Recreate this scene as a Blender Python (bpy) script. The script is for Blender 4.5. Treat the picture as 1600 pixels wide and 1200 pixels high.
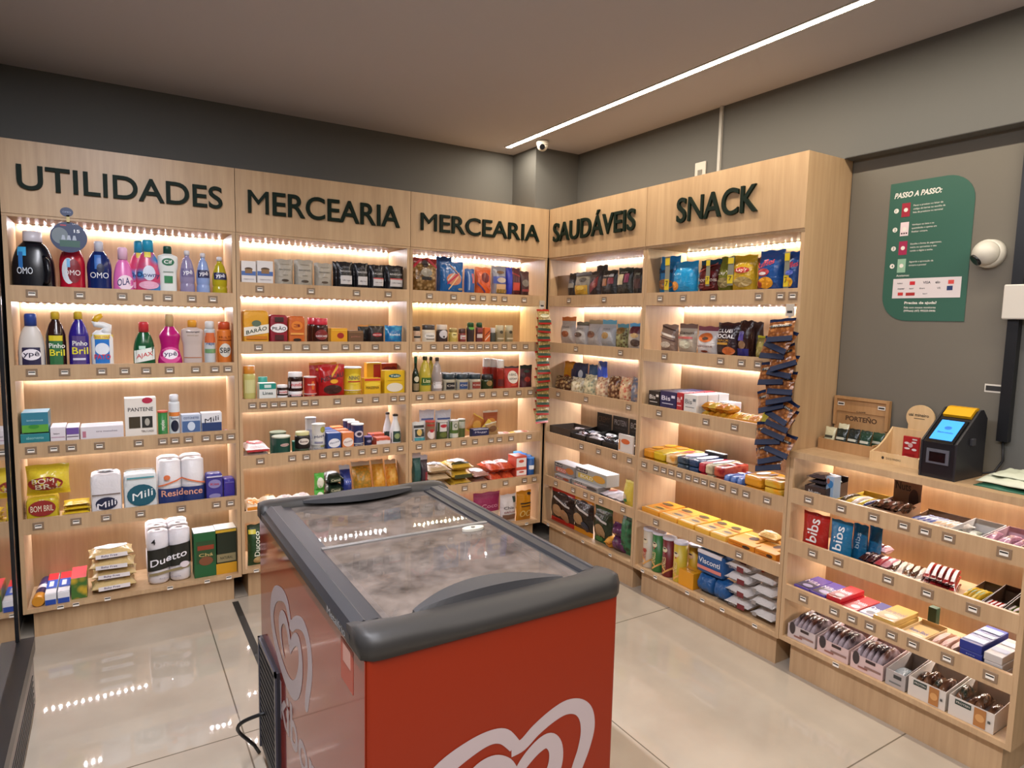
import bpy, bmesh, math, random
from mathutils import Vector, Matrix, Euler
PI = math.pi
for o in list(bpy.data.objects): bpy.data.objects.remove(o)
SC = bpy.context.scene; COL = SC.collection
EXPO = -.1
LP = dict(strip=112, rear=165, left=360)
EMIS = dict(dot=620, scr=.9)
_c = (1, .95, .99)
LC = dict(u1=[_c]*6, u2=[_c]*6, u3=[_c, (1, .9, .62), _c, _c, _c, _c], u4=[_c]*6, u5=[(1, .9, .68)]+[_c]*5, uc=[(1, .88, .8)]*6)
# ---------------------------------------------------------------- camera
YAW, PITCH, ROLL = .5542, -.0997, .0227
cam_d = bpy.data.cameras.new('camera'); cam = bpy.data.objects.new('camera', cam_d); COL.objects.link(cam)
F_ = Vector((math.sin(YAW)*math.cos(PITCH), math.cos(YAW)*math.cos(PITCH), math.sin(PITCH)))
R0 = Vector((math.cos(YAW), -math.sin(YAW), 0)); U0 = R0.cross(F_)
R_ = R0*math.cos(ROLL)+U0*math.sin(ROLL); U_ = -R0*math.sin(ROLL)+U0*math.cos(ROLL)
cam.matrix_world = Matrix(((R_.x, U_.x, -F_.x, -2.4166), (R_.y, U_.y, -F_.y, -3.4910), (R_.z, U_.z, -F_.z, 1.4949), (0, 0, 0, 1)))
cam_d.sensor_fit = 'HORIZONTAL'; cam_d.sensor_width = 36; cam_d.lens = 36*1009.06/1600
cam_d.clip_start = .02; cam_d.clip_end = 50
SC.camera = cam
# ---------------------------------------------------------------- view, world, room light
SC.view_settings.view_transform = 'Standard'; SC.view_settings.look = 'None'
SC.view_settings.exposure = EXPO; SC.view_settings.gamma = 1; SC.view_settings.use_curve_mapping = False
SC.cycles.use_denoising = True; SC.cycles.max_bounces = 8; SC.cycles.sample_clamp_indirect = 4
SC.cycles.diffuse_bounces = 4; SC.cycles.glossy_bounces = 4; SC.cycles.transmission_bounces = 6; SC.cycles.transparent_max_bounces = 12
SC.cycles.caustics_reflective = False; SC.cycles.caustics_refractive = False
W = bpy.data.worlds.new('world'); SC.world = W; W.use_nodes = True
W.node_tree.nodes['Background'].inputs[0].default_value = (1, .93, .85, 1)
W.node_tree.nodes['Background'].inputs[1].default_value = .02

CEIL = 2.585
# ---------------------------------------------------------------- materials
def lin(h):
    h = h.lstrip('#')
    if len(h) == 3: h = ''.join(c*2 for c in h)
    v = [int(h[i:i+2], 16)/255 for i in (0, 2, 4)]
    return tuple(c/12.92 if c <= .04045 else ((c+.055)/1.055)**2.4 for c in v)+(1,)
_M = {}
def mat(h, rough=.45, metal=0., h2=None, sc=40., coat=0., trans=0., emis=0., alpha=1., bump=0., spec=.5):
    key = (h, rough, metal, h2, sc, coat, trans, emis, alpha, bump, spec)
    if key in _M: return _M[key]
    m = bpy.data.materials.new('m_'+h); m.use_nodes = True; nt = m.node_tree; b = nt.nodes['Principled BSDF']
    b.inputs['Base Color'].default_value = lin(h); b.inputs['Roughness'].default_value = rough
    b.inputs['Metallic'].default_value = metal; b.inputs['Coat Weight'].default_value = coat
    b.inputs['Transmission Weight'].default_value = trans; b.inputs['Alpha'].default_value = alpha
    b.inputs['Specular IOR Level'].default_value = spec
    if emis: b.inputs['Emission Color'].default_value = lin(h); b.inputs['Emission Strength'].default_value = emis
    if h2:
        tc = nt.nodes.new('ShaderNodeTexCoord'); v = nt.nodes.new('ShaderNodeTexVoronoi'); v.inputs['Scale'].default_value = sc
        r = nt.nodes.new('ShaderNodeValToRGB'); r.color_ramp.elements[0].color = lin(h); r.color_ramp.elements[1].color = lin(h2)
        r.color_ramp.elements[0].position = .25; r.color_ramp.elements[1].position = .6
        nt.links.new(tc.outputs['Object'], v.inputs['Vector']); nt.links.new(v.outputs['Distance'], r.inputs[0]); nt.links.new(r.outputs[0], b.inputs['Base Color'])
    if bump:
        tc = nt.nodes.new('ShaderNodeTexCoord'); n = nt.nodes.new('ShaderNodeTexNoise'); n.inputs['Scale'].default_value = 38; n.inputs['Detail'].default_value = 2; n.inputs['Distortion'].default_value = .8
        bp = nt.nodes.new('ShaderNodeBump'); bp.inputs['Strength'].default_value = bump; bp.inputs['Distance'].default_value = .01
        nt.links.new(tc.outputs['Object'], n.inputs['Vector']); nt.links.new(n.outputs[0], bp.inputs['Height']); nt.links.new(bp.outputs[0], b.inputs['Normal'])
    _M[key] = m; return m
def emit(col, k):
    key = ('emit', col, k)
    if key in _M: return _M[key]
    m = bpy.data.materials.new('m_emission'); m.use_nodes = True; b = m.node_tree.nodes['Principled BSDF']
    b.inputs['Base Color'].default_value = (.8, .8, .8, 1); b.inputs['Emission Color'].default_value = tuple(col)+(1,); b.inputs['Emission Strength'].default_value = k
    _M[key] = m; return m
def wood(name, c1, c2, rough=.42, scale=1.):
    m = bpy.data.materials.new(name); m.use_nodes = True; nt = m.node_tree; b = nt.nodes['Principled BSDF']; b.inputs['Roughness'].default_value = rough
    tc = nt.nodes.new('ShaderNodeTexCoord'); mp = nt.nodes.new('ShaderNodeMapping'); mp.inputs['Scale'].default_value = (22*scale, 22*scale, 1.3*scale)
    n = nt.nodes.new('ShaderNodeTexNoise'); n.inputs['Scale'].default_value = 2.2; n.inputs['Detail'].default_value = 6; n.inputs['Roughness'].default_value = .62; n.inputs['Distortion'].default_value = .25
    mp2 = nt.nodes.new('ShaderNodeMapping'); mp2.inputs['Scale'].default_value = (3.5, 3.5, .35)
    n2 = nt.nodes.new('ShaderNodeTexNoise'); n2.inputs['Scale'].default_value = 2.; n2.inputs['Detail'].default_value = 2
    mx = nt.nodes.new('ShaderNodeMath'); mx.operation = 'ADD'; ml = nt.nodes.new('ShaderNodeMath'); ml.operation = 'MULTIPLY'; ml.inputs[1].default_value = .5
    r = nt.nodes.new('ShaderNodeValToRGB'); r.color_ramp.elements[0].color = lin(c2); r.color_ramp.elements[1].color = lin(c1); r.color_ramp.elements[0].position = .34; r.color_ramp.elements[1].position = .62
    L = nt.links.new
    L(tc.outputs['Object'], mp.inputs[0]); L(mp.outputs[0], n.inputs['Vector']); L(tc.outputs['Object'], mp2.inputs[0]); L(mp2.outputs[0], n2.inputs['Vector'])
    L(n.outputs[0], mx.inputs[0]); L(n2.outputs[0], mx.inputs[1]); L(mx.outputs[0], ml.inputs[0]); L(ml.outputs[0], r.inputs[0]); L(r.outputs[0], b.inputs['Base Color'])
    return m
OAK = wood('light_oak_laminate', 'c2a37e', 'ab8c69')
PALE = wood('pale_pine', 'dcbd90', 'cba878', .5)
BROWNW = wood('tray_wood', 'b58c60', '9c7449', .5)

# ---------------------------------------------------------------- mesh builder
class MB:
    def __init__(s): s.v = []; s.f = []; s.m = []; s.mats = []; s.sm = []
    def mi(s, m):
        if m not in s.mats: s.mats.append(m)
        return s.mats.index(m)
    def add(s, vs, fs, m, smooth=False):
        o = len(s.v); s.v += [tuple(v) for v in vs]; i = s.mi(m)
        for f in fs: s.f.append([o+k for k in f]); s.m.append(i); s.sm.append(smooth)
    def box(s, x0, x1, y0, y1, z0, z1, m):
        s.add([(x0, y0, z0), (x1, y0, z0), (x1, y1, z0), (x0, y1, z0), (x0, y0, z1), (x1, y0, z1), (x1, y1, z1), (x0, y1, z1)],
              [(0, 3, 2, 1), (4, 5, 6, 7), (0, 1, 5, 4), (1, 2, 6, 5), (2, 3, 7, 6), (3, 0, 4, 7)], m)
    def bbox(s, x0, x1, y0, y1, z0, z1, m, r=.002):
        # box with chamfered vertical and top edges
        r = min(r, (x1-x0)*.3, (y1-y0)*.3, (z1-z0)*.3)
        def ring(z, q): return [(x0+q, y0, z), (x1-q, y0, z), (x1, y0+q, z), (x1, y1-q, z), (x1-q, y1, z), (x0+q, y1, z), (x0, y1-q, z), (x0, y0+q, z)]
        def ins(z): return [(x0+r, y0+r*.6, z), (x1-r, y0+r*.6, z), (x1-r*.6, y0+r, z), (x1-r*.6, y1-r, z), (x1-r, y1-r*.6, z), (x0+r, y1-r*.6, z), (x0+r*.6, y1-r, z), (x0+r*.6, y0+r, z)]
        vs = ins(z0)+ring(z0+r, r*.6)+ring(z1-r, r*.6)+ins(z1); fs = []
        for k in range(3):
            for i in range(8): j = (i+1) % 8; fs.append((k*8+i, k*8+j, k*8+8+j, k*8+8+i))
        fs.append(tuple(range(7, -1, -1))); fs.append(tuple(range(24, 32)))
        s.add(vs, fs, m)
    def lathe(s, prof, m, n=20, cx=0, cy=0, sx=1, sy=1, p=2., z0=0, cap=True, smooth=True):
        vs = []; fs = []
        for r, z in prof:
            for i in range(n):
                a = 2*PI*i/n; c, q = math.cos(a), math.sin(a)
                k = (abs(c)**p+abs(q)**p)**(-1/p)
                vs.append((cx+r*sx*c*k, cy+r*sy*q*k, z0+z))
        for j in range(len(prof)-1):
            for i in range(n): k = (i+1) % n; fs.append((j*n+i, j*n+k, j*n+n+k, j*n+n+i))
        s.add(vs, fs, m, smooth)
        if cap:
            L = len(prof)-1
            s.add(vs[:n], [tuple(range(n-1, -1, -1))], m); s.add(vs[L*n:], [tuple(range(n))], m)
    def tube(s, pts, rad, m, n=8, smooth=True):
        pts = [Vector(p) for p in pts]; vs = []; fs = []
        rad = rad if isinstance(rad, (list, tuple)) else [rad]*len(pts)
        for i, p in enumerate(pts):
            d = (pts[min(i+1, len(pts)-1)]-pts[max(i-1, 0)]).normalized()
            a = d.cross(Vector((.13, .97, .2))).normalized(); b = d.cross(a)
            for k in range(n): t = 2*PI*k/n; vs.append(tuple(p+(a*math.cos(t)+b*math.sin(t))*rad[i]))
        for j in range(len(pts)-1):
            for i in range(n): k = (i+1) % n; fs.append((j*n+i, j*n+k, j*n+n+k, j*n+n+i))
        fs.append(tuple(range(n-1, -1, -1))); fs.append(tuple(range((len(pts)-1)*n, len(pts)*n)))
        s.add(vs, fs, m, smooth)
    def prism(s, poly, y0, y1, m, axis='y'):
        n = len(poly)
        if axis == 'y': vs = [(a, y0, b) for a, b in poly]+[(a, y1, b) for a, b in poly]
        elif axis == 'x': vs = [(y0, a, b) for a, b in poly]+[(y1, a, b) for a, b in poly]
        else: vs = [(a, b, y0) for a, b in poly]+[(a, b, y1) for a, b in poly]
        s.add(vs, [tuple(range(n)), tuple(range(2*n-1, n-1, -1))]+[(i, i+n, (i+1) % n+n, (i+1) % n) for i in range(n)], m)
    def build(s, name, parent=None, loc=None, rot=None):
        me = bpy.data.meshes.new(name); me.from_pydata(s.v, [], s.f)
        for m in s.mats: me.materials.append(m)
        me.polygons.foreach_set('material_index', s.m); me.polygons.foreach_set('use_smooth', s.sm)
        bm = bmesh.new(); bm.from_mesh(me); bmesh.ops.remove_doubles(bm, verts=bm.verts, dist=1e-5); bmesh.ops.recalc_face_normals(bm, faces=bm.faces); bm.to_mesh(me); bm.free()
        me.update()
        o = bpy.data.objects.new(name, me); COL.objects.link(o)
        if parent: o.parent = parent
        if loc is not None: o.location = loc
        if rot is not None: o.rotation_euler = rot
        return o
def tag(o, label=None, cat=None, group=None, kind=None):
    if label: o['label'] = label
    if cat: o['category'] = cat
    if group: o['group'] = group
    if kind: o['kind'] = kind
    return o
def empty(name, loc=(0, 0, 0), rz=0, parent=None):
    o = bpy.data.objects.new(name, None); COL.objects.link(o); o.location = loc; o.rotation_euler = (0, 0, rz); o.empty_display_size = .05
    if parent: o.parent = parent
    return o

# ---------------------------------------------------------------- text as flat geometry, unit box
_T = {}
def glyphs(txt, bold=0.):
    if 'M' in txt: bold = 0.
    k = (txt, bold)
    if k in _T: return _T[k]
    c = bpy.data.curves.new('t', 'FONT'); c.body = txt; c.resolution_u = 3; c.offset = bold
    o = bpy.data.objects.new('t', c); me = o.to_mesh()
    vs = [(v.co.x, v.co.y) for v in me.vertices]; fs = [tuple(p.vertices) for p in me.polygons]
    o.to_mesh_clear(); bpy.data.objects.remove(o); bpy.data.curves.remove(c)
    if not vs: _T[k] = ([], [], 1); return _T[k]
    x0 = min(v[0] for v in vs); x1 = max(v[0] for v in vs); y0 = min(v[1] for v in vs); y1 = max(v[1] for v in vs)
    vs = [((v[0]-x0)/(x1-x0)-.5, (v[1]-y0)/(y1-y0)-.5) for v in vs]
    _T[k] = (vs, fs, (x1-x0)/(y1-y0)); return _T[k]

# ---------------------------------------------------------------- product kinds. front faces -y, x across, z up
def rnd(seed): return random.Random(seed)
def decals(dec, w, h, d, F, T, v0=0.):
    """dec: (key, cx, cz, dw, dh, col[, text|rot]); capital key on the front, small key on the top"""
    mb = MB(); e = .0006
    for i, q in enumerate(dec):
        if q[0].isupper(): q = (q[0], q[1], v0+q[2]*(1-v0), q[3], q[4]*(1-v0))+tuple(q[5:])
        k = q[0]; top = k.islower(); k = k.upper(); cx, cz, dw, dh = q[1]*w, q[2], q[3]*w, q[4]
        H = d if top else h
        cz *= H; dh *= H; m = mat(q[5], .4)
        off = e*(2+i*.8)
        def mp(x, z): return T(x, z, off) if top else F(x, z, off)
        if k == 'R':
            n = 5; vs = [mp(cx+dw*(a/n-.5), cz+dh*(b/n-.5)) for b in range(n+1) for a in range(n+1)]
            mb.add(vs, [(b*(n+1)+a, b*(n+1)+a+1, (b+1)*(n+1)+a+1, (b+1)*(n+1)+a) for b in range(n) for a in range(n)], m)
        elif k in 'EH':
            vs = [mp(cx, cz)]; N = 18
            for r in (.5, 1.):
                for a in range(N):
                    t = 2*PI*a/N; vs.append(mp(cx+dw/2*r*math.cos(t), cz+dh/2*r*math.sin(t)))
            fs = [(0, 1+a, 1+(a+1) % N) for a in range(N)]+[(1+a, 1+N+a, 1+N+(a+1) % N, 1+(a+1) % N) for a in range(N)]
            mb.add(vs, fs, m)
        elif k == 'S':      # slanted band / parallelogram, q[6] = shear
            n = 5; sh = q[6]*w
            vs = [mp(cx+dw*(a/n-.5), cz+dh*(b/n-.5)+sh*(a/n-.5)) for b in range(n+1) for a in range(n+1)]
            mb.add(vs, [(b*(n+1)+a, b*(n+1)+a+1, (b+1)*(n+1)+a+1, (b+1)*(n+1)+a) for b in range(n) for a in range(n)], m)
        elif k in 'TVW':
            vs, fs, asp = glyphs(q[6], .01)
            if k == 'T': P = [(cx+x*dw, cz+y*dh) for x, y in vs]
            elif k == 'V': P = [(cx-y*dw, cz+x*dh) for x, y in vs]     # reads upwards
            else: P = [(cx+x*dw, cz+y*dh+x*dw*.25) for x, y in vs]     # rising
            mb.add([mp(x, z) for x, z in P], fs, m)
    return mb
def nz(x, y, s): return math.sin(x*7.1+s)*math.cos(y*5.3+s*1.7)+.5*math.sin(x*13.7-y*9.1+s*2.3)+.35*math.sin(y*21+x*4+s)
def pillow(mb, w, h, t, m, seal, sd, gus=0., msl=None, pw=3.2):
    """standing pillow bag, seal = seam height share; returns half thickness function"""
    nx, nv = 12, 16
    def hp(x, z):
        u = max(-1, min(1, x/(w/2))); v = max(0, min(1, z/h))
        lo = seal*(1-gus)
        if v > 1-seal or v < lo: return .0012
        q = (v-lo)/(1-seal-lo)
        bell = math.sin(PI*q)**.55 if gus == 0 else (1-q**2.2)**.8*min(1, (.35+q*6))
        r = t/2*max(0, 1-abs(u)**pw)**.55*bell
        return min(r*(1+.10*nz(u*1.1, v*1.1, sd))+.0012, t/2)
    def xs(u, v):
        q = .5-abs(v-.5); pinch = 1-.05*math.sin(PI*v)
        return u*w/2*pinch
    for sgn in (-1, 1):
        vs = []; fs = []
        for j in range(nv+1):
            v = j/nv
            for i in range(nx+1):
                u = i/nx*2-1; x = xs(u, v)
                z = h*v+(.012*h*math.sin(u*6+sd) if v > .97 else 0)
                vs.append((x, t/2+sgn*(hp(u*w/2, v*h) if 0 < i < nx else .0009), z))
        ml = []
        for j in range(nv):
            for i in range(nx): fs.append((j*(nx+1)+i, j*(nx+1)+i+1, (j+1)*(nx+1)+i+1, (j+1)*(nx+1)+i))
        if msl:
            k = 1 if seal < .09 else 2
            a = [f for n_, f in enumerate(fs) if n_//nx >= nv-k or (n_//nx < k and not gus)]; b = [f for n_, f in enumerate(fs) if not (n_//nx >= nv-k or (n_//nx < k and not gus))]
            mb.add(vs, b, m, True); mb.add(vs, a, msl, True)
        else: mb.add(vs, fs, m, True)
    # close the rim
    return lambda x, z, off: (x, t/2-hp(x, z)-off*1.6, z)
BOT = {  # profile (r share of half width, z share), cap start share, p, depth ratio
 'round': ([(.86, 0), (.95, .02), (.95, .55), (.9, .66), (.6, .8), (.36, .86), (.34, .9)], .88, (.42, 1.), 2.4, .7),
 'deter': ([(.88, 0), (.96, .03), (.93, .3), (.96, .55), (.8, .7), (.5, .8), (.36, .83)], .82, (.36, .92, .16), 2.2, .75),
 'wide': ([(.8, 0), (1., .04), (.98, .35), (.86, .55), (.62, .7), (.42, .76), (.4, .8)], .77, (.48, 1.), 2.3, .6),
 'waist': ([(.8, 0), (.95, .03), (.98, .22), (.72, .42), (.8, .56), (.85, .64), (.5, .74), (.32, .8)], .79, (.34, 1.), 2.2, .62),
 'soft': ([(.84, 0), (1., .04), (1., .4), (.9, .58), (.68, .72), (.46, .79), (.42, .81)], .8, (.46, 1.), 2.4, .6),
 'oil': ([(.84, 0), (.95, .03), (.95, .3), (.88, .36), (.95, .42), (.93, .58), (.6, .8), (.32, .87), (.3, .92)], .91, (.36, 1.), 2.2, .95),
 'wine': ([(.9, 0), (.95, .02), (.95, .5), (.8, .62), (.42, .72), (.36, .8), (.36, .97)], .84, (.42, 1.), 2., 1.),
 'milk': ([(.9, 0), (.96, .02), (.96, .42), (.85, .58), (.5, .78), (.4, .84), (.42, .95)], .94, (.46, 1.), 2., 1.),
 'aero': ([(.95, 0), (1., .015), (1., .8), (.85, .84), (.7, .855)], .85, (.82, 1.), 2., 1.),
 'sham': ([(.75, 0), (.86, .03), (.86, .5), (.98, .62), (1., .8), (.6, .84), (.4, .86)], .86, (.42, 1.), 2.6, .5),
 'jar': ([(.86, 0), (.97, .03), (1., .12), (1., .68), (.92, .76), (.84, .8)], .78, (.92, 1.), 2., 1.),
 'jarw': ([(.9, 0), (1., .06), (1., .7), (.85, .8), (.8, .82)], .8, (.9, 1.), 2.2, .9),
 'can': ([(.97, 0), (1., .01), (1., .03), (.97, .05), (.97, .95), (1., .97), (1., .99), (.97, 1.)], .965, (1.02, 1.01), 2., 1.),
 'tube': ([(.95, 0), (.97, .01), (.97, .97)], .955, (1.03, 1.), 2., 1.),
 'mustard': ([(.85, 0), (.95, .03), (1., .5), (.8, .8), (.6, .86)], .84, (.55, 1.), 2.3, .6),
 'ketch': ([(.95, 0), (1., .04), (.92, .4), (1., .75), (.75, .84)], .82, (.8, 1.), 2.3, .7),
}
def lerp_prof(P, v):
    for (r0, z0), (r1, z1) in zip(P, P[1:]):
        if v <= z1: return r0+(r1-r0)*max(0, (v-z0))/max(1e-6, z1-z0)
    return P[-1][0]
def smooth_prof(P):
    out = []
    for i in range(len(P)-1):
        p0 = P[max(i-1, 0)]; p1 = P[i]; p2 = P[i+1]; p3 = P[min(i+2, len(P)-1)]
        for k in range(3):
            t = k/3
            f = lambda a: .5*((2*p1[a])+(-p0[a]+p2[a])*t+(2*p0[a]-5*p1[a]+4*p2[a]-p3[a])*t*t+(-p0[a]+3*p1[a]-3*p2[a]+p3[a])*t**3)
            out.append((max(.05, min(f(0), max(p1[0], p2[0])*1.01)), min(p2[1], max(p1[1], f(1)))))
    out.append(P[-1]); return out
def make(kind, w, h, d, o, name):
    """builds one product at the origin; returns its root mesh object"""
    mb = MB(); sd = o.get('sd', 1.)
    c = o.get('col', 'fff'); rough = o.get('ro', .4); m = mat(c, rough, o.get('me', 0.), o.get('col2'), o.get('sc', 60.), bump=.45 if kind in ('bag', 'sack', 'doy') else .2 if kind in ('rbox', 'rolls') else 0.)
    F = lambda x, z, off: (x, -off, z); T = lambda x, y, off: (x, y, h+off)
    extra = []
    if kind == 'box':
        mb.bbox(-w/2, w/2, 0, d, 0, h, m, .0015)
        if 'topc' in o: mb.box(-w/2+.001, w/2-.001, .001, d-.001, h-.0004, h+.0006, mat(o['topc'], .4)); T = lambda x, y, off: (x, y, h+off+.0006)
    elif kind == 'rbox':
        n = 8; P = o.get('P', 10)
        def sq(a, b, cc):
            k = (abs(a)**P+abs(b)**P+abs(cc)**P)**(-1/P); return (a*k, b*k, cc*k)
        for ax in range(3):
            for sg in (-1, 1):
                vs = []
                for j in range(n+1):
                    for i in range(n+1):
                        a, b = i/n*2-1, j/n*2-1
                        q = [0, 0, 0]; q[ax] = sg; q[(ax+1) % 3] = a; q[(ax+2) % 3] = b
                        q = sq(*q); k = 1+.012*nz(q[0]*2, q[2]*2, sd+ax)
                        vs.append((q[0]*w/2*min(k, 1), d/2+q[1]*d/2*min(k, 1), h/2+q[2]*h/2*min(k, 1)))
                mb.add(vs, [(j*(n+1)+i, j*(n+1)+i+1, (j+1)*(n+1)+i+1, (j+1)*(n+1)+i) for j in range(n) for i in range(n)], m, True)
        F = lambda x, z, off: (x, d/2-d/2*max(.02, 1-abs(x/(w/2))**P-abs(z/h*2-1)**P)**(1/P)*1.012-off*2.5, z)
        T = lambda x, y, off: (x, y, h/2+h/2*max(.02, 1-abs(x/(w/2))**P-abs(y/d*2-1)**P)**(1/P)*1.012+off*2.5)
    elif kind in ('bag', 'doy'):
        F = pillow(mb, w, h, d, m, o.get('seal', .06), sd, 1. if kind == 'doy' else 0., mat(o['sealc'], rough) if 'sealc' in o else None, o.get('pw', 3.2))
    elif kind == 'sack':      # lying bag: w across, d deep, h thick
        tmp = MB(); G = pillow(tmp, w, d, h, m, o.get('seal', .06), sd, 0., mat(o['sealc'], rough) if 'sealc' in o else None, o.get('pw', 3.2))
        for fi, f in enumerate(tmp.f): mb.f.append(f); mb.m.append(tmp.m[fi]); mb.sm.append(True)
        mb.mats = tmp.mats; mb.v = [(x, z, h-y) for x, y, z in tmp.v]
        T = lambda x, y, off: (lambda q: (q[0], q[2], h-q[1]))(G(x, y, off))
        def F(x, z, off): return (x, -off, z)
    elif kind in BOT or kind == 'bot':
        prof, cs, capd, p, dr = BOT[o.get('pr', kind)]
        rx = w/2; ry = min(d/2, rx*dr) if d else rx*dr; dd = ry*2
        sp = smooth_prof(prof) if kind not in ('can', 'tube') else prof
        lz = cs
        mb.lathe([(r*rx, z*h) for r, z in sp], m, 24, 0, ry, 1, ry/rx, p)
        def F(x, z, off):
            r = lerp_prof(sp, z/h)*rx; q = max(0, 1-min(1, abs(x/r))**p)**(1/p)
            return (x, ry-ry*(r/rx)*q-off*1.5, z)
        def T(x, y, off): return (x, y, h+off)
        if 'cap' in o:
            cb = MB(); cm = mat(o['cap'], .35)
            if kind in ('can', 'jar', 'jarw', 'tube'): cb.lathe([(capd[0]*rx, cs*h), (capd[0]*rx*1.01, cs*h+.001), (capd[0]*rx*1.01, h*capd[1]), (capd[0]*rx*.96, h*capd[1]+.0015)], cm, 24, 0, ry, 1, ry/rx, p)
            elif o.get('pr') == 'deter': cb.lathe([(.34*rx, cs*h), (.36*rx, cs*h+.002), (.34*rx, .9*h), (.15*rx, .92*h), (.13*rx, .98*h), (.17*rx, h)], cm, 16, 0, ry, 1, 1)
            else:
                kk = capd[0]*rx
                cb.lathe([(kk, cs*h), (kk, (cs+(1-cs)*.8)*h), (kk*.9, .99*h), (kk*.6, h)], cm, 18, 0, ry, 1, min(1, ry/rx*1.3))
            extra.append(('cap' if kind not in ('can', 'jar', 'jarw', 'tube') else 'lid', cb))
    elif kind == 'jug':
        prof = [(.9, 0), (1., .04), (1., .45), (.9, .62), (.72, .75), (.5, .82), (.45, .84)]
        rx = w/2; ry = d/2; sp = smooth_prof(prof)
        mb.lathe([(r*rx, z*h) for r, z in sp], m, 28, 0, ry, 1, ry/rx, 2.6)
        F = lambda x, z, off: (x, ry-ry*lerp_prof(sp, z/h)*max(0, 1-abs(x/(rx*lerp_prof(sp, z/h)))**2.6)**(1/2.6)-off*1.5, z)
        hb = MB(); hm = mat('07080c', .3)
        pts = [(.52*rx, ry*.2, .62*h), (.66*rx, -.012, .56*h), (.74*rx, -.014, .4*h), (.66*rx, -.012, .25*h), (.5*rx, ry*.12, .2*h)]
        hb.tube(pts, [.008, .011, .012, .011, .008], m, 10); extra.append(('handle', hb))
        cb = MB(); cb.lathe([(.44*rx, .84*h), (.47*rx, .85*h), (.44*rx, .99*h), (.3*rx, h)], mat(o['cap'], .3), 20, 0, ry, 1, 1.1, 2.4); extra.append(('cap', cb))
    elif kind == 'duck':
        rx = w/2; ry = d/2
        prof = [(.86, 0), (.96, .03), (.96, .6), (.8, .68), (.5, .73)]
        mb.lathe([(r*rx, z*h) for r, z in prof], m, 22, 0, ry, 1, ry/rx, 2.8)
        mb.tube([(.1*rx, ry, .68*h), (.5*rx, ry, .73*h), (.6*rx, ry, .79*h), (.1*rx, ry, .82*h), (-.5*rx, ry, .83*h), (-.62*rx, ry, .89*h)], [.42*rx, .42*rx, .36*rx, .34*rx, .32*rx, .26*rx], m, 12)
        F = lambda x, z, off: (x, ry-ry*lerp_prof(prof, z/h)*max(0, 1-abs(x/(rx*.96))**2.8)**(1/2.8)-off*1.5, z)
        cb = MB(); cb.tube([(-.6*rx, ry, .87*h), (-.4*rx, ry, .93*h), (.05*rx, ry, .985*h), (.1*rx, ry, .99*h)], [.28*rx, .32*rx, .2*rx, .07*rx], mat(o['cap'], .35), 12); extra.append(('cap', cb))
    elif kind == 'rolls':     # nx x nz pack of paper rolls, seen ends up
        nx, ny, nzr = o.get('n3', (2, 3, 2)); rw = w/nx; rd = d/ny; rh = h/nzr
        for a in range(nx):
            for b in range(ny):
                hh = h-(.008*((a*3+b*5) % 2))
                for k in range(nzr):
                    mb.lathe([(rw*.36, 0), (rw*.49, .012), (rw*.505, rh*.5), (rw*.49, rh-.010), (rw*.38, rh-.002), (rw*.14, rh-.001), (rw*.12, rh-.006)], m, 20, -w/2+rw*(a+.5), rd*(b+.5), 1, min(1.02, rd/rw), 2.3, k*rh)
        F = lambda x, z, off: (x, rd*.5-rd*.5*max(0, 1-abs((((x+w/2) % rw)/rw-.5)*1.8)**2.6)**(1/2.3)*.98-off*3-.002, z)
        if 'band' in o:
            z0, z1, bc = o['band']; bm_ = MB(); bmm = mat(bc, .35); n = 28
            vs = []
            for k in range(5):
                z = h*(z0+(z1-z0)*k/4)
                for i in range(n+1):
                    x = -w/2+w*i/n; q = F(x, z, .0004); vs.append((x, q[1], z+o.get('bs', 0)*x))
                vs.append((w/2, d*.8, z+o.get('bs', 0)*w/2))
            N = n+2; bm_.add(vs, [(k*N+i, k*N+i+1, (k+1)*N+i+1, (k+1)*N+i) for k in range(4) for i in range(N-1)], bmm, True); extra.append(('wrapper', bm_))
    elif kind == 'tray':      # open display carton
        t = .002; lo = o.get('fr', h); bk = o.get('bk', h); mi_ = mat(o.get('inc', c), .6)
        mb.box(-w/2, w/2, 0, t, 0, lo, m); mb.box(-w/2, w/2, d-t, d, 0, bk, m); mb.box(-w/2, w/2, t, d-t, 0, t, mi_)
        for sx in (-1, 1):
            x0 = -w/2 if sx < 0 else w/2-t
            mb.prism([(t, 0), (d-t, 0), (d-t, h if bk > h else bk), (t, lo)], x0, x0+t, m, 'x')
        T = lambda x, y, off: (x, d-t-off*1.2, y/d*bk)     # small keys: on the inside of the back panel
    elif kind == 'box_open': pass
    root = mb.build(name)
    for nm, e in extra: e.build(nm, root)
    if o.get('dec'):
        db = decals(o['dec'], w, h, d if d else w, F, T, o.get('v0', 0.)); lb = db.build('label_print', root)
    return root
def place(root, loc, rz, tilt=0, roll=0): root.location = loc; root.rotation_euler = Euler((tilt, roll, rz), 'XYZ')
def clone(root, loc, rot):
    r = root.copy(); COL.objects.link(r); r.location = loc; r.rotation_euler = rot
    for ch in list(root.children):
        c = ch.copy(); COL.objects.link(c); c.parent = r; c.matrix_parent_inverse = ch.matrix_parent_inverse.copy()
    return r
RUNROT = {'B': 0., 'R': -PI/2}
def to_world(run, s, dep, z): return Vector((s, dep, z)) if run == 'B' else Vector((dep, -s, z))
NPUT = 0
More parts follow.
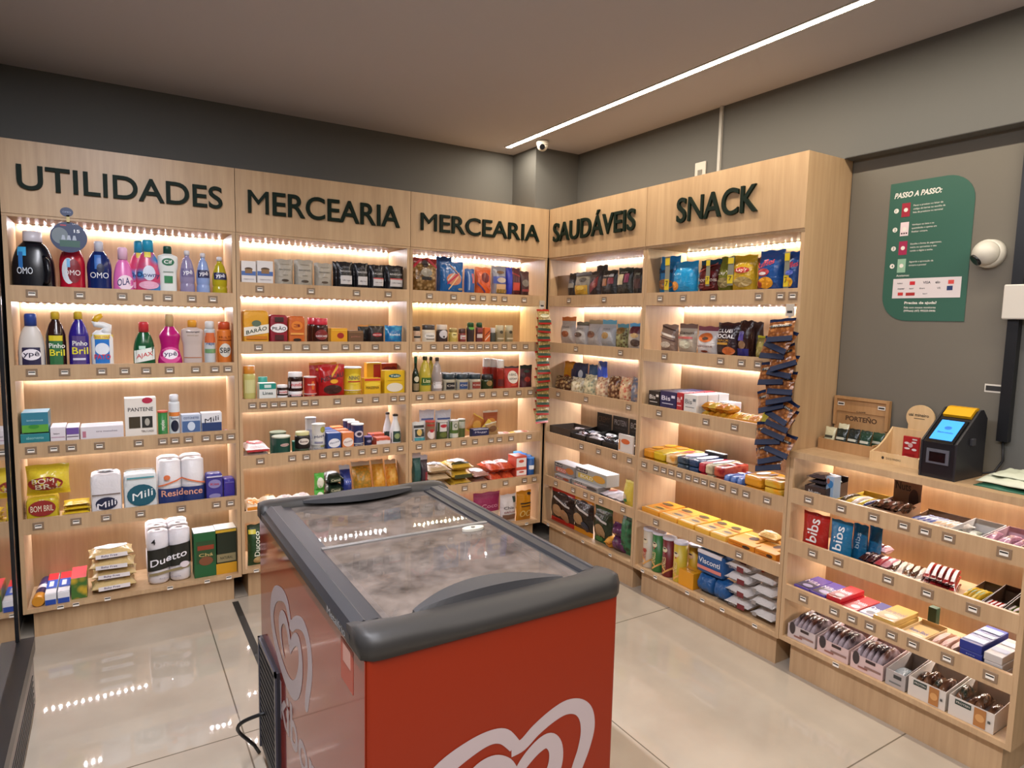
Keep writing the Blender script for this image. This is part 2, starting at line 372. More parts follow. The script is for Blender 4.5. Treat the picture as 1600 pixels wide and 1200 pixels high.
def put(run, s, dep, z, kind, w, h, d, name, cat, label, o):
    """s along the run (right positive), dep behind the front plane"""
    global NPUT
    NPUT += 1; o.setdefault('sd', NPUT*1.37)
    root = make(kind, w, h, d, o, name)
    rz = RUNROT[run]+o.get('yaw', 0); E = Euler((o.get('tilt', 0), o.get('roll', 0), rz), 'XYZ')
    root.location = to_world(run, s, dep, z); root.rotation_euler = E
    g = o.get('grp')
    tag(root, label, cat, g)
    reps = o.get('reps', [])
    for i, r in enumerate(reps):
        c = clone(root, to_world(run, s+r[0], dep+r[1], z+r[2]), Euler((o.get('tilt', 0)+(r[4] if len(r) > 4 else 0), o.get('roll', 0), rz+(r[3] if len(r) > 3 else 0)), 'XYZ'))
        tag(c, label, cat, g)
    return root

# ---------------------------------------------------------------- the room
D = .30
WALLM = mat('62625f', .75); CEILM = mat('bcb9bd', .8)
def structure(name, mb, **k): o = mb.build(name); o['kind'] = 'structure'; return o
def floor_mat():
    m = bpy.data.materials.new('polished_porcelain'); m.use_nodes = True; nt = m.node_tree; b = nt.nodes['Principled BSDF']; L = nt.links.new
    tc = nt.nodes.new('ShaderNodeTexCoord'); mp = nt.nodes.new('ShaderNodeMapping'); mp.inputs['Location'].default_value = (2.065/1.2, 1.155/1.2, 0); mp.inputs['Scale'].default_value = (1/1.2, 1/1.2, 1)
    br = nt.nodes.new('ShaderNodeTexBrick'); br.offset = 0; br.inputs['Scale'].default_value = 1; br.inputs['Mortar Size'].default_value = .0022; br.inputs['Brick Width'].default_value = 1; br.inputs['Row Height'].default_value = 1; br.inputs['Mortar Smooth'].default_value = 0
    n = nt.nodes.new('ShaderNodeTexNoise'); n.inputs['Scale'].default_value = 3; n.inputs['Detail'].default_value = 5
    r = nt.nodes.new('ShaderNodeValToRGB'); r.color_ramp.elements[0].color = lin('aca192'); r.color_ramp.elements[1].color = lin('b8ae9f'); r.color_ramp.elements[0].position = .35; r.color_ramp.elements[1].position = .65
    L(tc.outputs['Object'], mp.inputs[0]); L(mp.outputs[0], br.inputs['Vector']); L(tc.outputs['Object'], n.inputs['Vector']); L(n.outputs[0], r.inputs[0])
    L(r.outputs[0], br.inputs['Color1']); L(r.outputs[0], br.inputs['Color2']); br.inputs['Mortar'].default_value = lin('6f6659'); L(br.outputs['Color'], b.inputs['Base Color'])
    b.inputs['Roughness'].default_value = .035; b.inputs['Specular IOR Level'].default_value = .95
    n3 = nt.nodes.new('ShaderNodeTexNoise'); n3.inputs['Scale'].default_value = 1.4; bp = nt.nodes.new('ShaderNodeBump'); bp.inputs['Strength'].default_value = .02; bp.inputs['Distance'].default_value = .02
    L(tc.outputs['Object'], n3.inputs['Vector']); L(n3.outputs[0], bp.inputs['Height']); L(bp.outputs[0], b.inputs['Normal'])
    return m
FLOORM = floor_mat()
b = MB(); b.box(-3.6, .5, -5.6, .5, -.1, 0, FLOORM); structure('floor', b)
b = MB(); b.box(-3.6, .5, -5.6, .5, CEIL, CEIL+.1, CEILM); structure('ceiling', b)
b = MB(); b.box(-3.6, .5, D+.004, D+.15, 0, CEIL, WALLM); structure('wall_back', b)
b = MB(); b.box(-.10, D+.003, .025, D+.003, 2.201, CEIL, WALLM); structure('pillar', b)                       # pilaster above the units, in the corner
b = MB(); b.box(D+.004, .5, -5.6, D+.003, 0, CEIL, WALLM); structure('wall_right', b)
b = MB(); b.box(.235, D+.003, -5.6, .024, 2.2, CEIL, WALLM); b.box(.233, .2345, -5.6, -1.835, 2.2, 2.203, mat('2e2c28', .6)); structure('beam', b)  # thin dark strip paints the shade under the beam's lower edge
b = MB(); b.box(-3.6, -2.83, -.60, D+.003, 0, CEIL, WALLM); structure('wall_left', b)
b = MB(); b.box(-3.6, -3.45, -5.6, -.601, 0, CEIL, WALLM); structure('wall_left_recess', b)
b = MB(); b.box(-3.449, D, -5.6, -5.5, 0, CEIL, WALLM); structure('wall_rear', b)
b = MB(); b.box(-1.935, -1.905, -3.3, .0, -.001, .0012, mat('2b2a28', .6)); structure('trim_1', b)            # black joint strip in the floor
b = MB(); b.box(.2985, .3035, -2.47, -1.8335, .972, 2.2, mat('6c675d', .6)); structure('trim_2', b)           # flush panel in the wall beside the shelves
# ceiling light channel
def linear(x, y, ln, along_y, k, col, label):
    t = empty('linear_ceiling_light', (x, y, CEIL), 0 if along_y else PI/2); tag(t, label, 'ceiling light'); h = ln/2
    b = MB(); b.add([(-.016, -h, -.003), (.016, -h, -.003), (.016, h, -.003), (-.016, h, -.003)], [(0, 3, 2, 1)], emit(col, k)); b.build('diffuser', t)
    b = MB(); b.box(-.024, -.0165, -h-.005, h+.005, -.004, .002, mat('c9c4ba', .4)); b.box(.0165, .024, -h-.005, h+.005, -.004, .002, mat('c9c4ba', .4)); b.build('frame', t)
linear(-.235, -2.3, 4.9, True, LP['strip'], (1, .87, .7), 'long bright white linear light recessed along the ceiling')
linear(-1.9, -4.4, 2.4, False, LP['rear'], (1, .9, .8), 'linear ceiling light across the room behind the viewer')
linear(-2.4, -2.6, 3.0, True, LP['left'], (.93, .93, 1), 'unseen linear light added under the ceiling to brighten the left wall')  # added lamp just out of view, lifts the left wall and header
# conduit + outlet over the SNACK header
b = MB(); b.box(.222, .2345, -1.172, -1.155, 2.201, CEIL-.001, mat('b9b8b2', .5)); tag(b.build('cable_conduit'), 'thin white vertical cable conduit on the grey wall above the snack shelves', 'conduit')
b = MB(); b.box(.226, .2345, -.985, -.965, 2.201, CEIL-.001, mat('6e6b64', .6)); 
t = empty('wall_outlet', (.2345, -1.04, 2.245)); tag(t, 'white wall outlet just above the snack header', 'outlet')
b = MB(); b.bbox(-.008, 0, -.036, .036, -.044, .09, mat('c9c5bb', .4), .003); b.build('cover_plate', t)
b = MB(); b.box(-.0105, -.008, -.014, .014, -.005, .05, mat('77736b', .4)); b.build('socket', t)

# ---------------------------------------------------------------- shelving
TAGH = mat('86705a', .3); TAGW = mat('ece6dc', .5); TAGK = mat('1d1b19', .5)
STRIP = mat('e9e2d4', .5)
def tag_mesh(holder=True):
    b = MB()
    if holder: b.bbox(-.021, .021, -.004, -.0015, -.017, .017, TAGH, .0015)
    b.box(-.0125, .0125, -.0052, -.004, -.009, .007, TAGW); b.box(-.0115, .0115, -.0056, -.0052, -.0005, .0045, TAGK)
    return b
_tg = tag_mesh().build('price_tag'); TAG_ME = _tg.data; bpy.data.objects.remove(_tg)
_tg = tag_mesh(False).build('price_tag'); TAG2_ME = _tg.data; bpy.data.objects.remove(_tg)
GREEN = mat('05190f', .6, spec=.2)
def letters(txt, x0, x1, z0, z1, y, parent):
    def mk(s, ext=0.):
        c = bpy.data.curves.new('t', 'FONT'); c.body = s; c.resolution_u = 6; c.offset = 0. if 'M' in s or 'N' in s else .011; c.extrude = ext
        o = bpy.data.objects.new('t', c); me = o.to_mesh(); vs = [v.co.copy() for v in me.vertices]; fs = [tuple(p.vertices) for p in me.polygons]
        o.to_mesh_clear(); bpy.data.objects.remove(o); bpy.data.curves.remove(c); return vs, fs
    full, _ = mk(txt); L = min(v.x for v in full); R = max(v.x for v in full); capv, _ = mk('E'); ch = max(v.y for v in capv)
    kx = (x1-x0)/(R-L); kz = (z1-z0)/ch
    for i, chh in enumerate(txt):
        vs, fs = mk(chh, .5); pre, _ = mk(txt[:i+1]); dx = max(v.x for v in pre)-max(v.x for v in vs)
        b = MB(); b.add([(x0+(v.x+dx-L)*kx, y-.006-v.z*.012, z0+v.y*kz) for v in vs], fs, GREEN); b.build('letter', parent)
def unit(run, s0, s1, lips, zb, hb, text, tags, label, name='shelving_unit', ztop=2.2, top=True, leds=True, cols=None, lipt=.015):
    w = s1-s0; loc = to_world(run, s0, 0, 0); root = empty(name, loc, RUNROT[run]); tag(root, label, 'shelving unit')
    T = .018; g = .0012
    for a in (g, w-T): b = MB(); b.box(a, a+T-g, 0, D, zb-.02, hb, OAK); b.build('side_panel', root)
    b = MB(); b.box(T, w-T, D-.012, D, zb, hb, OAK); b.build('back_panel', root)
    b = MB(); b.box(T, w-T, 0, D-.012, zb-.02, zb, OAK); bt = b.build('bottom_shelf', root)
    b = MB(); b.box(.035, w-.035, .039, D-.02, 0, zb-.02, OAK); b.build('plinth', root)
    def strip(zu, i):
        y = D-.012
        b = MB(); b.box(T+.012, w-T-.012, y-.012, y-.0005, zu-.004, zu-.0005, STRIP); n = int((w-.06)/.03)
        for k in range(n):
            x = T+.02+(w-2*T-.04)*k/(n-1); b.add([(x-.004, y-.0105, zu-.0048), (x+.004, y-.0105, zu-.0048), (x+.004, y-.003, zu-.0068), (x-.004, y-.003, zu-.0068)], [(0, 3, 2, 1)], emit(cols[i], EMIS['dot']))
        b.build('led_strip', root)
    for i, (lb, lt) in enumerate(lips):
        b = MB(); b.box(T, w-T, lipt, D-.012, lb, lb+T, OAK); sh = b.build('shelf', root)
        b = MB(); b.box(T-.004, w-T+.004, -.001, lipt, lb, lt, OAK); b.build('shelf_lip', sh)
        for x in tags[i] if i < len(tags) else []:
            o = bpy.data.objects.new('price_tag', TAG_ME); COL.objects.link(o); o.parent = sh; o.location = (x-s0, 0, lb+(lt-lb)*.52)
    for x in tags[len(lips)] if len(tags) > len(lips) else []:
        o = bpy.data.objects.new('price_tag', TAG2_ME); COL.objects.link(o); o.parent = bt; o.location = (x-s0, .003, zb-.012)
    if leds:
        cols = cols or [(1, .93, .88)]*9
        zs = [hb-.012]+[lb for lb, lt in lips]
        for i, zu in enumerate(zs): strip(zu, i)
    if text:
        b = MB(); b.box(0.0015, w-.0015, -.006, D, hb, ztop, OAK); hd = b.build('header', root)
        b = MB(); b.box(0.001, w-.001, -.002, D, hb-.012, hb, OAK); b.build('header_ledge', root)
        t, x0, x1, z0, z1 = text; letters(t, x0-s0, x1-s0, z0, z1, -.006, hd)
    elif top:
        b = MB(); b.box(0, w, -.002, D, hb, ztop, OAK); b.build('countertop', root)
    return root
unit('B',-2.801,-1.884,[(1.523, 1.593), (1.18, 1.249), (0.837, 0.905), (0.493, 0.562)],0.149,1.894,('UTILIDADES', -2.74, -1.942, 1.999, 2.099),[[-2.709, -2.536, -2.374, -2.27, -2.188, -2.086, -1.993], [-2.723, -2.605, -2.465, -2.375, -2.288, -2.19, -2.077, -1.991, -1.932], [-2.74, -2.658, -2.593, -2.486, -2.329, -2.228, -2.176, -2.117, -2.039, -1.98, -1.924], [-2.728, -2.588, -2.471, -2.332, -2.157, -1.999, -1.933], [-2.662, -2.603, -2.479, -2.217, -2.05, -1.948]],'light oak shelving unit under the UTILIDADES header, leftmost on the back wall',cols=LC['u1'])
unit('B',-1.884,-0.959,[(1.585, 1.651), (1.29, 1.353), (0.99, 1.058), (0.697, 0.764), (0.413, 0.471)],0.16,1.894,('MERCEARIA', -1.825, -1.027, 1.993, 2.105),[[-1.774, -1.518, -1.272, -1.089], [-1.785, -1.642, -1.547, -1.447, -1.335, -1.269, -1.164, -1.034], [-1.819, -1.765, -1.712, -1.667, -1.613, -1.555, -1.503, -1.381, -1.257, -1.162, -1.054, -1.003], [-1.785, -1.624, -1.55, -1.461, -1.389, -1.325, -1.242, -1.17, -1.097, -1.012], [], [-1.814]],'light oak shelving unit under the MERCEARIA header next to UTILIDADES',cols=LC['u2'])
unit('B',-0.959,-0.0075,[(1.585, 1.651), (1.29, 1.353), (0.99, 1.058), (0.697, 0.764), (0.413, 0.471)],0.16,1.894,('MERCEARIA', -0.899, -0.084, 1.992, 2.09),[[-0.836, -0.68, -0.55, -0.48, -0.402, -0.327, -0.181], [-0.901, -0.808, -0.721, -0.667, -0.609, -0.554, -0.498, -0.445, -0.387, -0.32, -0.248, -0.161], [-0.897, -0.819, -0.747, -0.653, -0.562, -0.474, -0.39, -0.302, -0.204, -0.117], [-0.894, -0.802, -0.704, -0.597, -0.518, -0.404, -0.342, -0.255, -0.116], [-0.585, -0.448, -0.289, -0.144, -0.066], [-0.118]],'light oak shelving unit under the MERCEARIA header next to the corner',cols=LC['u3'])
unit('R',0.0075,0.902,[(1.585, 1.651), (1.29, 1.353), (0.99, 1.058), (0.697, 0.764), (0.413, 0.471)],0.16,1.894,('SAUDÁVEIS', 0.065, 0.823, 1.991, 2.103),[[0.239, 0.577], [0.326, 0.736], [0.154, 0.441, 0.82], [0.413, 0.576, 0.719, 0.845], [0.158, 0.344, 0.466, 0.534, 0.615, 0.809], [0.082, 0.263, 0.456, 0.713]],'light oak shelving unit under the SAUDAVEIS header on the right wall',cols=LC['u4'])
unit('R',0.902,1.831,[(1.585, 1.651), (1.29, 1.353), (0.99, 1.058), (0.697, 0.764), (0.413, 0.471)],0.16,1.894,('SNACK', 1.128, 1.6, 1.991, 2.107),[[1.026, 1.185, 1.374, 1.627, 1.736, 1.795], [1.075, 1.438, 1.556, 1.645], [1.056, 1.37, 1.538, 1.675], [0.962, 1.052, 1.108, 1.162, 1.217, 1.277, 1.329, 1.379, 1.432, 1.488, 1.557, 1.623, 1.734], [1.069, 1.37, 1.605], [0.983, 1.081, 1.307, 1.405, 1.527, 1.71]],'light oak shelving unit under the SNACK header on the right wall',cols=LC['u5'])
unit('R',1.831,2.689,[(0.752, 0.814), (0.535, 0.598), (0.332, 0.395)],0.164,.945,None,[[1.929, 2.069, 2.197, 2.306, 2.378, 2.454, 2.617], [1.963, 2.073, 2.267, 2.403, 2.546], [1.936, 2.072, 2.145, 2.216, 2.296, 2.371, 2.484, 2.613], [2.094]],'low light oak shelving counter with the payment terminal on top','shelving_counter',ztop=.971,cols=LC['uc'])
# ---------------------------------------------------------------- ice cream chest freezer
RED = mat('8c2402', .45, spec=.3); DK = mat('2c2a29', .5); DK2 = mat('26262a', .45); RAIL = mat('585a60', .3, .6)
X0, X1, Y0, Y1 = -2.035, -1.390, -2.365, -1.300; XC = (X0+X1)/2; YC = (Y0+Y1)/2
fz = empty('chest_freezer', (XC, YC, 0)); tag(fz, 'red ice cream chest freezer with dark rim and glass lid mid-floor', 'freezer')
hx = (X1-X0)/2; hy = (Y1-Y0)/2
SIDE = mat('8e2412', .08, coat=.15); SIDE.node_tree.nodes['Principled BSDF'].inputs['IOR'].default_value = 1.5; SIDE.node_tree.nodes['Principled BSDF'].inputs['Coat IOR'].default_value = 1.5; SIDE.node_tree.nodes['Principled BSDF'].inputs['Coat Roughness'].default_value = .03
b = MB()
def rring(x, y, r, z, n=5):
    out = []
    for cx, cy, a0 in ((x-r, -y+r, -PI/2), (x-r, y-r, 0), (-x+r, y-r, PI/2), (-x+r, -y+r, PI)):
        for k in range(n+1): a = a0+PI/2*k/n; out.append((cx+r*math.cos(a), cy+r*math.sin(a), z))
    return out
def shell(b, rings, m, cap0=True, cap1=True, smooth=False):
    n = len(rings[0]); vs = [v for r in rings for v in r]
    fs = [(j*n+i, j*n+(i+1) % n, j*n+n+(i+1) % n, j*n+n+i) for j in range(len(rings)-1) for i in range(n)]
    if cap0: fs.append(tuple(range(n-1, -1, -1)))
    if cap1: fs.append(tuple(range((len(rings)-1)*n, len(rings)*n)))
    b.add(vs, fs, m, smooth)
# body as a hollow tub
n = 24
o_ = [rring(hx-.008, hy-.008, .012, z) for z in (.05, .845)]; i_ = [rring(hx-.075, hy-.07, .02, z) for z in (.845, .22)]
shell(b, o_, RED, True, False)
nn = len(o_[0]); b.add(o_[1]+i_[0], [(i, (i+1) % nn, (i+1) % nn+nn, i+nn) for i in range(nn)], DK)
shell(b, i_, mat('cfc9c6', .5, h2='b7aba6', sc=8), False, True)
b.box(-hx+.0062, -hx+.0079, -hy+.012, hy-.02, .052, .838, SIDE)
b.build('cabinet', fz)
b = MB(); b.box(-hx+.02, hx-.02, -hy+.03, hy-.03, .012, .05, DK2); b.build('base', fz)
# rim: two moulded end caps and two side rails
def capmesh(sg):
    b = MB(); yo = sg*hy; prof = []
    n = 32; rows = []
    ix = hx-.075      # inner opening
    for k in range(n+1):
        x = -hx+2*hx*k/n; q = x/hx
        dip = .012*math.exp(-((q-.0)/.55)**4)            # lower lip in the middle
        yin = abs(yo)-.075-.03*max(0, abs(q)-.72)/.28*1.0
        r = max(0, abs(q)-.9)/.1; yr = abs(yo)-.018*r*r
        top = .892-.004*r*r-.002
        rows.append([(x, sg*yr, .84), (x, sg*(yr+.002), .866-dip*.6), (x, sg*(yr-.006), .884-dip), (x, sg*(yr-.02), top-dip*.5), (x, sg*(abs(yo)-.06), top), (x, sg*yin, top-.008), (x, sg*yin, .84)])
    vs = [v for r in rows for v in r]; m = len(rows[0])
    fs = [(k*m+i, (k+1)*m+i, (k+1)*m+(i+1) % m, k*m+(i+1) % m) for k in range(n) for i in range(m)]
    fs += [tuple(range(m)), tuple(range(n*m+m-1, n*m-1, -1))]
    b.add(vs, fs, DK, True); return b
for sg in (-1, 1): capmesh(sg).build('rim_cap', fz)
for sg in (-1, 1):
    b = MB(); ys = hy-.085
    prof = [(hx, .842), (hx+.001, .862), (hx-.008, .878), (hx-.03, .886), (hx-.034, .8835), (hx-.06, .8835), (hx-.064, .876), (hx-.088, .874), (hx-.088, .86), (hx-.07, .842)]
    prof = [(sg*x, z) for x, z in prof]
    b.prism(prof, -ys, ys, mat('303136', .4, .2)); b.build('side_rail', fz)
# glass lids (two sliding panes), frames, crescent handles
GL = bpy.data.materials.new('lid_glass'); GL.use_nodes = True; nt = GL.node_tree; bs = nt.nodes['Principled BSDF']; out = nt.nodes['Material Output']
tr = nt.nodes.new('ShaderNodeBsdfTransparent'); tr.inputs[0].default_value = (.93, .93, .93, 1); gs = nt.nodes.new('ShaderNodeBsdfGlossy'); gs.inputs['Roughness'].default_value = .03
fr = nt.nodes.new('ShaderNodeFresnel'); fr.inputs[0].default_value = 1.45; mx = nt.nodes.new('ShaderNodeMixShader')
df = nt.nodes.new('ShaderNodeBsdfDiffuse'); df.inputs[0].default_value = (.52, .43, .38, 1); nn_ = nt.nodes.new('ShaderNodeTexNoise'); nn_.inputs['Scale'].default_value = 13; nn_.inputs['Detail'].default_value = 8; nn_.inputs['Roughness'].default_value = .7
rr = nt.nodes.new('ShaderNodeValToRGB'); rr.color_ramp.elements[0].position = .3; rr.color_ramp.elements[1].position = .8; rr.color_ramp.elements[0].color = (.1, .1, .1, 1); rr.color_ramp.elements[1].color = (.5, .5, .5, 1); mx2 = nt.nodes.new('ShaderNodeMixShader')
tcn = nt.nodes.new('ShaderNodeTexCoord'); nt.links.new(tcn.outputs['Object'], nn_.inputs['Vector']); nt.links.new(nn_.outputs[0], rr.inputs[0]); nt.links.new(rr.outputs[0], mx2.inputs[0])
nt.links.new(tr.outputs[0], mx2.inputs[1]); nt.links.new(df.outputs[0], mx2.inputs[2]); nt.links.new(fr.outputs[0], mx.inputs[0]); nt.links.new(mx2.outputs[0], mx.inputs[1]); nt.links.new(gs.outputs[0], mx.inputs[2]); nt.links.new(mx.outputs[0], out.inputs['Surface'])
gx = hx-.072
for y0, y1, z in ((-hy+.06, .015, .872), (-.015, hy-.06, .8635)):
    b = MB(); b.box(-gx, gx, y0, y1, z, z+.004, GL); lid = b.build('glass_lid', fz)
    e = y1 if y0 < -.2 else y0
    b = MB(); b.box(-gx, gx, e-.008, e+.008, z-.003, z+.0062, mat('6b6a69', .3)); b.build('lid_edge', lid)
    sg = -1 if y0 < -.2 else 1; ye = sg*(hy-.066)
    # crescent handle
    b = MB(); n = 20; top = []; L = .19
    for k in range(n+1):
        x = -L+2*L*k/n; q = 1-(x/L)**2; wy = .012+.058*q; hz = .004+.016*q
        top.append([(x, ye+.002*sg, .884), (x, ye-.004*sg, .884+hz*1.05), (x, ye-sg*wy, .884+hz*.9), (x, ye-sg*(wy+.002), .880)])
    vs = [v for r in top for v in r]
    b.add(vs, [(k*4+i, (k+1)*4+i, (k+1)*4+(i+1) % 4, k*4+(i+1) % 4) for k in range(n) for i in range(4)]+[(0, 1, 2, 3), (n*4+3, n*4+2, n*4+1, n*4)], mat('333336', .5)); b.build('lid_handle', lid)
b = MB(); vs = [(.18+.035*math.cos(2*PI*k/20), -.03+.017*math.sin(2*PI*k/20)) for k in range(20)]; b.prism(vs, .8765, .8835, mat('c9c4b8', .4), 'z'); lk = b.build('lid_lock', fz)
b = MB(); b.lathe([(.006, 0), (.006, .002)], mat('6c6a66', .3, .7), 12, .18, -.03, z0=.8835); b.build('keyhole', lk)
# heart shaped swirl logo
LOGO = [(.166, -.19, .020), (.178, -.165, .032), (.197, -.125, .035), (.211, -.085, .04), (.216, -.05, .043), (.205, -.012, .042), (.178, .012, .038), (.148, .017, .036), (.105, .007, .035), (.06, -.018, .034), (.02, -.045, .026), (.0, -.018, .030), (-.012, .0, .03), (-.05, .0105, .034), (-.1, .005, .04), (-.16, -.02, .046), (-.205, -.055, .048), (-.228, -.1, .046), (-.215, -.145, .045), (-.17, -.18, .045), (-.1, -.207, .046), (-.03, -.222, .048), (.03, -.218, .05), (.075, -.19, .05), (.105, -.15, .048), (.12, -.11, .042), (.118, -.07, .038), (.1, -.05, .036), (.075, -.052, .034), (.035, -.075, .03), (.0, -.1, .024), (-.0, -.078, .026), (-.012, -.062, .028), (-.045, -.048, .033), (-.085, -.058, .036), (-.11, -.085, .034), (-.11, -.115, .026), (-.09, -.145, .018), (-.06, -.168, .006)]
def logo_strokes(mb, mp, m):
    OUT = [(.166, -.195, .012), (.176, -.18, .03), (.188, -.145, .035), (.205, -.105, .038), (.215, -.06, .042), (.208, -.02, .042), (.185, .006, .038), (.15, .016, .036), (.11, .008, .034), (.065, -.012, .032), (.03, -.035, .031)]
    # one continuous ribbon, the two clefts are sharp corners
    segs = [OUT+[(.0, -.0155-.043+.02, .033)],
            [(.008, -.030, .030), (-.02, .001, .034), (-.055, .0105, .034), (-.105, .002, .04), (-.165, -.022, .046), (-.208, -.06, .048), (-.226, -.105, .046), (-.208, -.15, .045), (-.16, -.185, .045), (-.095, -.21, .046), (-.03, -.221, .048), (.03, -.214, .05), (.075, -.188, .05), (.106, -.15, .047), (.122, -.11, .042), (.12, -.072, .038), (.1, -.049, .036), (.07, -.055, .034), (.035, -.08, .03), (.002, -.118, .02)],
            [(.006, -.098, .03), (-.012, -.068, .03), (-.045, -.05, .033), (-.08, -.056, .037), (-.108, -.08, .036), (-.112, -.11, .028), (-.095, -.142, .018), (-.06, -.17, .004)]]
    for si, S in enumerate(segs):
        P = []
        for i in range(len(S)-1):
            p0 = S[max(i-1, 0)]; p1 = S[i]; p2 = S[i+1]; p3 = S[min(i+2, len(S)-1)]
            for k in range(5):
                t = k/5; P.append(tuple(.5*(2*p1[a]+(-p0[a]+p2[a])*t+(2*p0[a]-5*p1[a]+4*p2[a]-p3[a])*t*t+(-p0[a]+3*p1[a]-3*p2[a]+p3[a])*t**3) for a in range(3)))
        P.append(S[-1]); vs = []
        for i, (x, z, w) in enumerate(P):
            a = P[max(0, i-1)]; c = P[min(len(P)-1, i+1)]; dx, dz = c[0]-a[0], c[1]-a[1]; l = math.hypot(dx, dz) or 1; nx_, nz_ = -dz/l*w/2, dx/l*w/2
            vs += [tuple(Vector(mp(x+nx_, z+nz_))+OFFV*si), tuple(Vector(mp(x-nx_, z-nz_))+OFFV*si)]
        mb.add(vs, [(2*i, 2*i+1, 2*i+3, 2*i+2) for i in range(len(P)-1)], m)
LG = mat('b9aaae', .4)
OFFV = Vector((0, -.0004, 0)); b = MB(); logo_strokes(b, lambda x, z: (x-1.695-XC, -hy+.0072, .583+z), LG); b.build('heart_logo', fz)
OFFV = Vector((-.0004, 0, 0)); b = MB(); logo_strokes(b, lambda x, z: (-hx+.0058, -x*1.02+(-1.728-YC), .69+z*1.02), LG)
vs, fs, a_ = glyphs('kibon', .02); b.add([(-hx+.0058, -x*.42+(-1.80-YC), .36+z*.12) for x, z in vs], fs, LG); b.build('heart_logo', fz)
b = MB(); vs, fs, a_ = glyphs('Metalfrio', .0); b.add([(-hx-.0012+.004*0, -x*.13+(-2.19-YC), .8535+z*.017) for x, z in vs], fs, mat('b9b9bd', .4)); b.build('brand_lettering', fz)
b = MB(); b.box(-hx+.0054, -hx+.006, -2.285-YC, -2.205-YC, .735, .825, mat('b4523f', .4)); b.box(-hx+.0048, -hx+.0054, -2.27-YC, -2.22-YC, .78, .82, mat('cf9a8c', .4)); b.build('rating_sticker', fz)
# compressor grille with louvres
b = MB(); gy0, gy1, gz0, gz1 = -1.60-YC, -1.335-YC, .06, .44; xx = -hx+.008
b.box(xx-.012, xx-.001, gy0, gy1, gz0, gz1, mat('1d1e26', .4))
for i in range(15): z = gz0+.03+i*(gz1-gz0-.05)/15; b.box(xx-.0155, xx-.012, gy0+.025, gy1-.02, z, z+.011, mat('0c0c12', .5))
b.box(xx-.017, xx-.012, gy0, gy0+.016, gz0, gz1, mat('3a3c48', .3)); b.box(xx-.017, xx-.012, gy1-.012, gy1, gz0, gz1, mat('3a3c48', .3)); b.box(xx-.017, xx-.012, gy0, gy1, gz1-.014, gz1, mat('3a3c48', .3)); gr = b.build('vent_grille', fz)
b = MB(); b.tube([(xx-.012-.075*math.sin(PI*k/14), -1.42-YC+.12*k/14, .21*(1-k/14)**.7+.008+.02*math.sin(PI*k/14)) for k in range(15)], .006, mat('0b0b0d', .5), 8); b.build('power_cord', fz)
# frozen goods inside
ic = 0
for (x, y, w, d, z, h, c, lab) in ((-.14, -.28, .2, .3, .221, .44, '8a5b45', 'large brown frosted carton in the near left of the freezer'), (.07, -.28, .19, .3, .221, .47, '9a6a50', 'brown frosted carton in the near middle of the freezer'),
        (.205, -.1, .08, .5, .221, .50, 'b3a49c', 'pale frosted tub carton along the right side of the freezer'), (-.13, .12, .22, .26, .221, .54, 'a8968a', 'grey frosted carton in the far left of the freezer'),
        (.085, .18, .18, .24, .221, .56, '9c8e84', 'frosted beige carton in the far middle of the freezer'), (-.09, .375, .3, .11, .221, .53, 'b8aaa0', 'wide frosted carton at the far end of the freezer')):
    b = MB(); b.bbox(-w/2, w/2, -d/2, d/2, 0, h, mat(c, .7, h2='d9cfc9', sc=14), .004)
    for k in range(3): b.box(-w/2+.01, w/2-.01, -d/2+.02+k*d/3, -d/2+.012+(k+1)*d/3, h+.0003, h+.006+.01*k, mat(('6e3f35', 'cbbdb4', 'a55f52')[(ic+k) % 3], .6, h2='e6dcd8', sc=30))
    o = b.build('frozen_carton', loc=(XC+x, YC+y, z)); tag(o, lab, 'frozen food carton'); ic += 1
# ---------------------------------------------------------------- glass door fridge at the left edge
fr_ = empty('display_fridge', (-3.08, -1.05, 0)); tag(fr_, 'tall glass door display fridge with dark louvred base, at the left edge', 'fridge')
MET = mat('8f8a86', .35, .5); BLK = mat('111216', .3)
fx0, fx1, fy0, fy1 = -.34, .325, -.56, .427
b = MB()
b.box(fx0, fx0+.03, fy0, fy1, .06, 2.0, DK2); b.box(fx0, fx1-.03, fy1-.03, fy1, .32, 2.0, DK2); b.box(fx0, fx1-.03, fy0, fy0+.03, .32, 2.0, DK2); b.box(fx0, fx1-.03, fy0, fy1, 1.85, 2.0, DK2); b.box(fx0, fx1-.03, fy0, fy1, .06, .3, DK2)
b.build('cabinet', fr_)
b = MB(); b.box(fx1-.03, fx1+.047, fy0, fy1, .03, .235, mat('8b8380', .35, .3))
for i in range(6): z = .045+i*.022; b.box(fx1+.047, fx1+.0495, fy0+.03, fy1-.06, z, z+.008, BLK)
b.build('louvre_panel', fr_)
b = MB(); b.box(fx1-.03, fx1+.055, fy0, fy1-.005, .236, .285, BLK); b.box(fx1-.02, fx1+.012, fy1-.028, fy1-.002, .286, 1.95, BLK); b.box(fx1-.02, fx1+.012, fy0, fy0+.03, .286, 1.95, BLK); b.box(fx1-.02, fx1+.012, fy0+.03, fy1-.028, 1.9, 1.95, BLK); dr = b.build('door_frame', fr_)
b = MB(); b.box(fx1-.004, fx1+.006, fy0+.03, fy1-.028, .286, 1.9, mat('1a1a1e', .03, spec=1.0, coat=1.)); b.build('door_glass', dr)
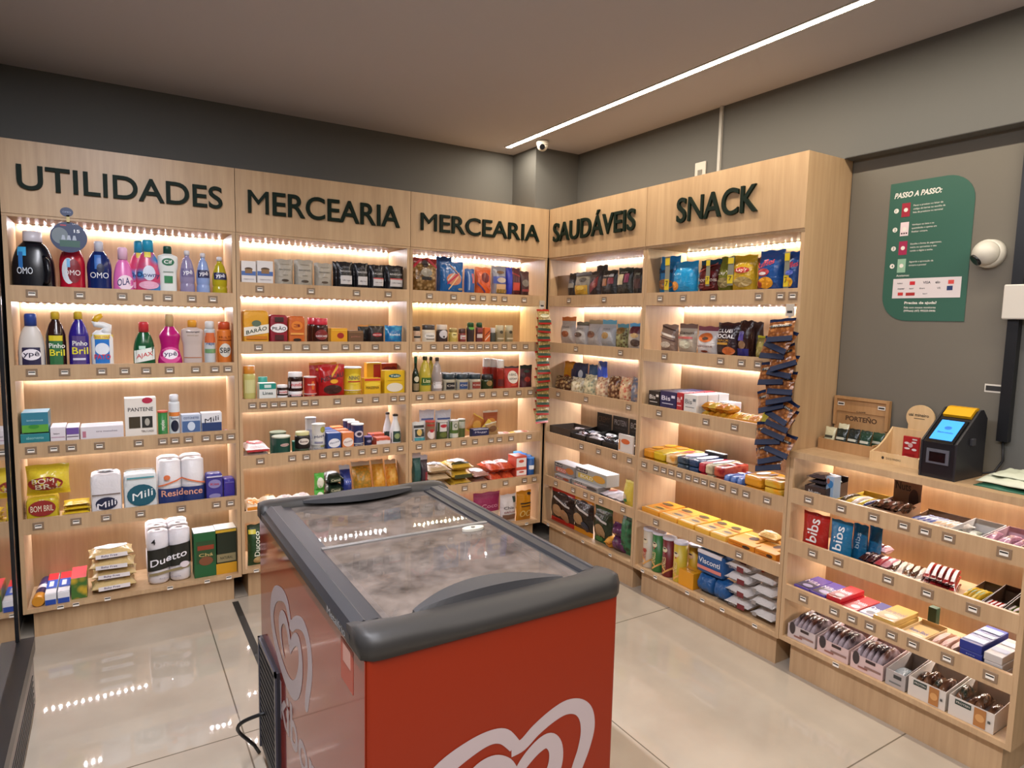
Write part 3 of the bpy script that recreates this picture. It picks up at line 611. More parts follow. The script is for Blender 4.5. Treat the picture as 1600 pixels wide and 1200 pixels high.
# ---------------------------------------------------------------- sign on the wall
def wallx(x): return lambda y, z: (x, y, z)
sg = empty('instruction_sign', (D-.0018, -2.155, 1.8)); tag(sg, 'green payment instruction sign with white writing on the grey wall', 'sign')
SG = mat('2c5a4b', .5); w2, h2_ = .155, .275
pts = [(w2, h2_)]    # y to the left is +
R_c = .10
pts = [(w2, h2_), (w2, -h2_+R_c)]+[(w2-R_c+R_c*math.cos(a), -h2_+R_c+R_c*math.sin(a)) for a in [-k*PI/2/8 for k in range(1, 9)]]+[(-w2, -h2_), (-w2, h2_-R_c)]+[(-w2+R_c-R_c*math.cos(a), h2_-R_c+R_c*math.sin(a)) for a in [k*PI/2/8 for k in range(1, 9)]]
b = MB(); b.prism(pts, -.002, .0, SG, 'x'); b.build('board', sg)
b = MB(); e_ = -.0026; WH = mat('e3ded6', .5)
def st(txt, y, z, h, m=WH, width=None, bold=.01, sk=0., mb=None):
    vs, fs, asp = glyphs(txt, bold); wd = width or h*asp
    (mb or b).add([(e_, y-(x+.5)*wd-z_*h*sk, z+z_*h) for x, z_ in vs], fs, m)
st('PASSO A PASSO:', .135, .225, .022, width=.175, bold=.03, sk=.2)
lines = [('1', ['Passe o produto no leitor de', 'código de barras ou escolha da', 'lista de produtos no terminal'], .165, '9c1f33'), ('2', ['Verifique os itens e as', 'quantidades e aperte em', 'finalizar compra.'], .09, 'e2cfd2'),
         ('3', ['Escolha a forma de pagamento,', 'insira ou aproxime o seu', 'cartão e digite a senha.'], .015, '9c1f4a'), ('4', ['Aguarde a aprovação da', 'compra e pronto!'], -.055, '8fb59b')]
for n_, ls, z, c in lines:
    b.add([(e_+.0003, .125+.0095*math.cos(2*PI*k/16), z+.0095*math.sin(2*PI*k/16)) for k in range(16)], [tuple(range(16))], WH)
    st(n_, .128, z, .011, SG, mb=None); 
    b.box(e_-.0004, e_, .072, .104, z-.027, z+.027, mat(c, .5)); b.add([(e_-.0006, .088+.008*math.cos(2*PI*k/16), z+.008*math.sin(2*PI*k/16)) for k in range(16)], [tuple(range(16))], WH)
    if n_ == '2':
        for k in range(3): b.box(e_-.0007, e_-.0004, .076+k*.009, .082+k*.009, z-.02, z-.014, mat('3a2026', .5))
    for i, l in enumerate(ls): st(l, .06, z+.013-i*.0135, .0085, bold=.004)
st('Aceitamos:', .105, -.094, .008)
b.box(e_-.0006, e_, -.135, .115, -.185, -.107, mat('d9d0d2', .5)); e_ -= .001
def chip(y, z, w, h, c, t=None, tc='ffffff'):
    b.box(e_-.0002, e_+.0004, y-w/2, y+w/2, z-h/2, z+h/2, mat(c, .5))
for t_, y, z, h, c in (('VISA', .0, -.125, .010, '22223a'), ('elo', -.045, -.125, .010, '26262c'), ('PagBank', .098, -.126, .006, '3a3a40'), ('master', .035+.06, -.147, .006, '44444a'), ('banri', .05-.0, -.147, .006, '55555a'), ('diners', .012, -.147, .006, '66666a'), ('VR', -.052, -.148, .008, '77777c'), ('banri', -.002, -.168, .006, '77777c')):
    st(t_, y, z, h, mat(c, .5), bold=.02)
chip(.04, -.126, .02, .014, 'c7252f'); chip(-.1, -.126, .02, .015, 'd24a44'); chip(-.097, -.149, .02, .017, '1d3566'); chip(.083, -.168, .02, .012, 'c4322c'); chip(.045, -.169, .034, .012, 'a82723')
e_ += .001
st('Precisa de ajuda?', .065, -.205, .0135, width=.12, bold=.03); st('Fale com nossos monitores', .065, -.222, .0075, width=.118); st('(Whats) (47) 99220-0446', .065, -.236, .0095, width=.118, bold=.02)
b.build('sign_print', sg)
# ---------------------------------------------------------------- dome camera on wall, bar, boxes
def domecam(loc, ax, label, s=1.):
    t = empty('security_camera', loc); tag(t, label, 'security camera')
    b = MB(); WHT = mat('cfcbc0', .35)
    prof = [(.046, 0), (.048, .004), (.046, .03), (.036, .036)]
    def rot(b):
        if ax == 'x': b.v = [(-z, x, y) for x, y, z in b.v]
        else: b.v = [(x, y, -z) for x, y, z in b.v]
        return b
    b.lathe([(r*s, z*s) for r, z in prof], WHT, 28); rot(b).build('mount', t)
    b = MB(); b.lathe([(.04*s*math.cos(a), (.034+.04*math.sin(a))*s) for a in [k*PI/2/9 for k in range(10)]][:-1]+[(.001, .0742*s)], WHT, 26); rot(b).build('ball', t)
    d = Vector((-.75, -.62, -.25)).normalized() if ax == 'x' else Vector((-.55, -.72, -.42)).normalized()
    c = Vector((-.034*s, 0, 0)) if ax == 'x' else Vector((0, 0, -.034*s))
    if ax == 'x': d = Vector((-.45, .45, -.5)).normalized()
    q = d.to_track_quat('Z', 'Y').to_matrix().to_4x4(); q.translation = c+d*.030*s
    b = MB(); b.lathe([(.020*s, 0), (.021*s, .009*s), (.018*s, .0125*s)], mat('0d0e10', .15), 20); b.v = [tuple(q @ Vector(v)) for v in b.v]; b.build('lens', t)
    return t
domecam((-.137, -.10, CEIL), 'z', 'white dome camera under the ceiling near the back corner', .82)
domecam((D+.003, -2.375, 1.77), 'x', 'white ball camera on the grey wall right of the green sign', 1.08)
b = MB(); b.box(.272, D+.003, -2.492, -2.458, 1.10, 2.199, mat('15161a', .35)); tag(b.build('black_bar'), 'tall black vertical bar on the wall at the right edge', 'bar')
b = MB(); b.bbox(.25, .2715, -2.56, -2.446, 1.535, 1.655, mat('cdc8c0', .4), .004); tag(b.build('wall_box'), 'white square box on the black bar at the right edge', 'box')
b = MB(); b.box(D-.002, D+.003, -2.452, -2.397, 1.27, 1.3, mat('d9d4ca', .5)); b.box(D-.003, D-.002, -2.448, -2.401, 1.276, 1.294, mat('2a2a2a', .5)); tag(b.build('wall_label'), 'small white label with a black bar on the grey wall above the terminal', 'label')
b = MB(); b.tube([(.285, -2.475, 1.10), (.287, -2.48, 1.03), (.28, -2.46, .985), (.24, -2.43, .977)], .004, mat('17171a', .5), 8); tag(b.build('terminal_cable'), 'thin black cable dropping from the black bar behind the terminal', 'cable')
# ---------------------------------------------------------------- payment terminal
kt = empty('payment_terminal', (.0, -2.381, .9712)); tag(kt, 'black self checkout terminal with blue screen and yellow printer lid on the counter', 'payment terminal')
KB = mat('15151a', .35); hw = .0585
side = [(.036, 0), (.235, 0), (.235, .205), (.205, .235), (.185, .235), (.036, .126)]
b = MB(); b.prism(side, -hw+.006, hw-.006, KB, 'y'); 
b.prism([(x, z) for x, z in [(.034, 0), (.24, 0), (.24, .21), (.207, .241), (.183, .241), (.034, .130)]], -hw, -hw+.006, mat('222227', .4)); b.prism([(.034, 0), (.24, 0), (.24, .21), (.207, .241), (.183, .241), (.034, .130)], hw-.006, hw, mat('222227', .4)); b.build('housing', kt)
def slope(u, y, off):   # u along the slope 0..1
    x0, z0, x1, z1 = .036, .126, .185, .235; nx_, nz_ = -(z1-z0), (x1-x0); l = math.hypot(nx_, nz_)
    return (x0+(x1-x0)*u+nx_/l*off, y, z0+(z1-z0)*u+nz_/l*off)
def slab(b, u0, u1, y0, y1, o0, o1, m):
    P = [slope(u, y, o) for o in (o0, o1) for u, y in ((u0, y0), (u1, y0), (u1, y1), (u0, y1))]
    b.add(P, [(0, 3, 2, 1), (4, 5, 6, 7), (0, 1, 5, 4), (1, 2, 6, 5), (2, 3, 7, 6), (3, 0, 4, 7)], m)
b = MB(); slab(b, .0, .66, -.046, .046, -.001, .006, mat('0c0c10', .2)); slab(b, .06, .62, -.036, .036, .006, .0075, mat('3f93e8', .2, emis=EMIS['scr']))
for k in range(12):
    pass
vs = [slope(.4+.05*math.sin(2*PI*k/14), .012*math.cos(2*PI*k/14), .0079) for k in range(14)]; b.add(vs, [tuple(range(14))], mat('2a6fc4', .3, emis=EMIS['scr']*.5))
gv, gf, _a = glyphs('Bem-vindo', .01); b.add([slope(.27+z*.05, -x*.05, .0079) for x, z in gv], gf, mat('1b4f9c', .3)); b.build('screen', kt)
b = MB(); slab(b, .76, 1.0, -.045, .045, 0, .012, mat('d9a312', .35)); b.box(.186, .203, -.045, .045, .236, .246, mat('d9a312', .35)); b.build('printer_lid', kt)
b = MB(); b.box(.030, .0355, -.036, .036, .052, .104, mat('6c6f7a', .3, .4)); b.box(.028, .030, -.026, .026, .06, .094, mat('0b0b0e', .15)); b.build('card_reader', kt)
b = MB(); b.bbox(.12, .145, -.068, -.0586, .12, .145, mat('3c3c42', .3), .002); b.build('side_button', kt)
# ---------------------------------------------------------------- wooden counter displays
t = empty('wooden_display_box', (.17, -1.96, .9712)); tag(t, 'brown wooden sachet display box with lettering burnt on its raised back', 'display box')
b = MB(); W_, Dd = .118, .11
b.box(0, .008, -W_, W_, .0, .045, BROWNW); b.box(.008, Dd, -W_, W_, 0, .006, BROWNW); b.box(.008, Dd, -W_, -W_+.008, .006, .05, BROWNW); b.box(.008, Dd, W_-.008, W_, .006, .05, BROWNW); b.box(Dd, Dd+.008, -W_, W_, 0, .16, BROWNW); b.build('tray', t)
b = MB(); b.box(Dd-.004, Dd+.008, -W_, W_, .16, .225, BROWNW); b.box(Dd-.012, Dd-.004, -W_, W_, .213, .225, BROWNW); b.box(Dd-.012, Dd-.004, -W_, -W_+.012, .1, .213, BROWNW); b.box(Dd-.012, Dd-.004, W_-.012, W_, .1, .213, BROWNW); hb_ = b.build('back_board', t)
b = MB()
for (tx, wd, z, hh) in (('PORTEÑO', .135, .135, .026), ('CAFFÈ', .04, .165, .007)):
    vs, fs, a_ = glyphs(tx, .03); b.add([(Dd-.0045 if z > .16 else Dd-.0006, -x*wd, z+z_*hh) for x, z_ in vs], fs, mat('4c3320', .6))
b.build('burnt_lettering', hb_)
for y in (.09, -.085): b = MB(); b.box(Dd-.0056, Dd-.0042, y-.015, y+.015, .185, .2, TAGW); b.box(Dd-.0062, Dd-.0056, y-.012, y+.012, .189, .195, TAGK); b.build('price_tag', hb_)
t = empty('round_sign_display', (.125, -2.185, .9712)); tag(t, 'pale pine open box with a round sign board behind it, left of the terminal', 'display box')
b = MB(); W_ = .092; Dd = .15
for y in (-W_, W_-.007):
    cur = [(0, 0), (Dd, 0), (Dd, .125)]+[(Dd*(1-k/8), .04+.085*(1-math.sin(k/8*PI/2))) for k in range(1, 8)]+[(0, .036)]
    b.prism([(x, z) for x, z in cur], y, y+.007, PALE)
b.box(0, .007, -W_+.007, W_-.007, 0, .04, PALE); b.box(.007, Dd, -W_+.007, W_-.007, 0, .006, PALE); b.box(Dd-.007, Dd, -W_+.007, W_-.007, .006, .125, PALE); b.build('tray', t)
b = MB(); b.box(Dd-.002, Dd+.006, -.055, .03, .08, .17, PALE); b.prism([(-.0125+.052*math.cos(2*PI*k/32), .175+.05*math.sin(2*PI*k/32)) for k in range(32)], Dd-.003, Dd+.0065, PALE, 'x'); rs = b.build('round_sign', t)
b = MB(); vs, fs, a_ = glyphs('uai mineiro', .02); b.add([(Dd-.0036, .03-(x+.5)*.075, .185+z*.012) for x, z in vs], fs, mat('2b241c', .6)); b.box(Dd-.0036, Dd-.003, -.03, .01, .17, .172, mat('2b241c', .6)); b.build('sign_print', rs)
b = MB(); vs, fs, a_ = glyphs('DOCE MINEIRO', .02); b.add([(-.0006, -x*.055-.0, .02+z*.008) for x, z in vs], fs, mat('2b241c', .6)); b.add([(-.0006, .04+.005*math.cos(2*PI*k/12), .02+.006*math.sin(2*PI*k/12)) for k in range(12)], [tuple(range(12))], mat('2b241c', .6)); b.build('front_print', t)
# folded carrier bags
def sheet(z0, h, m, sd, w=.17, d=.2, cx=.15, cy=-2.575):
    b = MB(); n = 16; vs = []
    for j in range(n+1):
        for i in range(n+1):
            u, v = i/n*2-1, j/n*2-1; e = max(0, 1-max(abs(u), abs(v))**6)
            vs.append((cx+u*d/2*(1+.03*math.sin(v*5+sd)), cy+v*w/2*(1+.04*math.sin(u*4+sd)), z0+h*(.15+.85*e)*(1+.28*nz(u*.6, v*.6, sd))))
    fs = [(j*(n+1)+i, j*(n+1)+i+1, (j+1)*(n+1)+i+1, (j+1)*(n+1)+i) for j in range(n) for i in range(n)]
    rim = [i for i in range(n+1)]+[(j+1)*(n+1)-1 for j in range(1, n+1)]+[n*(n+1)+i for i in range(n-1, -1, -1)]+[j*(n+1) for j in range(n-1, 0, -1)]
    o = len(vs); vs += [(vs[k][0], vs[k][1], z0) for k in rim]; L_ = len(rim)
    fs += [(rim[k], rim[(k+1) % L_], o+(k+1) % L_, o+k) for k in range(L_)]+[tuple(range(o, o+L_))]
    b.add(vs, fs, m, True); return b
t = sheet(.9712, .014, mat('1f5c46', .5), 1.).build('carrier_bag'); tag(t, 'green edged folded carrier bags at the right end of the counter', 'carrier bags', 'folded carrier bags on the counter')
t = sheet(.989, .018, mat('c9cdb9', .5), 2.3, .165, .19).build('carrier_bag'); tag(t, 'pale folded carrier bags lying on top of the green one on the counter', 'carrier bags', 'folded carrier bags on the counter')
t = sheet(1.0115, .013, mat('c2c7b2', .5), 4.1, .12, .15, .16, -2.585).build('carrier_bag'); tag(t, 'topmost crumpled pale carrier bag at the right end of the counter', 'carrier bags', 'folded carrier bags on the counter')

# ---------------------------------------------------------------- goods on the shelves
put('B',-2.7041,.03,1.5416,'jug',.1547,.2899,.1,'detergent_jug','detergent bottle','large black detergent jug with white cap and blue mark, left unit top shelf',{'cap':'cfcbd2','ro':.25,'dec':[('R',-.24,.62,.2,.16,'3fa9e0'),('R',-.27,.46,.1,.3,'2a6cb0'),('T',-.18,.27,.36,.12,'dfe6ee','OMO')],'col':'0c0e16','v0':.18})
put('B',-2.5625,.03,1.5416,'deter',.1025,.2859,.08,'detergent_bottle','detergent bottle','red liquid detergent bottle behind the round tag, left unit top shelf',{'cap':'e9e4e4','ro':.2,'dec':[('E',-.12,.3,.5,.5,'dfe7f0'),('E',.08,.3,.5,.46,'7c0f20'),('T',0,.27,.6,.1,'f2ecec','OMO'),('R',-.12,.45,.12,.16,'7ab9e6')],'col':'b3122c','v0':.19})
put('B',-2.4593,.03,1.5416,'deter',.1016,.2664,.08,'detergent_bottle','detergent bottle','dark blue liquid detergent bottle with translucent white cap, left unit top shelf',{'cap':'c9ccd8','ro':.2,'dec':[('R',-.05,.55,.25,.3,'2d69b8'),('E',.05,.42,.3,.2,'0b1840'),('T',0,.27,.7,.12,'e9ecf3','OMO')],'col':'10245e','v0':.2})
put('B',-2.3662,.03,1.5416,'wide',.0825,.245,.07,'detergent_bottle','softener bottle','plain pink softener bottle with clear cap, left unit top shelf',{'cap':'e7bcd6','ro':.25,'dec':[('E',.1,.15,.8,.36,'efd9e6'),('W',0,.17,.6,.17,'1b1f63','OLA')],'col':'dd6fb4','v0':.22})
put('B',-2.2633,.03,1.5416,'soft',.1036,.2883,.08,'detergent_bottle','softener bottle','blue and pink softener bottle with tall blue cap, left unit top shelf',{'col2':'c9446c','sc':18,'cap':'1f93b8','ro':.25,'dec':[('E',.02,.34,.5,.3,'cfd6ea'),('T',0,.29,.9,.12,'28306c','Downy'),('R',-.02,.72,.26,.14,'d9c63a'),('E',0,.1,.8,.16,'e3a9c4')],'reps':[(-.03,.085,0)],'grp':'blue and pink softener bottles','col':'3f86c0','v0':.18})
put('B',-2.1811,.03,1.5416,'sham',.0853,.2652,.06,'cleaner_bottle','cleaner bottle','white cream cleaner bottle with dark green cap, left unit top shelf',{'cap':'13463a','dec':[('E',0,.64,.62,.17,'1f6b48'),('T',0,.64,.4,.08,'f0f4ef','Cif'),('R',0,.25,.42,.16,'1f7a45'),('R',0,.42,.5,.02,'8a9a90')],'col':'dfe3df','v0':.2})
put('B',-2.0977,.03,1.5416,'oil',.0685,.2504,.055,'dish_soap_bottle','dish soap bottle','clear lilac dish soap bottle with small cap, left unit top shelf',{'cap':'dad7dc','ro':.15,'dec':[('R',0,.46,.8,.2,'6f6690'),('T',0,.46,.6,.13,'eceaf2','ypê')],'col':'8f86a8','v0':.21})
put('B',-2.0274,.03,1.5416,'oil',.0646,.2433,.055,'dish_soap_bottle','dish soap bottle','clear blue dish soap bottle with small cap, left unit top shelf',{'cap':'dad7dc','ro':.15,'dec':[('R',0,.46,.8,.2,'23264f'),('T',0,.46,.6,.13,'eceaf2','ypê')],'col':'8ba0cf','v0':.22})
put('B',-1.9525,.03,1.5416,'oil',.0719,.23,.055,'dish_soap_bottle','dish soap bottle','yellow dish soap bottle with small cap, left unit top shelf',{'cap':'dad7dc','ro':.15,'dec':[('R',0,.46,.8,.2,'23264f'),('T',0,.46,.6,.13,'eceaf2','ypê')],'col':'b2a21f','v0':.23})
put('B',-2.7244,.03,1.1986,'waist',.098,.2744,.09,'bleach_bottle','bleach bottle','pearly white bleach bottle with blue cap, left unit second shelf',{'cap':'23408c','pr':'soft','dec':[('R',0,.17,.98,.34,'262043'),('E',0,.2,.7,.22,'efeaf0'),('T',0,.2,.6,.12,'1b1838','ypê')],'col':'cdc7c0','v0':.18})
put('B',-2.6347,.03,1.1986,'round',.0783,.285,.07,'cleaner_bottle','cleaner bottle','dark brown pine cleaner bottle with green label, left unit second shelf',{'cap':'c9a92c','ro':.15,'dec':[('R',0,.25,.97,.5,'2f6b3f'),('R',0,.5,.97,.1,'d8c52b'),('T',.05,.36,.75,.09,'f1f1ea','Pinho'),('T',.05,.23,.7,.12,'e9df3c','Bril')],'col':'2b130f','v0':.17})
put('B',-2.5492,.03,1.1986,'round',.0807,.2872,.07,'cleaner_bottle','cleaner bottle','purple cleaner bottle with yellow cap, left unit second shelf',{'cap':'c9a92c','ro':.15,'dec':[('R',0,.27,.97,.54,'53417d'),('T',.05,.4,.7,.09,'f1f1ea','Pinho'),('T',.05,.26,.75,.13,'e9df3c','Bril'),('R',0,.1,.6,.04,'d9d4e6')],'col':'2c1c80','v0':.17})
put('B',-2.4599,.03,1.1986,'duck',.0907,.2778,.05,'toilet_cleaner_bottle','toilet cleaner','blue and white toilet cleaner with bent neck and yellow cap, left unit second shelf',{'cap':'d8ab1c','dec':[('R',0,.26,.96,.5,'1f72c4'),('R',0,.54,.96,.09,'d9c52b'),('E',0,.3,.62,.24,'dfe6f0'),('T',0,.14,.7,.1,'d3242c','PATO'),('T',0,.54,.7,.045,'b5502c','LEVE MAIS')],'col':'e2e4e4','v0':.18})
put('B',-2.2912,.03,1.1986,'soft',.091,.2457,.07,'cleaner_bottle','cleaner bottle','dark green cleaner bottle with red cap, left unit second shelf',{'cap':'c23038','ro':.15,'dec':[('S',0,.2,.92,.3,'e6ece6',.2),('W',0,.19,.75,.13,'c3262e','AJAX'),('R',-.1,.38,.3,.08,'bfe0d0')],'col':'15502e','v0':.2})
put('B',-2.1817,.03,1.1986,'waist',.1079,.2843,.08,'softener_bottle','softener bottle','magenta softener bottle with beige cap, left unit second shelf',{'cap':'bfa274','ro':.18,'dec':[('E',0,.16,.84,.34,'d54f94'),('E',0,.18,.6,.2,'efe6ef'),('T',0,.18,.52,.11,'33224f','ypê')],'col':'b01a6e','v0':.17})
put('B',-2.0833,.03,1.1986,'sham',.0976,.2586,.06,'sanitizer_bottle','sanitizer bottle','clear hand sanitizer bottle with orange cap, left unit second shelf',{'cap':'dc9a2c','ro':.15,'dec':[('T',0,.72,.6,.05,'3a3a44','asseptgel'),('R',0,.12,.8,.015,'b06a3a'),('T',0,.64,.5,.025,'8a7a4a','álcool gel')],'col':'c3b3ac','v0':.19})
put('B',-2.0048,.03,1.1986,'aero',.0515,.2538,.0515,'spray_can','spray can','white and orange aerosol can with white cap, left unit second shelf',{'cap':'dddddd','dec':[('R',0,.6,.95,.24,'cf6a3c'),('R',0,.28,.95,.1,'6f9a6a'),('T',0,.45,.7,.09,'39538f','rejo')],'col':'bfc4c6','v0':.19})
put('B',-1.9372,.03,1.1986,'aero',.0673,.2518,.0673,'spray_can','spray can','orange insect aerosol can with red cap, left unit second shelf',{'cap':'c8502a','dec':[('E',0,.3,.8,.34,'d9d4c8'),('T',0,.3,.7,.13,'16151a','SBP'),('T',0,.62,.8,.05,'7a2c10','MULTI'),('R',0,.55,.9,.02,'8a3a14')],'col':'d5742a','v0':.19})
put('B',-2.7264,.03,.8556,'box',.1043,.0853,.14,'wipes_box','box','teal carton lying under the green one, left unit third shelf',{'dec':[('T',0,.55,.6,.3,'8fc7c7','absorvente')],'col':'2c7f86','v0':.52})
put('B',-2.7238,.03,.9464,'box',.0972,.0891,.13,'wipes_box','box','green and blue shiny carton on the teal one, left unit third shelf',{'ro':.2,'dec':[('R',0,.2,.98,.38,'5da23c'),('T',0,.62,.6,.09,'9fc8d0','intimus'),('E',-.05,.3,.4,.2,'3c8a34')],'topc':'6fa0b4','col':'3f7f94'})
put('B',-2.6422,.03,.8556,'box',.0561,.1082,.14,'medicine_box','box','white small carton with pink print, left unit third shelf',{'dec':[('R',0,.3,.9,.05,'b08aa0'),('T',-.1,.55,.4,.14,'3c3440','Sempre')],'col':'dcd6dc','v0':.41})
put('B',-2.5872,.03,.8556,'box',.0477,.1044,.14,'medicine_box','box','white small carton with purple top, left unit third shelf',{'dec':[('R',0,.72,.98,.5,'6a4f98'),('R',0,.3,.9,.06,'59465a')],'col':'dcd6dc','v0':.43})
put('B',-2.4725,.03,.8556,'box',.1687,.1025,.12,'toothpaste_box','box','long flat white carton with pink line, left unit third shelf',{'dec':[('R',-.42,.4,.08,.5,'b9788a'),('T',.1,.6,.5,.12,'77707c','tira manchas'),('r',0,.5,.8,.06,'d9a2ac')],'col':'d8d4da','v0':.44})
put('B',-2.3159,.03,.8556,'box',.1306,.2274,.07,'shampoo_box','shampoo box','tall white gift carton with two dark windows, left unit third shelf',{'dec':[('T',0,.7,.8,.1,'2b2a2e','PANTENE'),('E',.22,.93,.34,.16,'b02a48'),('R',-.2,.36,.36,.3,'3f3626'),('R',.2,.36,.34,.3,'2b2a28'),('E',.2,.36,.16,.2,'a9a59a'),('T',.2,.12,.4,.05,'3a3436','TERIL E LINDO')],'col':'e3ddd4','v0':.2})
put('B',-2.2232,.03,.8556,'tube',.0432,.1577,.0432,'wipes_tube','tube','green tube with red top, left unit third shelf',{'cap':'c5513f','dec':[('V',0,.4,.5,.45,'e6ead9','repelex')],'col':'2f7c3c','v0':.29})
put('B',-2.1724,.03,.8556,'aero',.0493,.2367,.0493,'deodorant_spray','spray can','white deodorant spray with orange band, left unit third shelf',{'cap':'e8ebf2','dec':[('R',0,.5,.95,.1,'d9803c'),('E',0,.2,.7,.3,'1a2136'),('T',0,.4,.7,.06,'39445a','Rexona')],'col':'d6dadd','v0':.19})
put('B',-2.1002,.03,.8556,'box',.0844,.1348,.06,'cotton_swab_box','box','blue and white cotton swab carton, left unit third shelf',{'dec':[('R',0,.35,.94,.6,'4a6796'),('E',0,.36,.4,.5,'c9d6e6'),('T',0,.82,.8,.12,'4a5a80','COTONETES')],'col':'b9c4d6','v0':.33})
put('B',-2.0074,.03,.8556,'box',.0927,.1391,.06,'cotton_box','box','white and navy cotton carton, left unit third shelf',{'dec':[('R',0,.25,.98,.46,'2a3f6c'),('W',0,.64,.7,.26,'14182e','Mili')],'col':'dfe0e4','v0':.32})
put('B',-1.9402,.03,.8556,'sack',.0356,.045,.06,'razor_pack','razor pack','small crumpled red and white pack, left unit third shelf',{'col2':'b02a3a','col':'c9b6b8'})
put('B',-2.7138,.03,.5116,'rbox',.1201,.1334,.11,'steel_wool_bag','steel wool bag','yellow steel wool bag with red oval, lower of two, left unit fourth shelf',{'ro':.2,'dec':[('E',0,.5,.85,.8,'8e2a26'),('T',0,.5,.7,.3,'e6dcc0','BOM BRIL')],'seal':.04,'col':'bfa92a','v0':.32})
put('B',-2.6899,.03,.6508,'bag',.1644,.1385,.1,'steel_wool_bag','steel wool bag','yellow steel wool bag with red oval, upper of two, left unit fourth shelf',{'sealc':'dcc63a','ro':.2,'dec':[('E',-.05,.42,.8,.46,'8e2a26'),('T',-.1,.52,.5,.15,'e9dfc6','BOM'),('T',.02,.33,.6,.17,'e9dfc6','BRIL')],'col':'d2bd33'})
put('B',-2.5911,.03,.5116,'box',.1112,.035,.1,'sponge_pack','sponge pack','black bottomed yellow sponge pack, left unit fourth shelf',{'dec':[('E',.05,.3,.5,.5,'8a7a50')],'topc':'cfae28','col':'2b2a20','v0':.7})
put('B',-2.5876,.03,.5476,'sack',.1063,.02,.1,'sponge_pack','sponge pack','lowest yellow sponge pack of the pile beside the steel wool, left unit fourth shelf',{'ro':.25,'yaw':-.04,'col':'d9b92e'})
put('B',-2.5856,.03,.5686,'sack',.1039,.02,.1,'sponge_pack','sponge pack','middle yellow sponge pack of the pile beside the steel wool, left unit fourth shelf',{'ro':.25,'yaw':0,'col':'d9b92e'})
put('B',-2.5837,.03,.5896,'sack',.1015,.02,.1,'sponge_pack','sponge pack','top yellow sponge pack of the pile beside the steel wool, left unit fourth shelf',{'ro':.25,'yaw':.04,'col':'d9b92e'})
put('B',-2.4676,.03,.5116,'rbox',.1257,.2184,.12,'napkin_pack','napkin pack','white napkin pack with black oval marks, left unit fourth shelf',{'dec':[('E',0,.2,.7,.34,'1d2440'),('W',0,.18,.6,.16,'eceaf0','Mili'),('e',0,.5,.6,.4,'2a3350'),('e',0,.5,.45,.25,'d5d3da'),('R',0,.45,.9,.03,'6a5a50')],'reps':[],'col':'dcd9dc','v0':.2})
put('B',-2.3265,.03,.5116,'rbox',.1425,.2031,.12,'napkin_pack','napkin pack','teal and white napkin pack, left unit fourth shelf',{'dec':[('E',.02,.36,.86,.66,'1b5668'),('W',.05,.38,.6,.22,'eef2f2','Mili'),('r',0,.5,.9,.1,'2c7c88'),('r',0,.75,.9,.06,'2c7c88'),('R',0,.9,.8,.04,'3a8a94')],'col':'d5dadb','v0':.21})
put('B',-2.1485,.03,.5116,'rolls',.2069,.2548,.2,'paper_towel_pack','paper towel pack','two roll paper towel pack with navy wrapper, left unit fourth shelf',{'n3':(2,2,1),'band':(0,.46,'23356c'),'dec':[('T',0,.24,.88,.15,'e0a48c','Residence'),('T',0,.4,.6,.05,'c9cfe0','Toalhas de Papel'),('S',-.25,.49,.5,.035,'d9764a',.16),('S',.25,.49,.5,.035,'d9764a',-.16),('E',-.32,.62,.14,.12,'d9764a')],'col':'dedbdd','v0':.17})
put('B',-2.0012,.03,.5116,'rbox',.0793,.1679,.08,'tissue_pack','tissue pack','purple tissue pack beside the paper towels, left unit fourth shelf',{'dec':[('E',0,.6,.75,.36,'8c86b8'),('E',0,.1,.7,.2,'8c86b8'),('T',0,.6,.5,.1,'b53a4c','Kiss'),('R',0,.9,.9,.05,'c9c6dc')],'col':'3f3a8c','v0':.26})
put('B',-1.9306,.04,.5116,'rbox',.0542,.1344,.08,'tissue_pack','tissue pack','small purple tissue pack at the right end, left unit fourth shelf',{'ro':.3,'dec':[('R',0,.8,.8,.06,'6f66b4')],'col':'443a94','v0':.31})
put('B',-2.6985,.012,.1496,'box',.0423,.052,.27,'foil_box','foil box','blue and red long foil carton, left of the pair, left unit bottom shelf',{'dec':[('R',0,.25,.96,.46,'2348a0'),('r',0,.12,.96,.2,'dfe0e6'),('r',0,.45,.96,.4,'2a55b4'),('r',0,.82,.96,.34,'d3323a'),('r',-.05,.45,.4,.25,'dfe3ee')],'col':'dfe0e6'})
put('B',-2.6492,.012,.1496,'box',.0454,.052,.27,'foil_box','foil box','blue and red long foil carton, right of the pair, left unit bottom shelf',{'dec':[('R',0,.25,.96,.46,'2348a0'),('r',0,.12,.96,.2,'dfe0e6'),('r',0,.45,.96,.4,'2a55b4'),('r',0,.82,.96,.34,'d3323a'),('r',-.05,.45,.4,.25,'dfe3ee')],'col':'dfe0e6'})
put('B',-2.5901,.03,.1496,'box',.0612,.1,.16,'matches_box','box','yellow and red carton beside the foil cartons, left unit bottom shelf',{'col2':'3f6a2c','sc':25,'topc':'d3424a','col':'bfa02c'})
put('B',-2.4494,.03,.1496,'sack',.185,.056,.13,'wet_wipes_pack','wet wipes','lowest white and gold wet wipes pack of the stack, left unit bottom shelf',{'yaw':.05,'ro':.2,'seal':.04,'dec':[('e',0,.55,.75,.6,'e8e4e6'),('R',0,.5,.7,.35,'e4dfe0'),('T',-.05,.5,.35,.22,'4a3a6c','Baby Free')],'col':'c9b07c'})
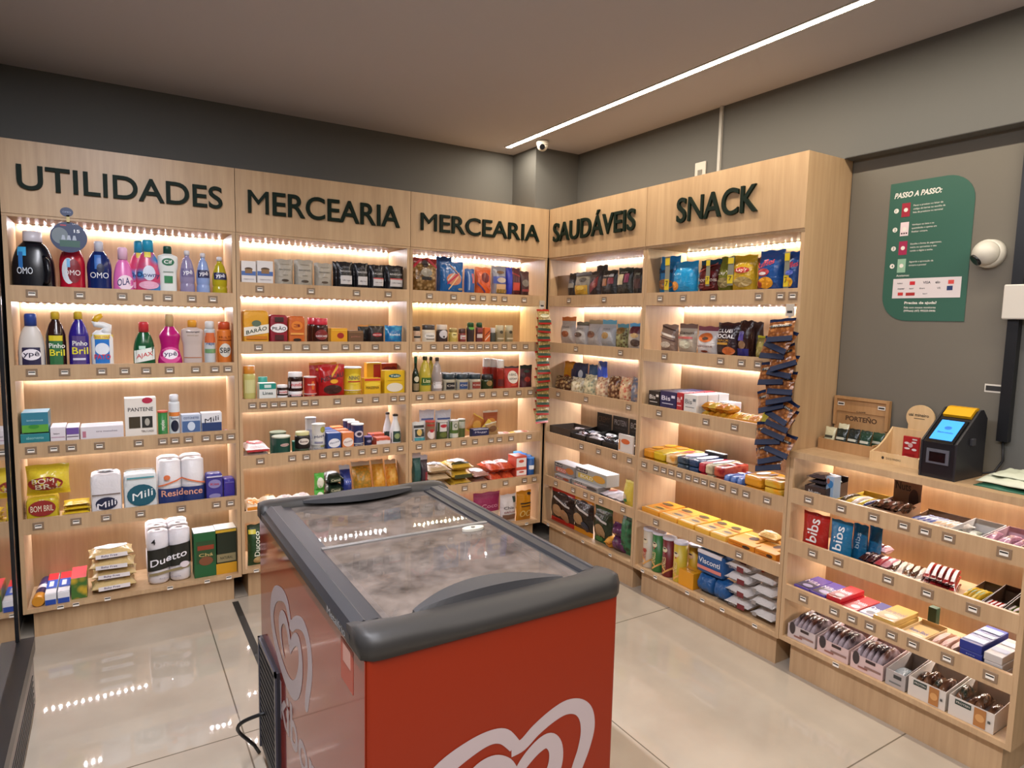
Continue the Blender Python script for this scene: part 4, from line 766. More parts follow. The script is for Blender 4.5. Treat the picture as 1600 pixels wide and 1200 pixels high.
put('B',-2.4489,.042,.2006,'sack',.185,.056,.13,'wet_wipes_pack','wet wipes','second lowest white and gold wet wipes pack of the stack, left unit bottom shelf',{'yaw':-.03,'ro':.2,'seal':.04,'dec':[('e',0,.55,.75,.6,'e8e4e6'),('R',0,.5,.7,.35,'e4dfe0'),('T',-.05,.5,.35,.22,'4a3a6c','Baby Free')],'col':'c9b07c'})
put('B',-2.4578,.03,.2516,'sack',.185,.056,.13,'wet_wipes_pack','wet wipes','second highest white and gold wet wipes pack of the stack, left unit bottom shelf',{'yaw':-.08,'ro':.2,'seal':.04,'dec':[('e',0,.55,.75,.6,'e8e4e6'),('R',0,.5,.7,.35,'e4dfe0'),('T',-.05,.5,.35,.22,'4a3a6c','Baby Free')],'col':'c9b07c'})
put('B',-2.4562,.042,.3026,'sack',.185,.056,.13,'wet_wipes_pack','wet wipes','topmost white and gold wet wipes pack of the stack, left unit bottom shelf',{'yaw':.04,'ro':.2,'seal':.04,'dec':[('e',0,.55,.75,.6,'e8e4e6'),('R',0,.5,.7,.35,'e4dfe0'),('T',-.05,.5,.35,.22,'4a3a6c','Baby Free')],'col':'c9b07c'})
put('B',-2.213,.03,.1496,'rolls',.1913,.2689,.254,'toilet_paper_pack','toilet paper pack','tall toilet paper pack with black band and number 4, left unit bottom shelf',{'n3':(2,3,2),'band':(.3,.7,'23241f'),'bs':.12,'dec':[('W',-.02,.48,.84,.13,'eceaf0','Duetto'),('T',-.36,.82,.1,.1,'1c1c20','4'),('S',0,.24,.95,.05,'8a7c58',.12),('E',.34,.33,.22,.12,'d9cfd6'),('T',0,.12,.5,.04,'9a98a8','folha dupla')],'col':'dcd9de'})
put('B',-2.0498,.03,.1496,'box',.1082,.2334,.1,'cereal_box','box','dark green food carton with white top, left unit bottom shelf',{'dec':[('R',0,.56,.8,.5,'2a4a2a'),('R',0,.66,.7,.1,'8a3a24'),('E',0,.36,.6,.2,'7a4a30'),('T',0,.5,.6,.07,'c9b070','Chá')],'topc':'d9dce6','col':'1f5a32'})
put('B',-1.9534,.03,.1496,'box',.0998,.2367,.1,'cereal_box','box','black and yellow food carton beside the green one, left unit bottom shelf',{'dec':[('R',0,.12,.98,.24,'c7921f'),('R',0,.36,.9,.18,'8a7f5c'),('T',0,.36,.6,.06,'2a2a18','NATURAL'),('R',0,.96,.98,.06,'c7a12f')],'topc':'dcd6c4','col':'1f2a1c'})
put('B',-1.8208,.03,1.6036,'box',.069,.1548,.06,'cup_box','box','white and blue carton with brown cup, far left, second unit top shelf',{'dec':[('R',0,.42,.98,.2,'4a6aa8'),('E',0,.62,.55,.16,'4a3424'),('R',0,.52,.5,.2,'8a6a48'),('T',0,.14,.7,.06,'6a6a80','cappuccino')],'col':'dcd8d6','v0':.32})
put('B',-1.7406,.03,1.6036,'box',.0769,.1601,.06,'cup_box','box','white and blue carton with brown cup, beside the coffee, second unit top shelf',{'dec':[('R',0,.42,.98,.2,'4a6aa8'),('E',0,.62,.55,.16,'4a3424'),('R',0,.52,.5,.2,'8a6a48'),('T',0,.14,.7,.06,'6a6a80','cappuccino')],'col':'dcd8d6','v0':.31})
put('B',-1.642,.03,1.6036,'bag',.092,.1764,.045,'coffee_pouch','coffee pouch','light grey coffee pouch, leftmost of three, second unit top shelf',{'seal':.03,'dec':[('T',0,.58,.62,.06,'4a463e','BAGGIO'),('E',0,.14,.4,.1,'4a3c30'),('R',0,.36,.3,.02,'7a7468'),('R',0,.8,.5,.015,'857e70')],'reps':[(.006,.05,.002)],'grp':'light grey coffee pouches','col':'a69e90','v0':.28})
put('B',-1.5405,.03,1.6036,'bag',.0949,.1799,.045,'coffee_pouch','coffee pouch','light grey coffee pouch, middle of three, second unit top shelf',{'seal':.03,'dec':[('T',0,.58,.62,.06,'4a463e','BAGGIO'),('E',0,.14,.4,.1,'4a3c30'),('R',0,.36,.3,.02,'7a7468'),('R',0,.8,.5,.015,'857e70')],'reps':[(.006,.05,.002)],'grp':'light grey coffee pouches','col':'a69e90','v0':.27})
put('B',-1.4359,.03,1.6036,'bag',.0913,.1699,.045,'coffee_pouch','coffee pouch','light grey coffee pouch, rightmost of three, second unit top shelf',{'seal':.03,'dec':[('T',0,.58,.62,.06,'4a463e','BAGGIO'),('E',0,.14,.4,.1,'4a3c30'),('R',0,.36,.3,.02,'7a7468'),('R',0,.8,.5,.015,'857e70')],'reps':[(.006,.05,.002)],'grp':'light grey coffee pouches','col':'a69e90','v0':.29})
put('B',-1.3225,.03,1.6036,'bag',.0909,.1841,.045,'coffee_pouch','coffee pouch','black coffee pouch with white label, leftmost, second unit top shelf',{'ro':.3,'seal':.03,'dec':[('R',.05,.25,.7,.3,'c9c6c6'),('R',.05,.42,.7,.05,'c9c6c6'),('T',.02,.62,.66,.07,'c9c6c6','BAGGIO'),('E',.02,.78,.5,.08,'4a4a50'),('T',.05,.25,.5,.05,'55525a','drip')],'reps':[(-.006,.05,.002)],'grp':'black coffee pouches','col':'17161a','v0':.27})
put('B',-1.229,.03,1.6036,'bag',.0791,.1832,.045,'coffee_pouch','coffee pouch','black coffee pouch with white label, second from left, second unit top shelf',{'ro':.3,'seal':.03,'dec':[('R',.05,.25,.7,.3,'c9c6c6'),('R',.05,.42,.7,.05,'c9c6c6'),('T',.02,.62,.66,.07,'c9c6c6','BAGGIO'),('E',.02,.78,.5,.08,'4a4a50'),('T',.05,.25,.5,.05,'55525a','drip')],'reps':[(-.006,.05,.002)],'grp':'black coffee pouches','col':'17161a','v0':.27})
put('B',-1.1384,.03,1.6036,'bag',.0849,.1784,.045,'coffee_pouch','coffee pouch','black coffee pouch with red edged white label, second from right, second unit top shelf',{'ro':.3,'seal':.03,'dec':[('R',.05,.25,.7,.3,'c9c6c6'),('R',.05,.42,.7,.05,'c04a4a'),('T',.02,.62,.66,.07,'c9c6c6','BAGGIO'),('E',.02,.78,.5,.08,'4a4a50'),('T',.05,.25,.5,.05,'55525a','drip')],'reps':[(-.006,.05,.002)],'grp':'black coffee pouches','col':'17161a','v0':.27})
put('B',-1.0337,.03,1.6036,'bag',.1065,.1814,.045,'coffee_pouch','coffee pouch','black coffee pouch with red edged white label, rightmost, second unit top shelf',{'ro':.3,'seal':.03,'dec':[('R',.05,.25,.7,.3,'c9c6c6'),('R',.05,.42,.7,.05,'c04a4a'),('T',.02,.62,.66,.07,'c9c6c6','BAGGIO'),('E',.02,.78,.5,.08,'4a4a50'),('T',.05,.25,.5,.05,'55525a','drip')],'reps':[(-.006,.05,.002)],'grp':'black coffee pouches','col':'17161a','v0':.27})
put('B',-1.7879,.03,1.3086,'rbox',.1254,.2031,.08,'coffee_pack','coffee pack','large orange yellow coffee pack with white band, second unit second shelf',{'dec':[('S',0,.36,.96,.28,'e6e0d0',.15),('W',0,.37,.8,.15,'2b3a2a','BARÃO'),('E',0,.58,.36,.2,'5a6a54'),('R',0,.12,.8,.1,'c4761c')],'col':'d79a22','v0':.22})
put('B',-1.6762,.03,1.3086,'rbox',.0887,.1828,.07,'coffee_pack','coffee pack','dark red coffee pack with white oval, second unit second shelf',{'dec':[('E',0,.5,.96,.34,'ece6e6'),('T',0,.5,.78,.15,'1d1418','PILÃO'),('R',0,.82,.5,.18,'3a1c18'),('R',0,.15,.5,.2,'4a1c1c')],'col':'8c1226','v0':.24})
put('B',-1.5849,.03,1.3086,'rbox',.0847,.1782,.07,'coffee_pack','coffee pack','orange coffee pack beside the dark red one, second unit second shelf',{'dec':[('E',0,.62,.7,.36,'d97c2c'),('T',0,.62,.4,.12,'7a2410','3'),('R',0,.3,.8,.08,'e09a4a'),('E',0,.06,.5,.12,'2a1a10')],'col':'c4601c','v0':.25})
put('B',-1.4789,.07,1.3086,'jarw',.0713,.1698,.07,'instant_coffee_jar','coffee jar','instant coffee jar with red lid, left of two, second unit second shelf',{'cap':'c12a3a','ro':.15,'col':'3a1c14'})
put('B',-1.4566,.0195,1.3086,'jarw',.0844,.1674,.07,'instant_coffee_jar','coffee jar','instant coffee jar with red lid, right of two, second unit second shelf',{'cap':'c12a3a','ro':.15,'dec':[('E',0,.3,.8,.45,'7a2420'),('T',0,.25,.7,.1,'e6dcdc','NESCAFÉ')],'col':'3a1c14','v0':.26})
put('B',-1.3591,.03,1.3086,'box',.0908,.1168,.05,'filter_box','box','yellow orange carton with red heart mark, second unit second shelf',{'dec':[('E',.08,.45,.42,.44,'9c2a20'),('R',0,.86,.9,.08,'e6b83a')],'col':'d99a1e','v0':.37})
put('B',-1.2658,.03,1.3086,'box',.0861,.1037,.06,'capsule_box','box','low brown carton beside the yellow one, second unit second shelf',{'dec':[('T',0,.45,.6,.16,'a86a5a','pilão'),('R',0,.88,.9,.1,'8a6a4a')],'col':'6a4c34','v0':.42})
put('B',-1.1993,.08,1.3086,'bag',.0701,.1356,.03,'coffee_sachet','coffee sachet','black and orange sachet behind the brown carton, second unit second shelf',{'sealc':'c9822c','col':'1f1a1a'})
put('B',-1.1397,.035,1.3086,'bag',.0931,.141,.04,'coffee_sachet','coffee sachet','black and gold sachet beside the blue one, second unit second shelf',{'sealc':'a87a3a','dec':[('E',0,.4,.6,.24,'a02a2e'),('T',0,.4,.5,.09,'e6dcdc','NESCAFÉ')],'col':'201614','v0':.31})
put('B',-1.036,.03,1.3086,'bag',.1073,.1353,.05,'milk_powder_sachet','sachet','shiny light blue sachet at the right end, second unit second shelf',{'col2':'1f6aa4','sc':30,'ro':.2,'dec':[('T',0,.45,.6,.15,'dfeef6','Itambé')],'col':'3a9cc6','v0':.32})
put('B',-1.8194,.03,1.0086,'box',.0705,.04,.08,'gelatin_box','box','pink carton at the left end, second unit third shelf',{'dec':[('T',0,.4,.5,.3,'a02a3a','sal')],'col':'d88c90','v0':.7})
put('B',-1.8215,.035,1.0506,'jar',.0611,.1722,.06,'honey_jar','jar','yellow green jar with orange lid, second unit third shelf',{'cap':'c4802a','dec':[('R',0,.4,.8,.4,'c9c68c')],'col':'b9b46a'})
put('B',-1.7368,.03,1.0086,'box',.0848,.1259,.06,'sweetener_box','box','white carton with teal top, second unit third shelf',{'dec':[('R',0,.8,.98,.38,'1f8a7c'),('R',0,.8,.4,.2,'c9dcd6'),('T',0,.35,.6,.2,'1d3a3a','Linea')],'col':'d9dcd8','v0':.37})
put('B',-1.7405,.12,1.0086,'jar',.0512,.1482,.04,'sweetener_jar','jar','small turquoise jar behind the teal topped carton, second unit third shelf',{'cap':'3a9c90','col':'5ab8a8'})
put('B',-1.6583,.03,1.0086,'jar',.058,.055,.06,'spread_jar','spread jar','small hazelnut spread jar with white lid, lower, second unit third shelf',{'cap':'e6e2e2','ro':.2,'dec':[('R',0,.36,.95,.36,'dccfcf'),('T',0,.38,.7,.2,'c22a34','nutella')],'col':'2a1410','v0':.7})
put('B',-1.5886,.03,1.0086,'jar',.079,.075,.075,'spread_jar','spread jar','large hazelnut spread jar with white lid, lower, second unit third shelf',{'cap':'e6e2e2','ro':.2,'dec':[('R',0,.36,.95,.36,'dccfcf'),('T',0,.38,.7,.18,'c22a34','nutella')],'col':'2a1410','v0':.62})
put('B',-1.511,.03,1.0086,'can',.0674,.06,.065,'powder_tin','tin','red powder tin with white lid, lower, second unit third shelf',{'cap':'ddd2ce','dec':[('R',.1,.5,.2,.5,'d96a2a'),('T',0,.55,.6,.16,'e6dcd6','toddy')],'col':'b02a22','v0':.7})
put('B',-1.6576,.03,1.0646,'jar',.0579,.055,.06,'spread_jar','spread jar','small hazelnut spread jar with white lid, upper, second unit third shelf',{'cap':'e6e2e2','ro':.2,'dec':[('R',0,.36,.95,.36,'dccfcf'),('T',0,.38,.7,.2,'c22a34','nutella')],'col':'2a1410'})
put('B',-1.5877,.03,1.0846,'jar',.0788,.1,.075,'spread_jar','spread jar','large hazelnut spread jar with white lid, upper, second unit third shelf',{'cap':'e6e2e2','ro':.2,'dec':[('R',0,.36,.95,.36,'dccfcf'),('T',0,.38,.7,.18,'c22a34','nutella')],'col':'2a1410'})
put('B',-1.5104,.03,1.0696,'can',.0672,.09,.065,'powder_tin','tin','red powder tin with white lid, upper, second unit third shelf',{'cap':'ddd2ce','dec':[('R',.1,.5,.2,.5,'d96a2a'),('T',0,.55,.6,.16,'e6dcd6','toddy')],'col':'b02a22'})
put('B',-1.4192,.12,1.0086,'bag',.1547,.2217,.04,'cocoa_pouch','cocoa pouch','red and gold cocoa pouch behind the big one, second unit third shelf',{'sealc':'c9822c','dec':[('E',0,.8,.6,.12,'d9a22a')],'col':'a8201c','v0':.16})
put('B',-1.3981,.02,1.0086,'bag',.1457,.2178,.06,'cocoa_pouch','cocoa pouch','large red cocoa drink pouch with black lettering, second unit third shelf',{'ro':.2,'dec':[('W',0,.6,.84,.15,'16131a','NESCAU'),('E',.05,.46,.3,.14,'e0a22a'),('E',0,.2,.7,.3,'3a1814'),('S',.1,.8,.3,.1,'d9a22a',.4)],'col':'a81c1e','v0':.22})
put('B',-1.2749,.02,1.0086,'can',.0973,.072,.09,'milk_powder_tin','milk powder tin','yellow milk powder tin, lower, second unit third shelf',{'cap':'ded8cc','dec':[('E',0,.5,.8,.5,'e0c83a'),('T',0,.55,.62,.18,'24345c','NINHO'),('R',0,.38,.7,.06,'b03a24')],'col':'cfb022','v0':.66})
put('B',-1.2748,.02,1.0816,'can',.097,.125,.09,'milk_powder_tin','milk powder tin','yellow milk powder tin with white lid, upper, second unit third shelf',{'cap':'ded8cc','dec':[('E',0,.5,.8,.5,'e0c83a'),('T',0,.55,.62,.18,'24345c','NINHO'),('R',0,.38,.7,.06,'b03a24')],'col':'cfb022'})
put('B',-1.1693,.03,1.0086,'box',.0967,.1365,.05,'corn_starch_box','box','small yellow corn starch carton, second unit third shelf',{'dec':[('R',0,.9,.96,.14,'c4402a'),('E',0,.62,.9,.3,'e6c63a'),('T',0,.4,.8,.16,'2a2418','MAIZENA')],'col':'dcae1f','v0':.34})
put('B',-1.1279,.12,1.0086,'box',.0878,.2171,.05,'cereal_carton','box','orange carton standing behind the corn starch, second unit third shelf',{'dec':[('R',.2,.5,.5,.9,'a82a1c')],'col':'d9a21f','v0':.17})
put('B',-1.0378,.14,1.0086,'box',.1187,.21,.05,'cereal_carton','box','red carton standing behind the large yellow one, second unit third shelf',{'dec':[('E',0,.8,.5,.2,'7a1c14'),('E',.3,.8,.3,.2,'7a1c14')],'col':'b8401f','v0':.17})
put('B',-1.0401,.02,1.0086,'box',.1232,.1782,.06,'tapioca_box','box','large yellow carton with white bowl picture, second unit third shelf',{'dec':[('E',0,.76,.6,.18,'1f5a5a'),('T',0,.76,.44,.09,'e6ead6','Yoki'),('E',0,.25,.8,.4,'d9d2c0'),('R',0,.56,.7,.02,'a8841a')],'col':'d9b21f','v0':.27})
put('B',-1.7843,.03,.7156,'sack',.1314,.05,.2,'sugar_bag','sugar bag','red and white sugar bag at the left end, lower, second unit fourth shelf',{'dec':[('e',0,.5,.7,.5,'c44a4e'),('e',0,.5,.5,.25,'e6dada'),('R',0,.4,.9,.2,'b8383c')],'col':'dccfd0'})
put('B',-1.79,.03,.7616,'sack',.1185,.05,.2,'sugar_bag','sugar bag','red and white sugar bag at the left end, upper, second unit fourth shelf',{'dec':[('e',0,.5,.7,.5,'c44a4e'),('e',0,.5,.5,.25,'e6dada'),('R',0,.4,.9,.2,'b8383c')],'col':'dccfd0'})
put('B',-1.6619,.12,.7156,'can',.086,.1347,.12,'coffee_tin','tin','dark green tin behind its twin, second unit fourth shelf',{'cap':'7c8a72','col':'1f4a3a'})
put('B',-1.665,.02,.7156,'can',.0938,.1271,.12,'coffee_tin','tin','dark green tin with pale lid in front, second unit fourth shelf',{'cap':'a9b09a','dec':[('E',.1,.5,.5,.2,'c9b0a8'),('T',.1,.5,.4,.1,'7a1c2a','Melitta')],'col':'17463a','v0':.36})
put('B',-1.5855,.1,.7156,'can',.027,.0861,.06,'small_tin','tin','small green tin between the dark tins, second unit fourth shelf',{'cap':'7fae9a','col':'1f5a44'})
put('B',-1.5545,.03,.7156,'jarw',.0805,.055,.08,'olive_tin','jar','black jar with cream label, lower, second unit fourth shelf',{'cap':'3a4a34','dec':[('E',0,.45,.7,.4,'d6cfc4'),('T',0,.45,.5,.14,'4a1c1c','Bonne')],'col':'1a1614','v0':.7})
put('B',-1.5538,.03,.7716,'jarw',.0804,.088,.08,'olive_tin','jar','black jar with cream label and pale lid, upper, second unit fourth shelf',{'cap':'c9c48c','dec':[('E',0,.45,.7,.4,'d6cfc4'),('T',0,.45,.5,.14,'4a1c1c','Bonne')],'col':'1a1614'})
put('B',-1.4853,.13,.7156,'can',.0593,.2033,.07,'condensed_milk_tin','milk tin','tall pair of white milk tins behind, second unit fourth shelf',{'cap':'b9b9c0','dec':[('R',0,.5,.9,.3,'a8a8b8')],'col':'cfcdd2','v0':.12})
put('B',-1.4665,.03,.7156,'can',.0723,.068,.08,'condensed_milk_tin','milk tin','white milk tin with yellow crest, lower, second unit fourth shelf',{'cap':'b9b9b2','dec':[('E',.2,.75,.4,.3,'9a9a3a'),('W',-.05,.42,.7,.16,'1d2a5c','Moça'),('R',-.1,.12,.6,.1,'8a8aa0')],'col':'d2cfc8','v0':.64})
put('B',-1.4658,.03,.7846,'can',.0721,.112,.08,'condensed_milk_tin','milk tin','white milk tin with yellow crest, upper, second unit fourth shelf',{'cap':'b9b9b2','dec':[('E',.2,.75,.4,.3,'9a9a3a'),('W',-.05,.42,.7,.16,'1d2a5c','Moça'),('R',-.1,.12,.6,.1,'8a8aa0')],'col':'d2cfc8'})
put('B',-1.3915,.02,.7156,'box',.0737,.131,.06,'milk_carton','milk carton','blue and white milk cream carton, second unit fourth shelf',{'dec':[('E',0,.35,.9,.6,'dfe2ea'),('W',0,.4,.7,.14,'1d2a5c','Mococa')],'reps':[(0,.075,0),(0,.15,0)],'grp':'blue and white milk cream cartons','col':'2a4a8c','v0':.35})
put('B',-1.314,.02,.7156,'box',.0646,.1289,.06,'milk_carton','milk carton','orange and white milk cream carton, second unit fourth shelf',{'dec':[('E',0,.35,.9,.6,'e6dcd6'),('W',0,.4,.7,.14,'6a2a1c','Mococa')],'reps':[(-.006,.075,.004),(-.012,.15,.008)],'grp':'orange and white milk cream cartons','col':'d9804a','v0':.35})
put('B',-1.2497,.02,.7156,'can',.0695,.062,.075,'cream_tin','cream tin','front navy cream tin with white crest, lower, second unit fourth shelf',{'cap':'c9cfd0','dec':[('E',0,.5,.7,.36,'c9c2cc'),('E',0,.5,.4,.2,'3a2a3c')],'col':'26305e','v0':.7})
put('B',-1.2496,.02,.7786,'can',.0694,.105,.075,'cream_tin','cream tin','front navy cream tin with white crest, upper, second unit fourth shelf',{'cap':'c9cfd0','dec':[('E',0,.5,.7,.36,'c9c2cc'),('E',0,.5,.4,.2,'3a2a3c')],'col':'26305e'})
put('B',-1.2477,.1,.7156,'can',.0669,.062,.075,'cream_tin','cream tin','middle navy cream tin with white crest, lower, second unit fourth shelf',{'cap':'c9cfd0','dec':[('R',0,.5,.9,.3,'3f6a9c')],'col':'26305e','v0':.5})
put('B',-1.2476,.1,.7786,'can',.0667,.105,.075,'cream_tin','cream tin','middle navy cream tin with white crest, upper, second unit fourth shelf',{'cap':'c9cfd0','dec':[('R',0,.5,.9,.3,'3f6a9c')],'col':'26305e'})
put('B',-1.2485,.18,.7156,'can',.0678,.062,.075,'cream_tin','cream tin','rear navy cream tin with white crest, lower, second unit fourth shelf',{'cap':'c9cfd0','dec':[('R',0,.5,.9,.3,'3f6a9c')],'col':'26305e','v0':.26})
put('B',-1.2483,.18,.7786,'can',.0677,.105,.075,'cream_tin','cream tin','rear navy cream tin with white crest, upper, second unit fourth shelf',{'cap':'c9cfd0','dec':[('R',0,.5,.9,.3,'3f6a9c')],'col':'26305e'})
put('B',-1.1882,.03,.7156,'can',.0448,.0921,.06,'small_cream_tin','cream tin','small dark blue tin with purple lid, second unit fourth shelf',{'cap':'6a5aa0','dec':[('E',0,.5,.6,.3,'8c8aa8')],'reps':[(.045,.06,0),(-.02,.12,.01)],'grp':'small dark blue tins with purple lids','col':'26284a','v0':.47})
put('B',-1.1074,.02,.7156,'box',.0838,.0838,.06,'cream_carton','cream carton','red and white short cream carton, second unit fourth shelf',{'dec':[('R',0,.3,.98,.5,'ddd6d6'),('T',0,.6,.6,.2,'e9dcd6','Nestlé')],'reps':[(-.01,.07,.012)],'grp':'red and white short cream cartons','col':'c2563c','v0':.54})
put('B',-1.0423,.1,.7156,'milk',.055,.2147,.06,'coconut_milk_bottle','coconut milk bottle','white coconut milk bottle with black cap, rear, second unit fourth shelf',{'cap':'2a2018','dec':[('R',0,.22,.9,.34,'2a3a34')],'col':'dcdcdc','v0':.15})
put('B',-1.0178,.03,.7156,'milk',.0703,.2114,.07,'coconut_milk_bottle','coconut milk bottle','white coconut milk bottle with green label, front, second unit fourth shelf',{'cap':'2a2018','dec':[('R',0,.22,.9,.38,'24423a'),('E',0,.24,.5,.2,'8a9a6a')],'col':'dcdcdc','v0':.21})
put('B',-1.8097,.03,.4316,'sack',.0846,.07,.19,'flour_bag','flour bag','orange and white flour bag, leftmost, second unit fifth shelf',{'dec':[('R',0,.5,.9,.5,'d98a2a'),('e',0,.3,.7,.3,'d98a2a')],'col':'dccab0'})
put('B',-1.7194,.03,.4316,'sack',.0869,.075,.19,'flour_bag','flour bag','orange and white flour bag beside the leftmost, second unit fifth shelf',{'dec':[('R',0,.5,.9,.5,'cf9238'),('e',0,.7,.7,.3,'d9a24a')],'col':'dccab0'})
put('B',-1.63,.03,.4366,'sack',.0827,.06,.19,'flour_bag','flour bag','plain white flour bag, left of two, second unit fifth shelf',{'dec':[('e',0,.5,.5,.3,'b9a9a8')],'col':'d9cfca'})
put('B',-1.5398,.03,.4366,'sack',.0883,.06,.19,'flour_bag','flour bag','plain white flour bag, right of two, second unit fifth shelf',{'dec':[('e',0,.5,.5,.3,'b9a9a8')],'col':'d9cfca'})
put('B',-1.4666,.03,.4316,'bag',.0555,.1,.06,'bean_bag','grain bag','bright green and white grain bag, lower, second unit fifth shelf',{'dec':[('E',0,.5,.7,.6,'dad8c8')],'col':'4fa83c','v0':.32})
put('B',-1.466,.03,.5216,'bag',.0554,.1,.06,'bean_bag','grain bag','bright green and white grain bag, upper, second unit fifth shelf',{'dec':[('E',0,.5,.7,.6,'dad8c8')],'col':'4fa83c'})
put('B',-1.3827,.03,.4316,'sack',.1,.062,.16,'bean_bag','bean bag','lowest black and green bean bag of the stack, second unit fifth shelf',{'seal':.03,'ro':.25,'dec':[('R',0,.5,.6,.4,'2a3a24'),('T',0,.5,.5,.22,'c9c4a8','Camil')],'col':'16241a'})
put('B',-1.3824,.03,.4896,'sack',.1,.062,.16,'bean_bag','bean bag','middle black and green bean bag of the stack, second unit fifth shelf',{'seal':.03,'ro':.25,'dec':[('R',0,.5,.6,.4,'2a3a24'),('T',0,.5,.5,.22,'c9c4a8','Camil')],'col':'16241a'})
put('B',-1.3822,.03,.5476,'sack',.1,.062,.16,'bean_bag','bean bag','topmost black and green bean bag of the stack, second unit fifth shelf',{'seal':.03,'ro':.25,'dec':[('R',0,.5,.6,.4,'2a3a24'),('T',0,.5,.5,.22,'c9c4a8','Camil')],'col':'16241a'})
put('B',-1.3024,.03,.459,'bag',.0618,.2017,.08,'rice_bag','rice bag','dark blue bag with white top, second unit fifth shelf',{'sealc':'c9cfe0','seal':.16,'dec':[('R',0,.4,.7,.2,'3a4c9c'),('T',0,.4,.5,.08,'c9cfe6','Tio')],'tilt':-.35,'yaw':0,'col':'1f2f74','v0':.16})
put('B',-1.1964,.06,.459,'bag',.1129,.2069,.08,'pasta_bag','pasta bag','golden pasta bag with white top, left, second unit fifth shelf',{'col2':'9c7a2c','sc':60,'sealc':'ddd2c4','seal':.16,'tilt':-.35,'col':'c98a24'})
put('B',-1.0977,.05,.459,'bag',.0734,.2104,.08,'pasta_bag','pasta bag','orange pasta bag in the middle of the pasta row, second unit fifth shelf',{'col2':'e0a84a','sc':50,'sealc':'ddc8a8','seal':.16,'tilt':-.35,'col':'d9942a'})
put('B',-1.0164,.05,.459,'bag',.0711,.2024,.08,'pasta_bag','pasta bag','orange pasta bag at the right end, second unit fifth shelf',{'col2':'e0a84a','sc':50,'sealc':'e0d2c4','seal':.16,'tilt':-.35,'col':'d9892a'})
put('B',-1.8034,.02,.1606,'bag',.0882,.2212,.07,'coconut_bag','coconut bag','dark green grated coconut bag with white writing, second unit bottom shelf',{'dec':[('V',0,.55,.3,.6,'e6ead9','Ducoco'),('R',-.25,.85,.4,.1,'cfc43a'),('E',.1,.14,.6,.2,'b9a070')],'col':'1f4020'})
put('B',-.8412,.03,1.6036,'bag',.1564,.2376,.07,'pasta_bag','pasta bag','clear bow pasta bag with red and black top, third unit top shelf',{'col2':'6a4c24','sc':45,'sealc':'7a1c22','seal':.14,'ro':.2,'dec':[('E',0,.55,.45,.26,'8a8478'),('R',0,.37,.4,.1,'17161a'),('S',-.3,.85,.35,.1,'b02a3a',.3),('S',.3,.85,.35,.1,'b02a3a',-.3),('E',0,.83,.25,.22,'2b2126')],'col':'a8895c','v0':.21})
put('B',-.686,.1,1.6036,'bag',.1015,.2605,.05,'pasta_bag','pasta bag','blue pasta bag standing behind its neighbour, third unit top shelf',{'col':'1f4f86'})
put('B',-.6661,.03,1.6036,'bag',.1557,.2269,.06,'pasta_bag','pasta bag','blue pasta bag with picture of tube pasta, third unit top shelf',{'ro':.2,'dec':[('E',.02,.42,.62,.4,'c07a5c'),('S',0,.45,.5,.07,'b02a4c',.4),('S',.1,.7,.4,.04,'c9a070',-.4),('S',0,.3,.4,.06,'d9b98a',.5),('S',-.1,.5,.3,.06,'c9c0b8',.3),('E',.3,.1,.2,.08,'b0a080')],'col':'1d5c9c','v0':.21})
put('B',-.5449,.03,1.6036,'bag',.0652,.1925,.06,'pasta_bag','pasta bag','narrow blue striped bag, third unit top shelf',{'dec':[('R',-.2,.5,.12,.8,'9cb0d0'),('R',.2,.6,.2,.4,'c96a6a')],'col':'2a5a9c','v0':.25})
put('B',-.4509,.03,1.6036,'bag',.1114,.2059,.06,'snack_bag','snack bag','orange and maroon snack bag, third unit top shelf',{'ro':.25,'sealc':'d9784a','dec':[('E',.05,.6,.5,.4,'6a1c14'),('S',.1,.3,.7,.12,'c9552c',-.5),('S',-.2,.2,.5,.1,'5a3a5c',-.5)],'col':'cf5a28','v0':.24})
put('B',-.3363,.03,1.6036,'bag',.1056,.2207,.06,'snack_bag','snack bag','silver and blue snack bag, third unit top shelf',{'ro':.25,'dec':[('R',-.05,.5,.8,.26,'3a4a98'),('E',.05,.5,.6,.2,'b8a898'),('R',.1,.2,.8,.3,'c9a27a'),('R',.1,.1,.7,.14,'8a6a24'),('E',0,.78,.5,.12,'6a4a2a')],'col':'8a8a94','v0':.22})
put('B',-.2636,.03,1.6036,'bag',.0468,.2173,.05,'snack_bag','snack bag','narrow bright blue snack bag, third unit top shelf',{'col':'2a36a8'})
put('B',-.2181,.03,1.6036,'bag',.071,.216,.05,'snack_bag','snack bag','dark maroon snack bag with red letter mark, third unit top shelf',{'dec':[('R',0,.3,.7,.3,'b8402a'),('S',0,.75,.9,.06,'8a2a2a',-.3)],'col':'4a1418','v0':.23})
put('B',-.15,.03,1.6036,'bag',.0722,.1999,.05,'snack_bag','snack bag','brown and grey snack bag at the right end, third unit top shelf',{'dec':[('E',0,.5,.7,.3,'6f6458'),('R',0,.2,.7,.1,'8a3a3a')],'col':'3f1f1c','v0':.24})
put('B',-.8935,.03,1.3086,'mustard',.0478,.1336,.05,'sauce_jar','sauce jar','cream sauce jar with dark lid, leftmost, third unit second shelf',{'pr':'jarw','cap':'2b2a2c','dec':[('R',0,.3,.9,.12,'2b2a2c'),('R',0,.55,.8,.25,'c2a288')],'col':'c9b49c','v0':.33})
put('B',-.8136,.03,1.3086,'jarw',.0856,.1422,.06,'sauce_jar','sauce jar','mayonnaise jar with dark lid and crest, third unit second shelf',{'cap':'3a3432','dec':[('E',0,.35,.8,.4,'d9d4cc'),('T',0,.35,.55,.1,'2a2622','Heinz'),('R',0,.15,.6,.05,'5a5450')],'col':'cfc4b0','v0':.31})
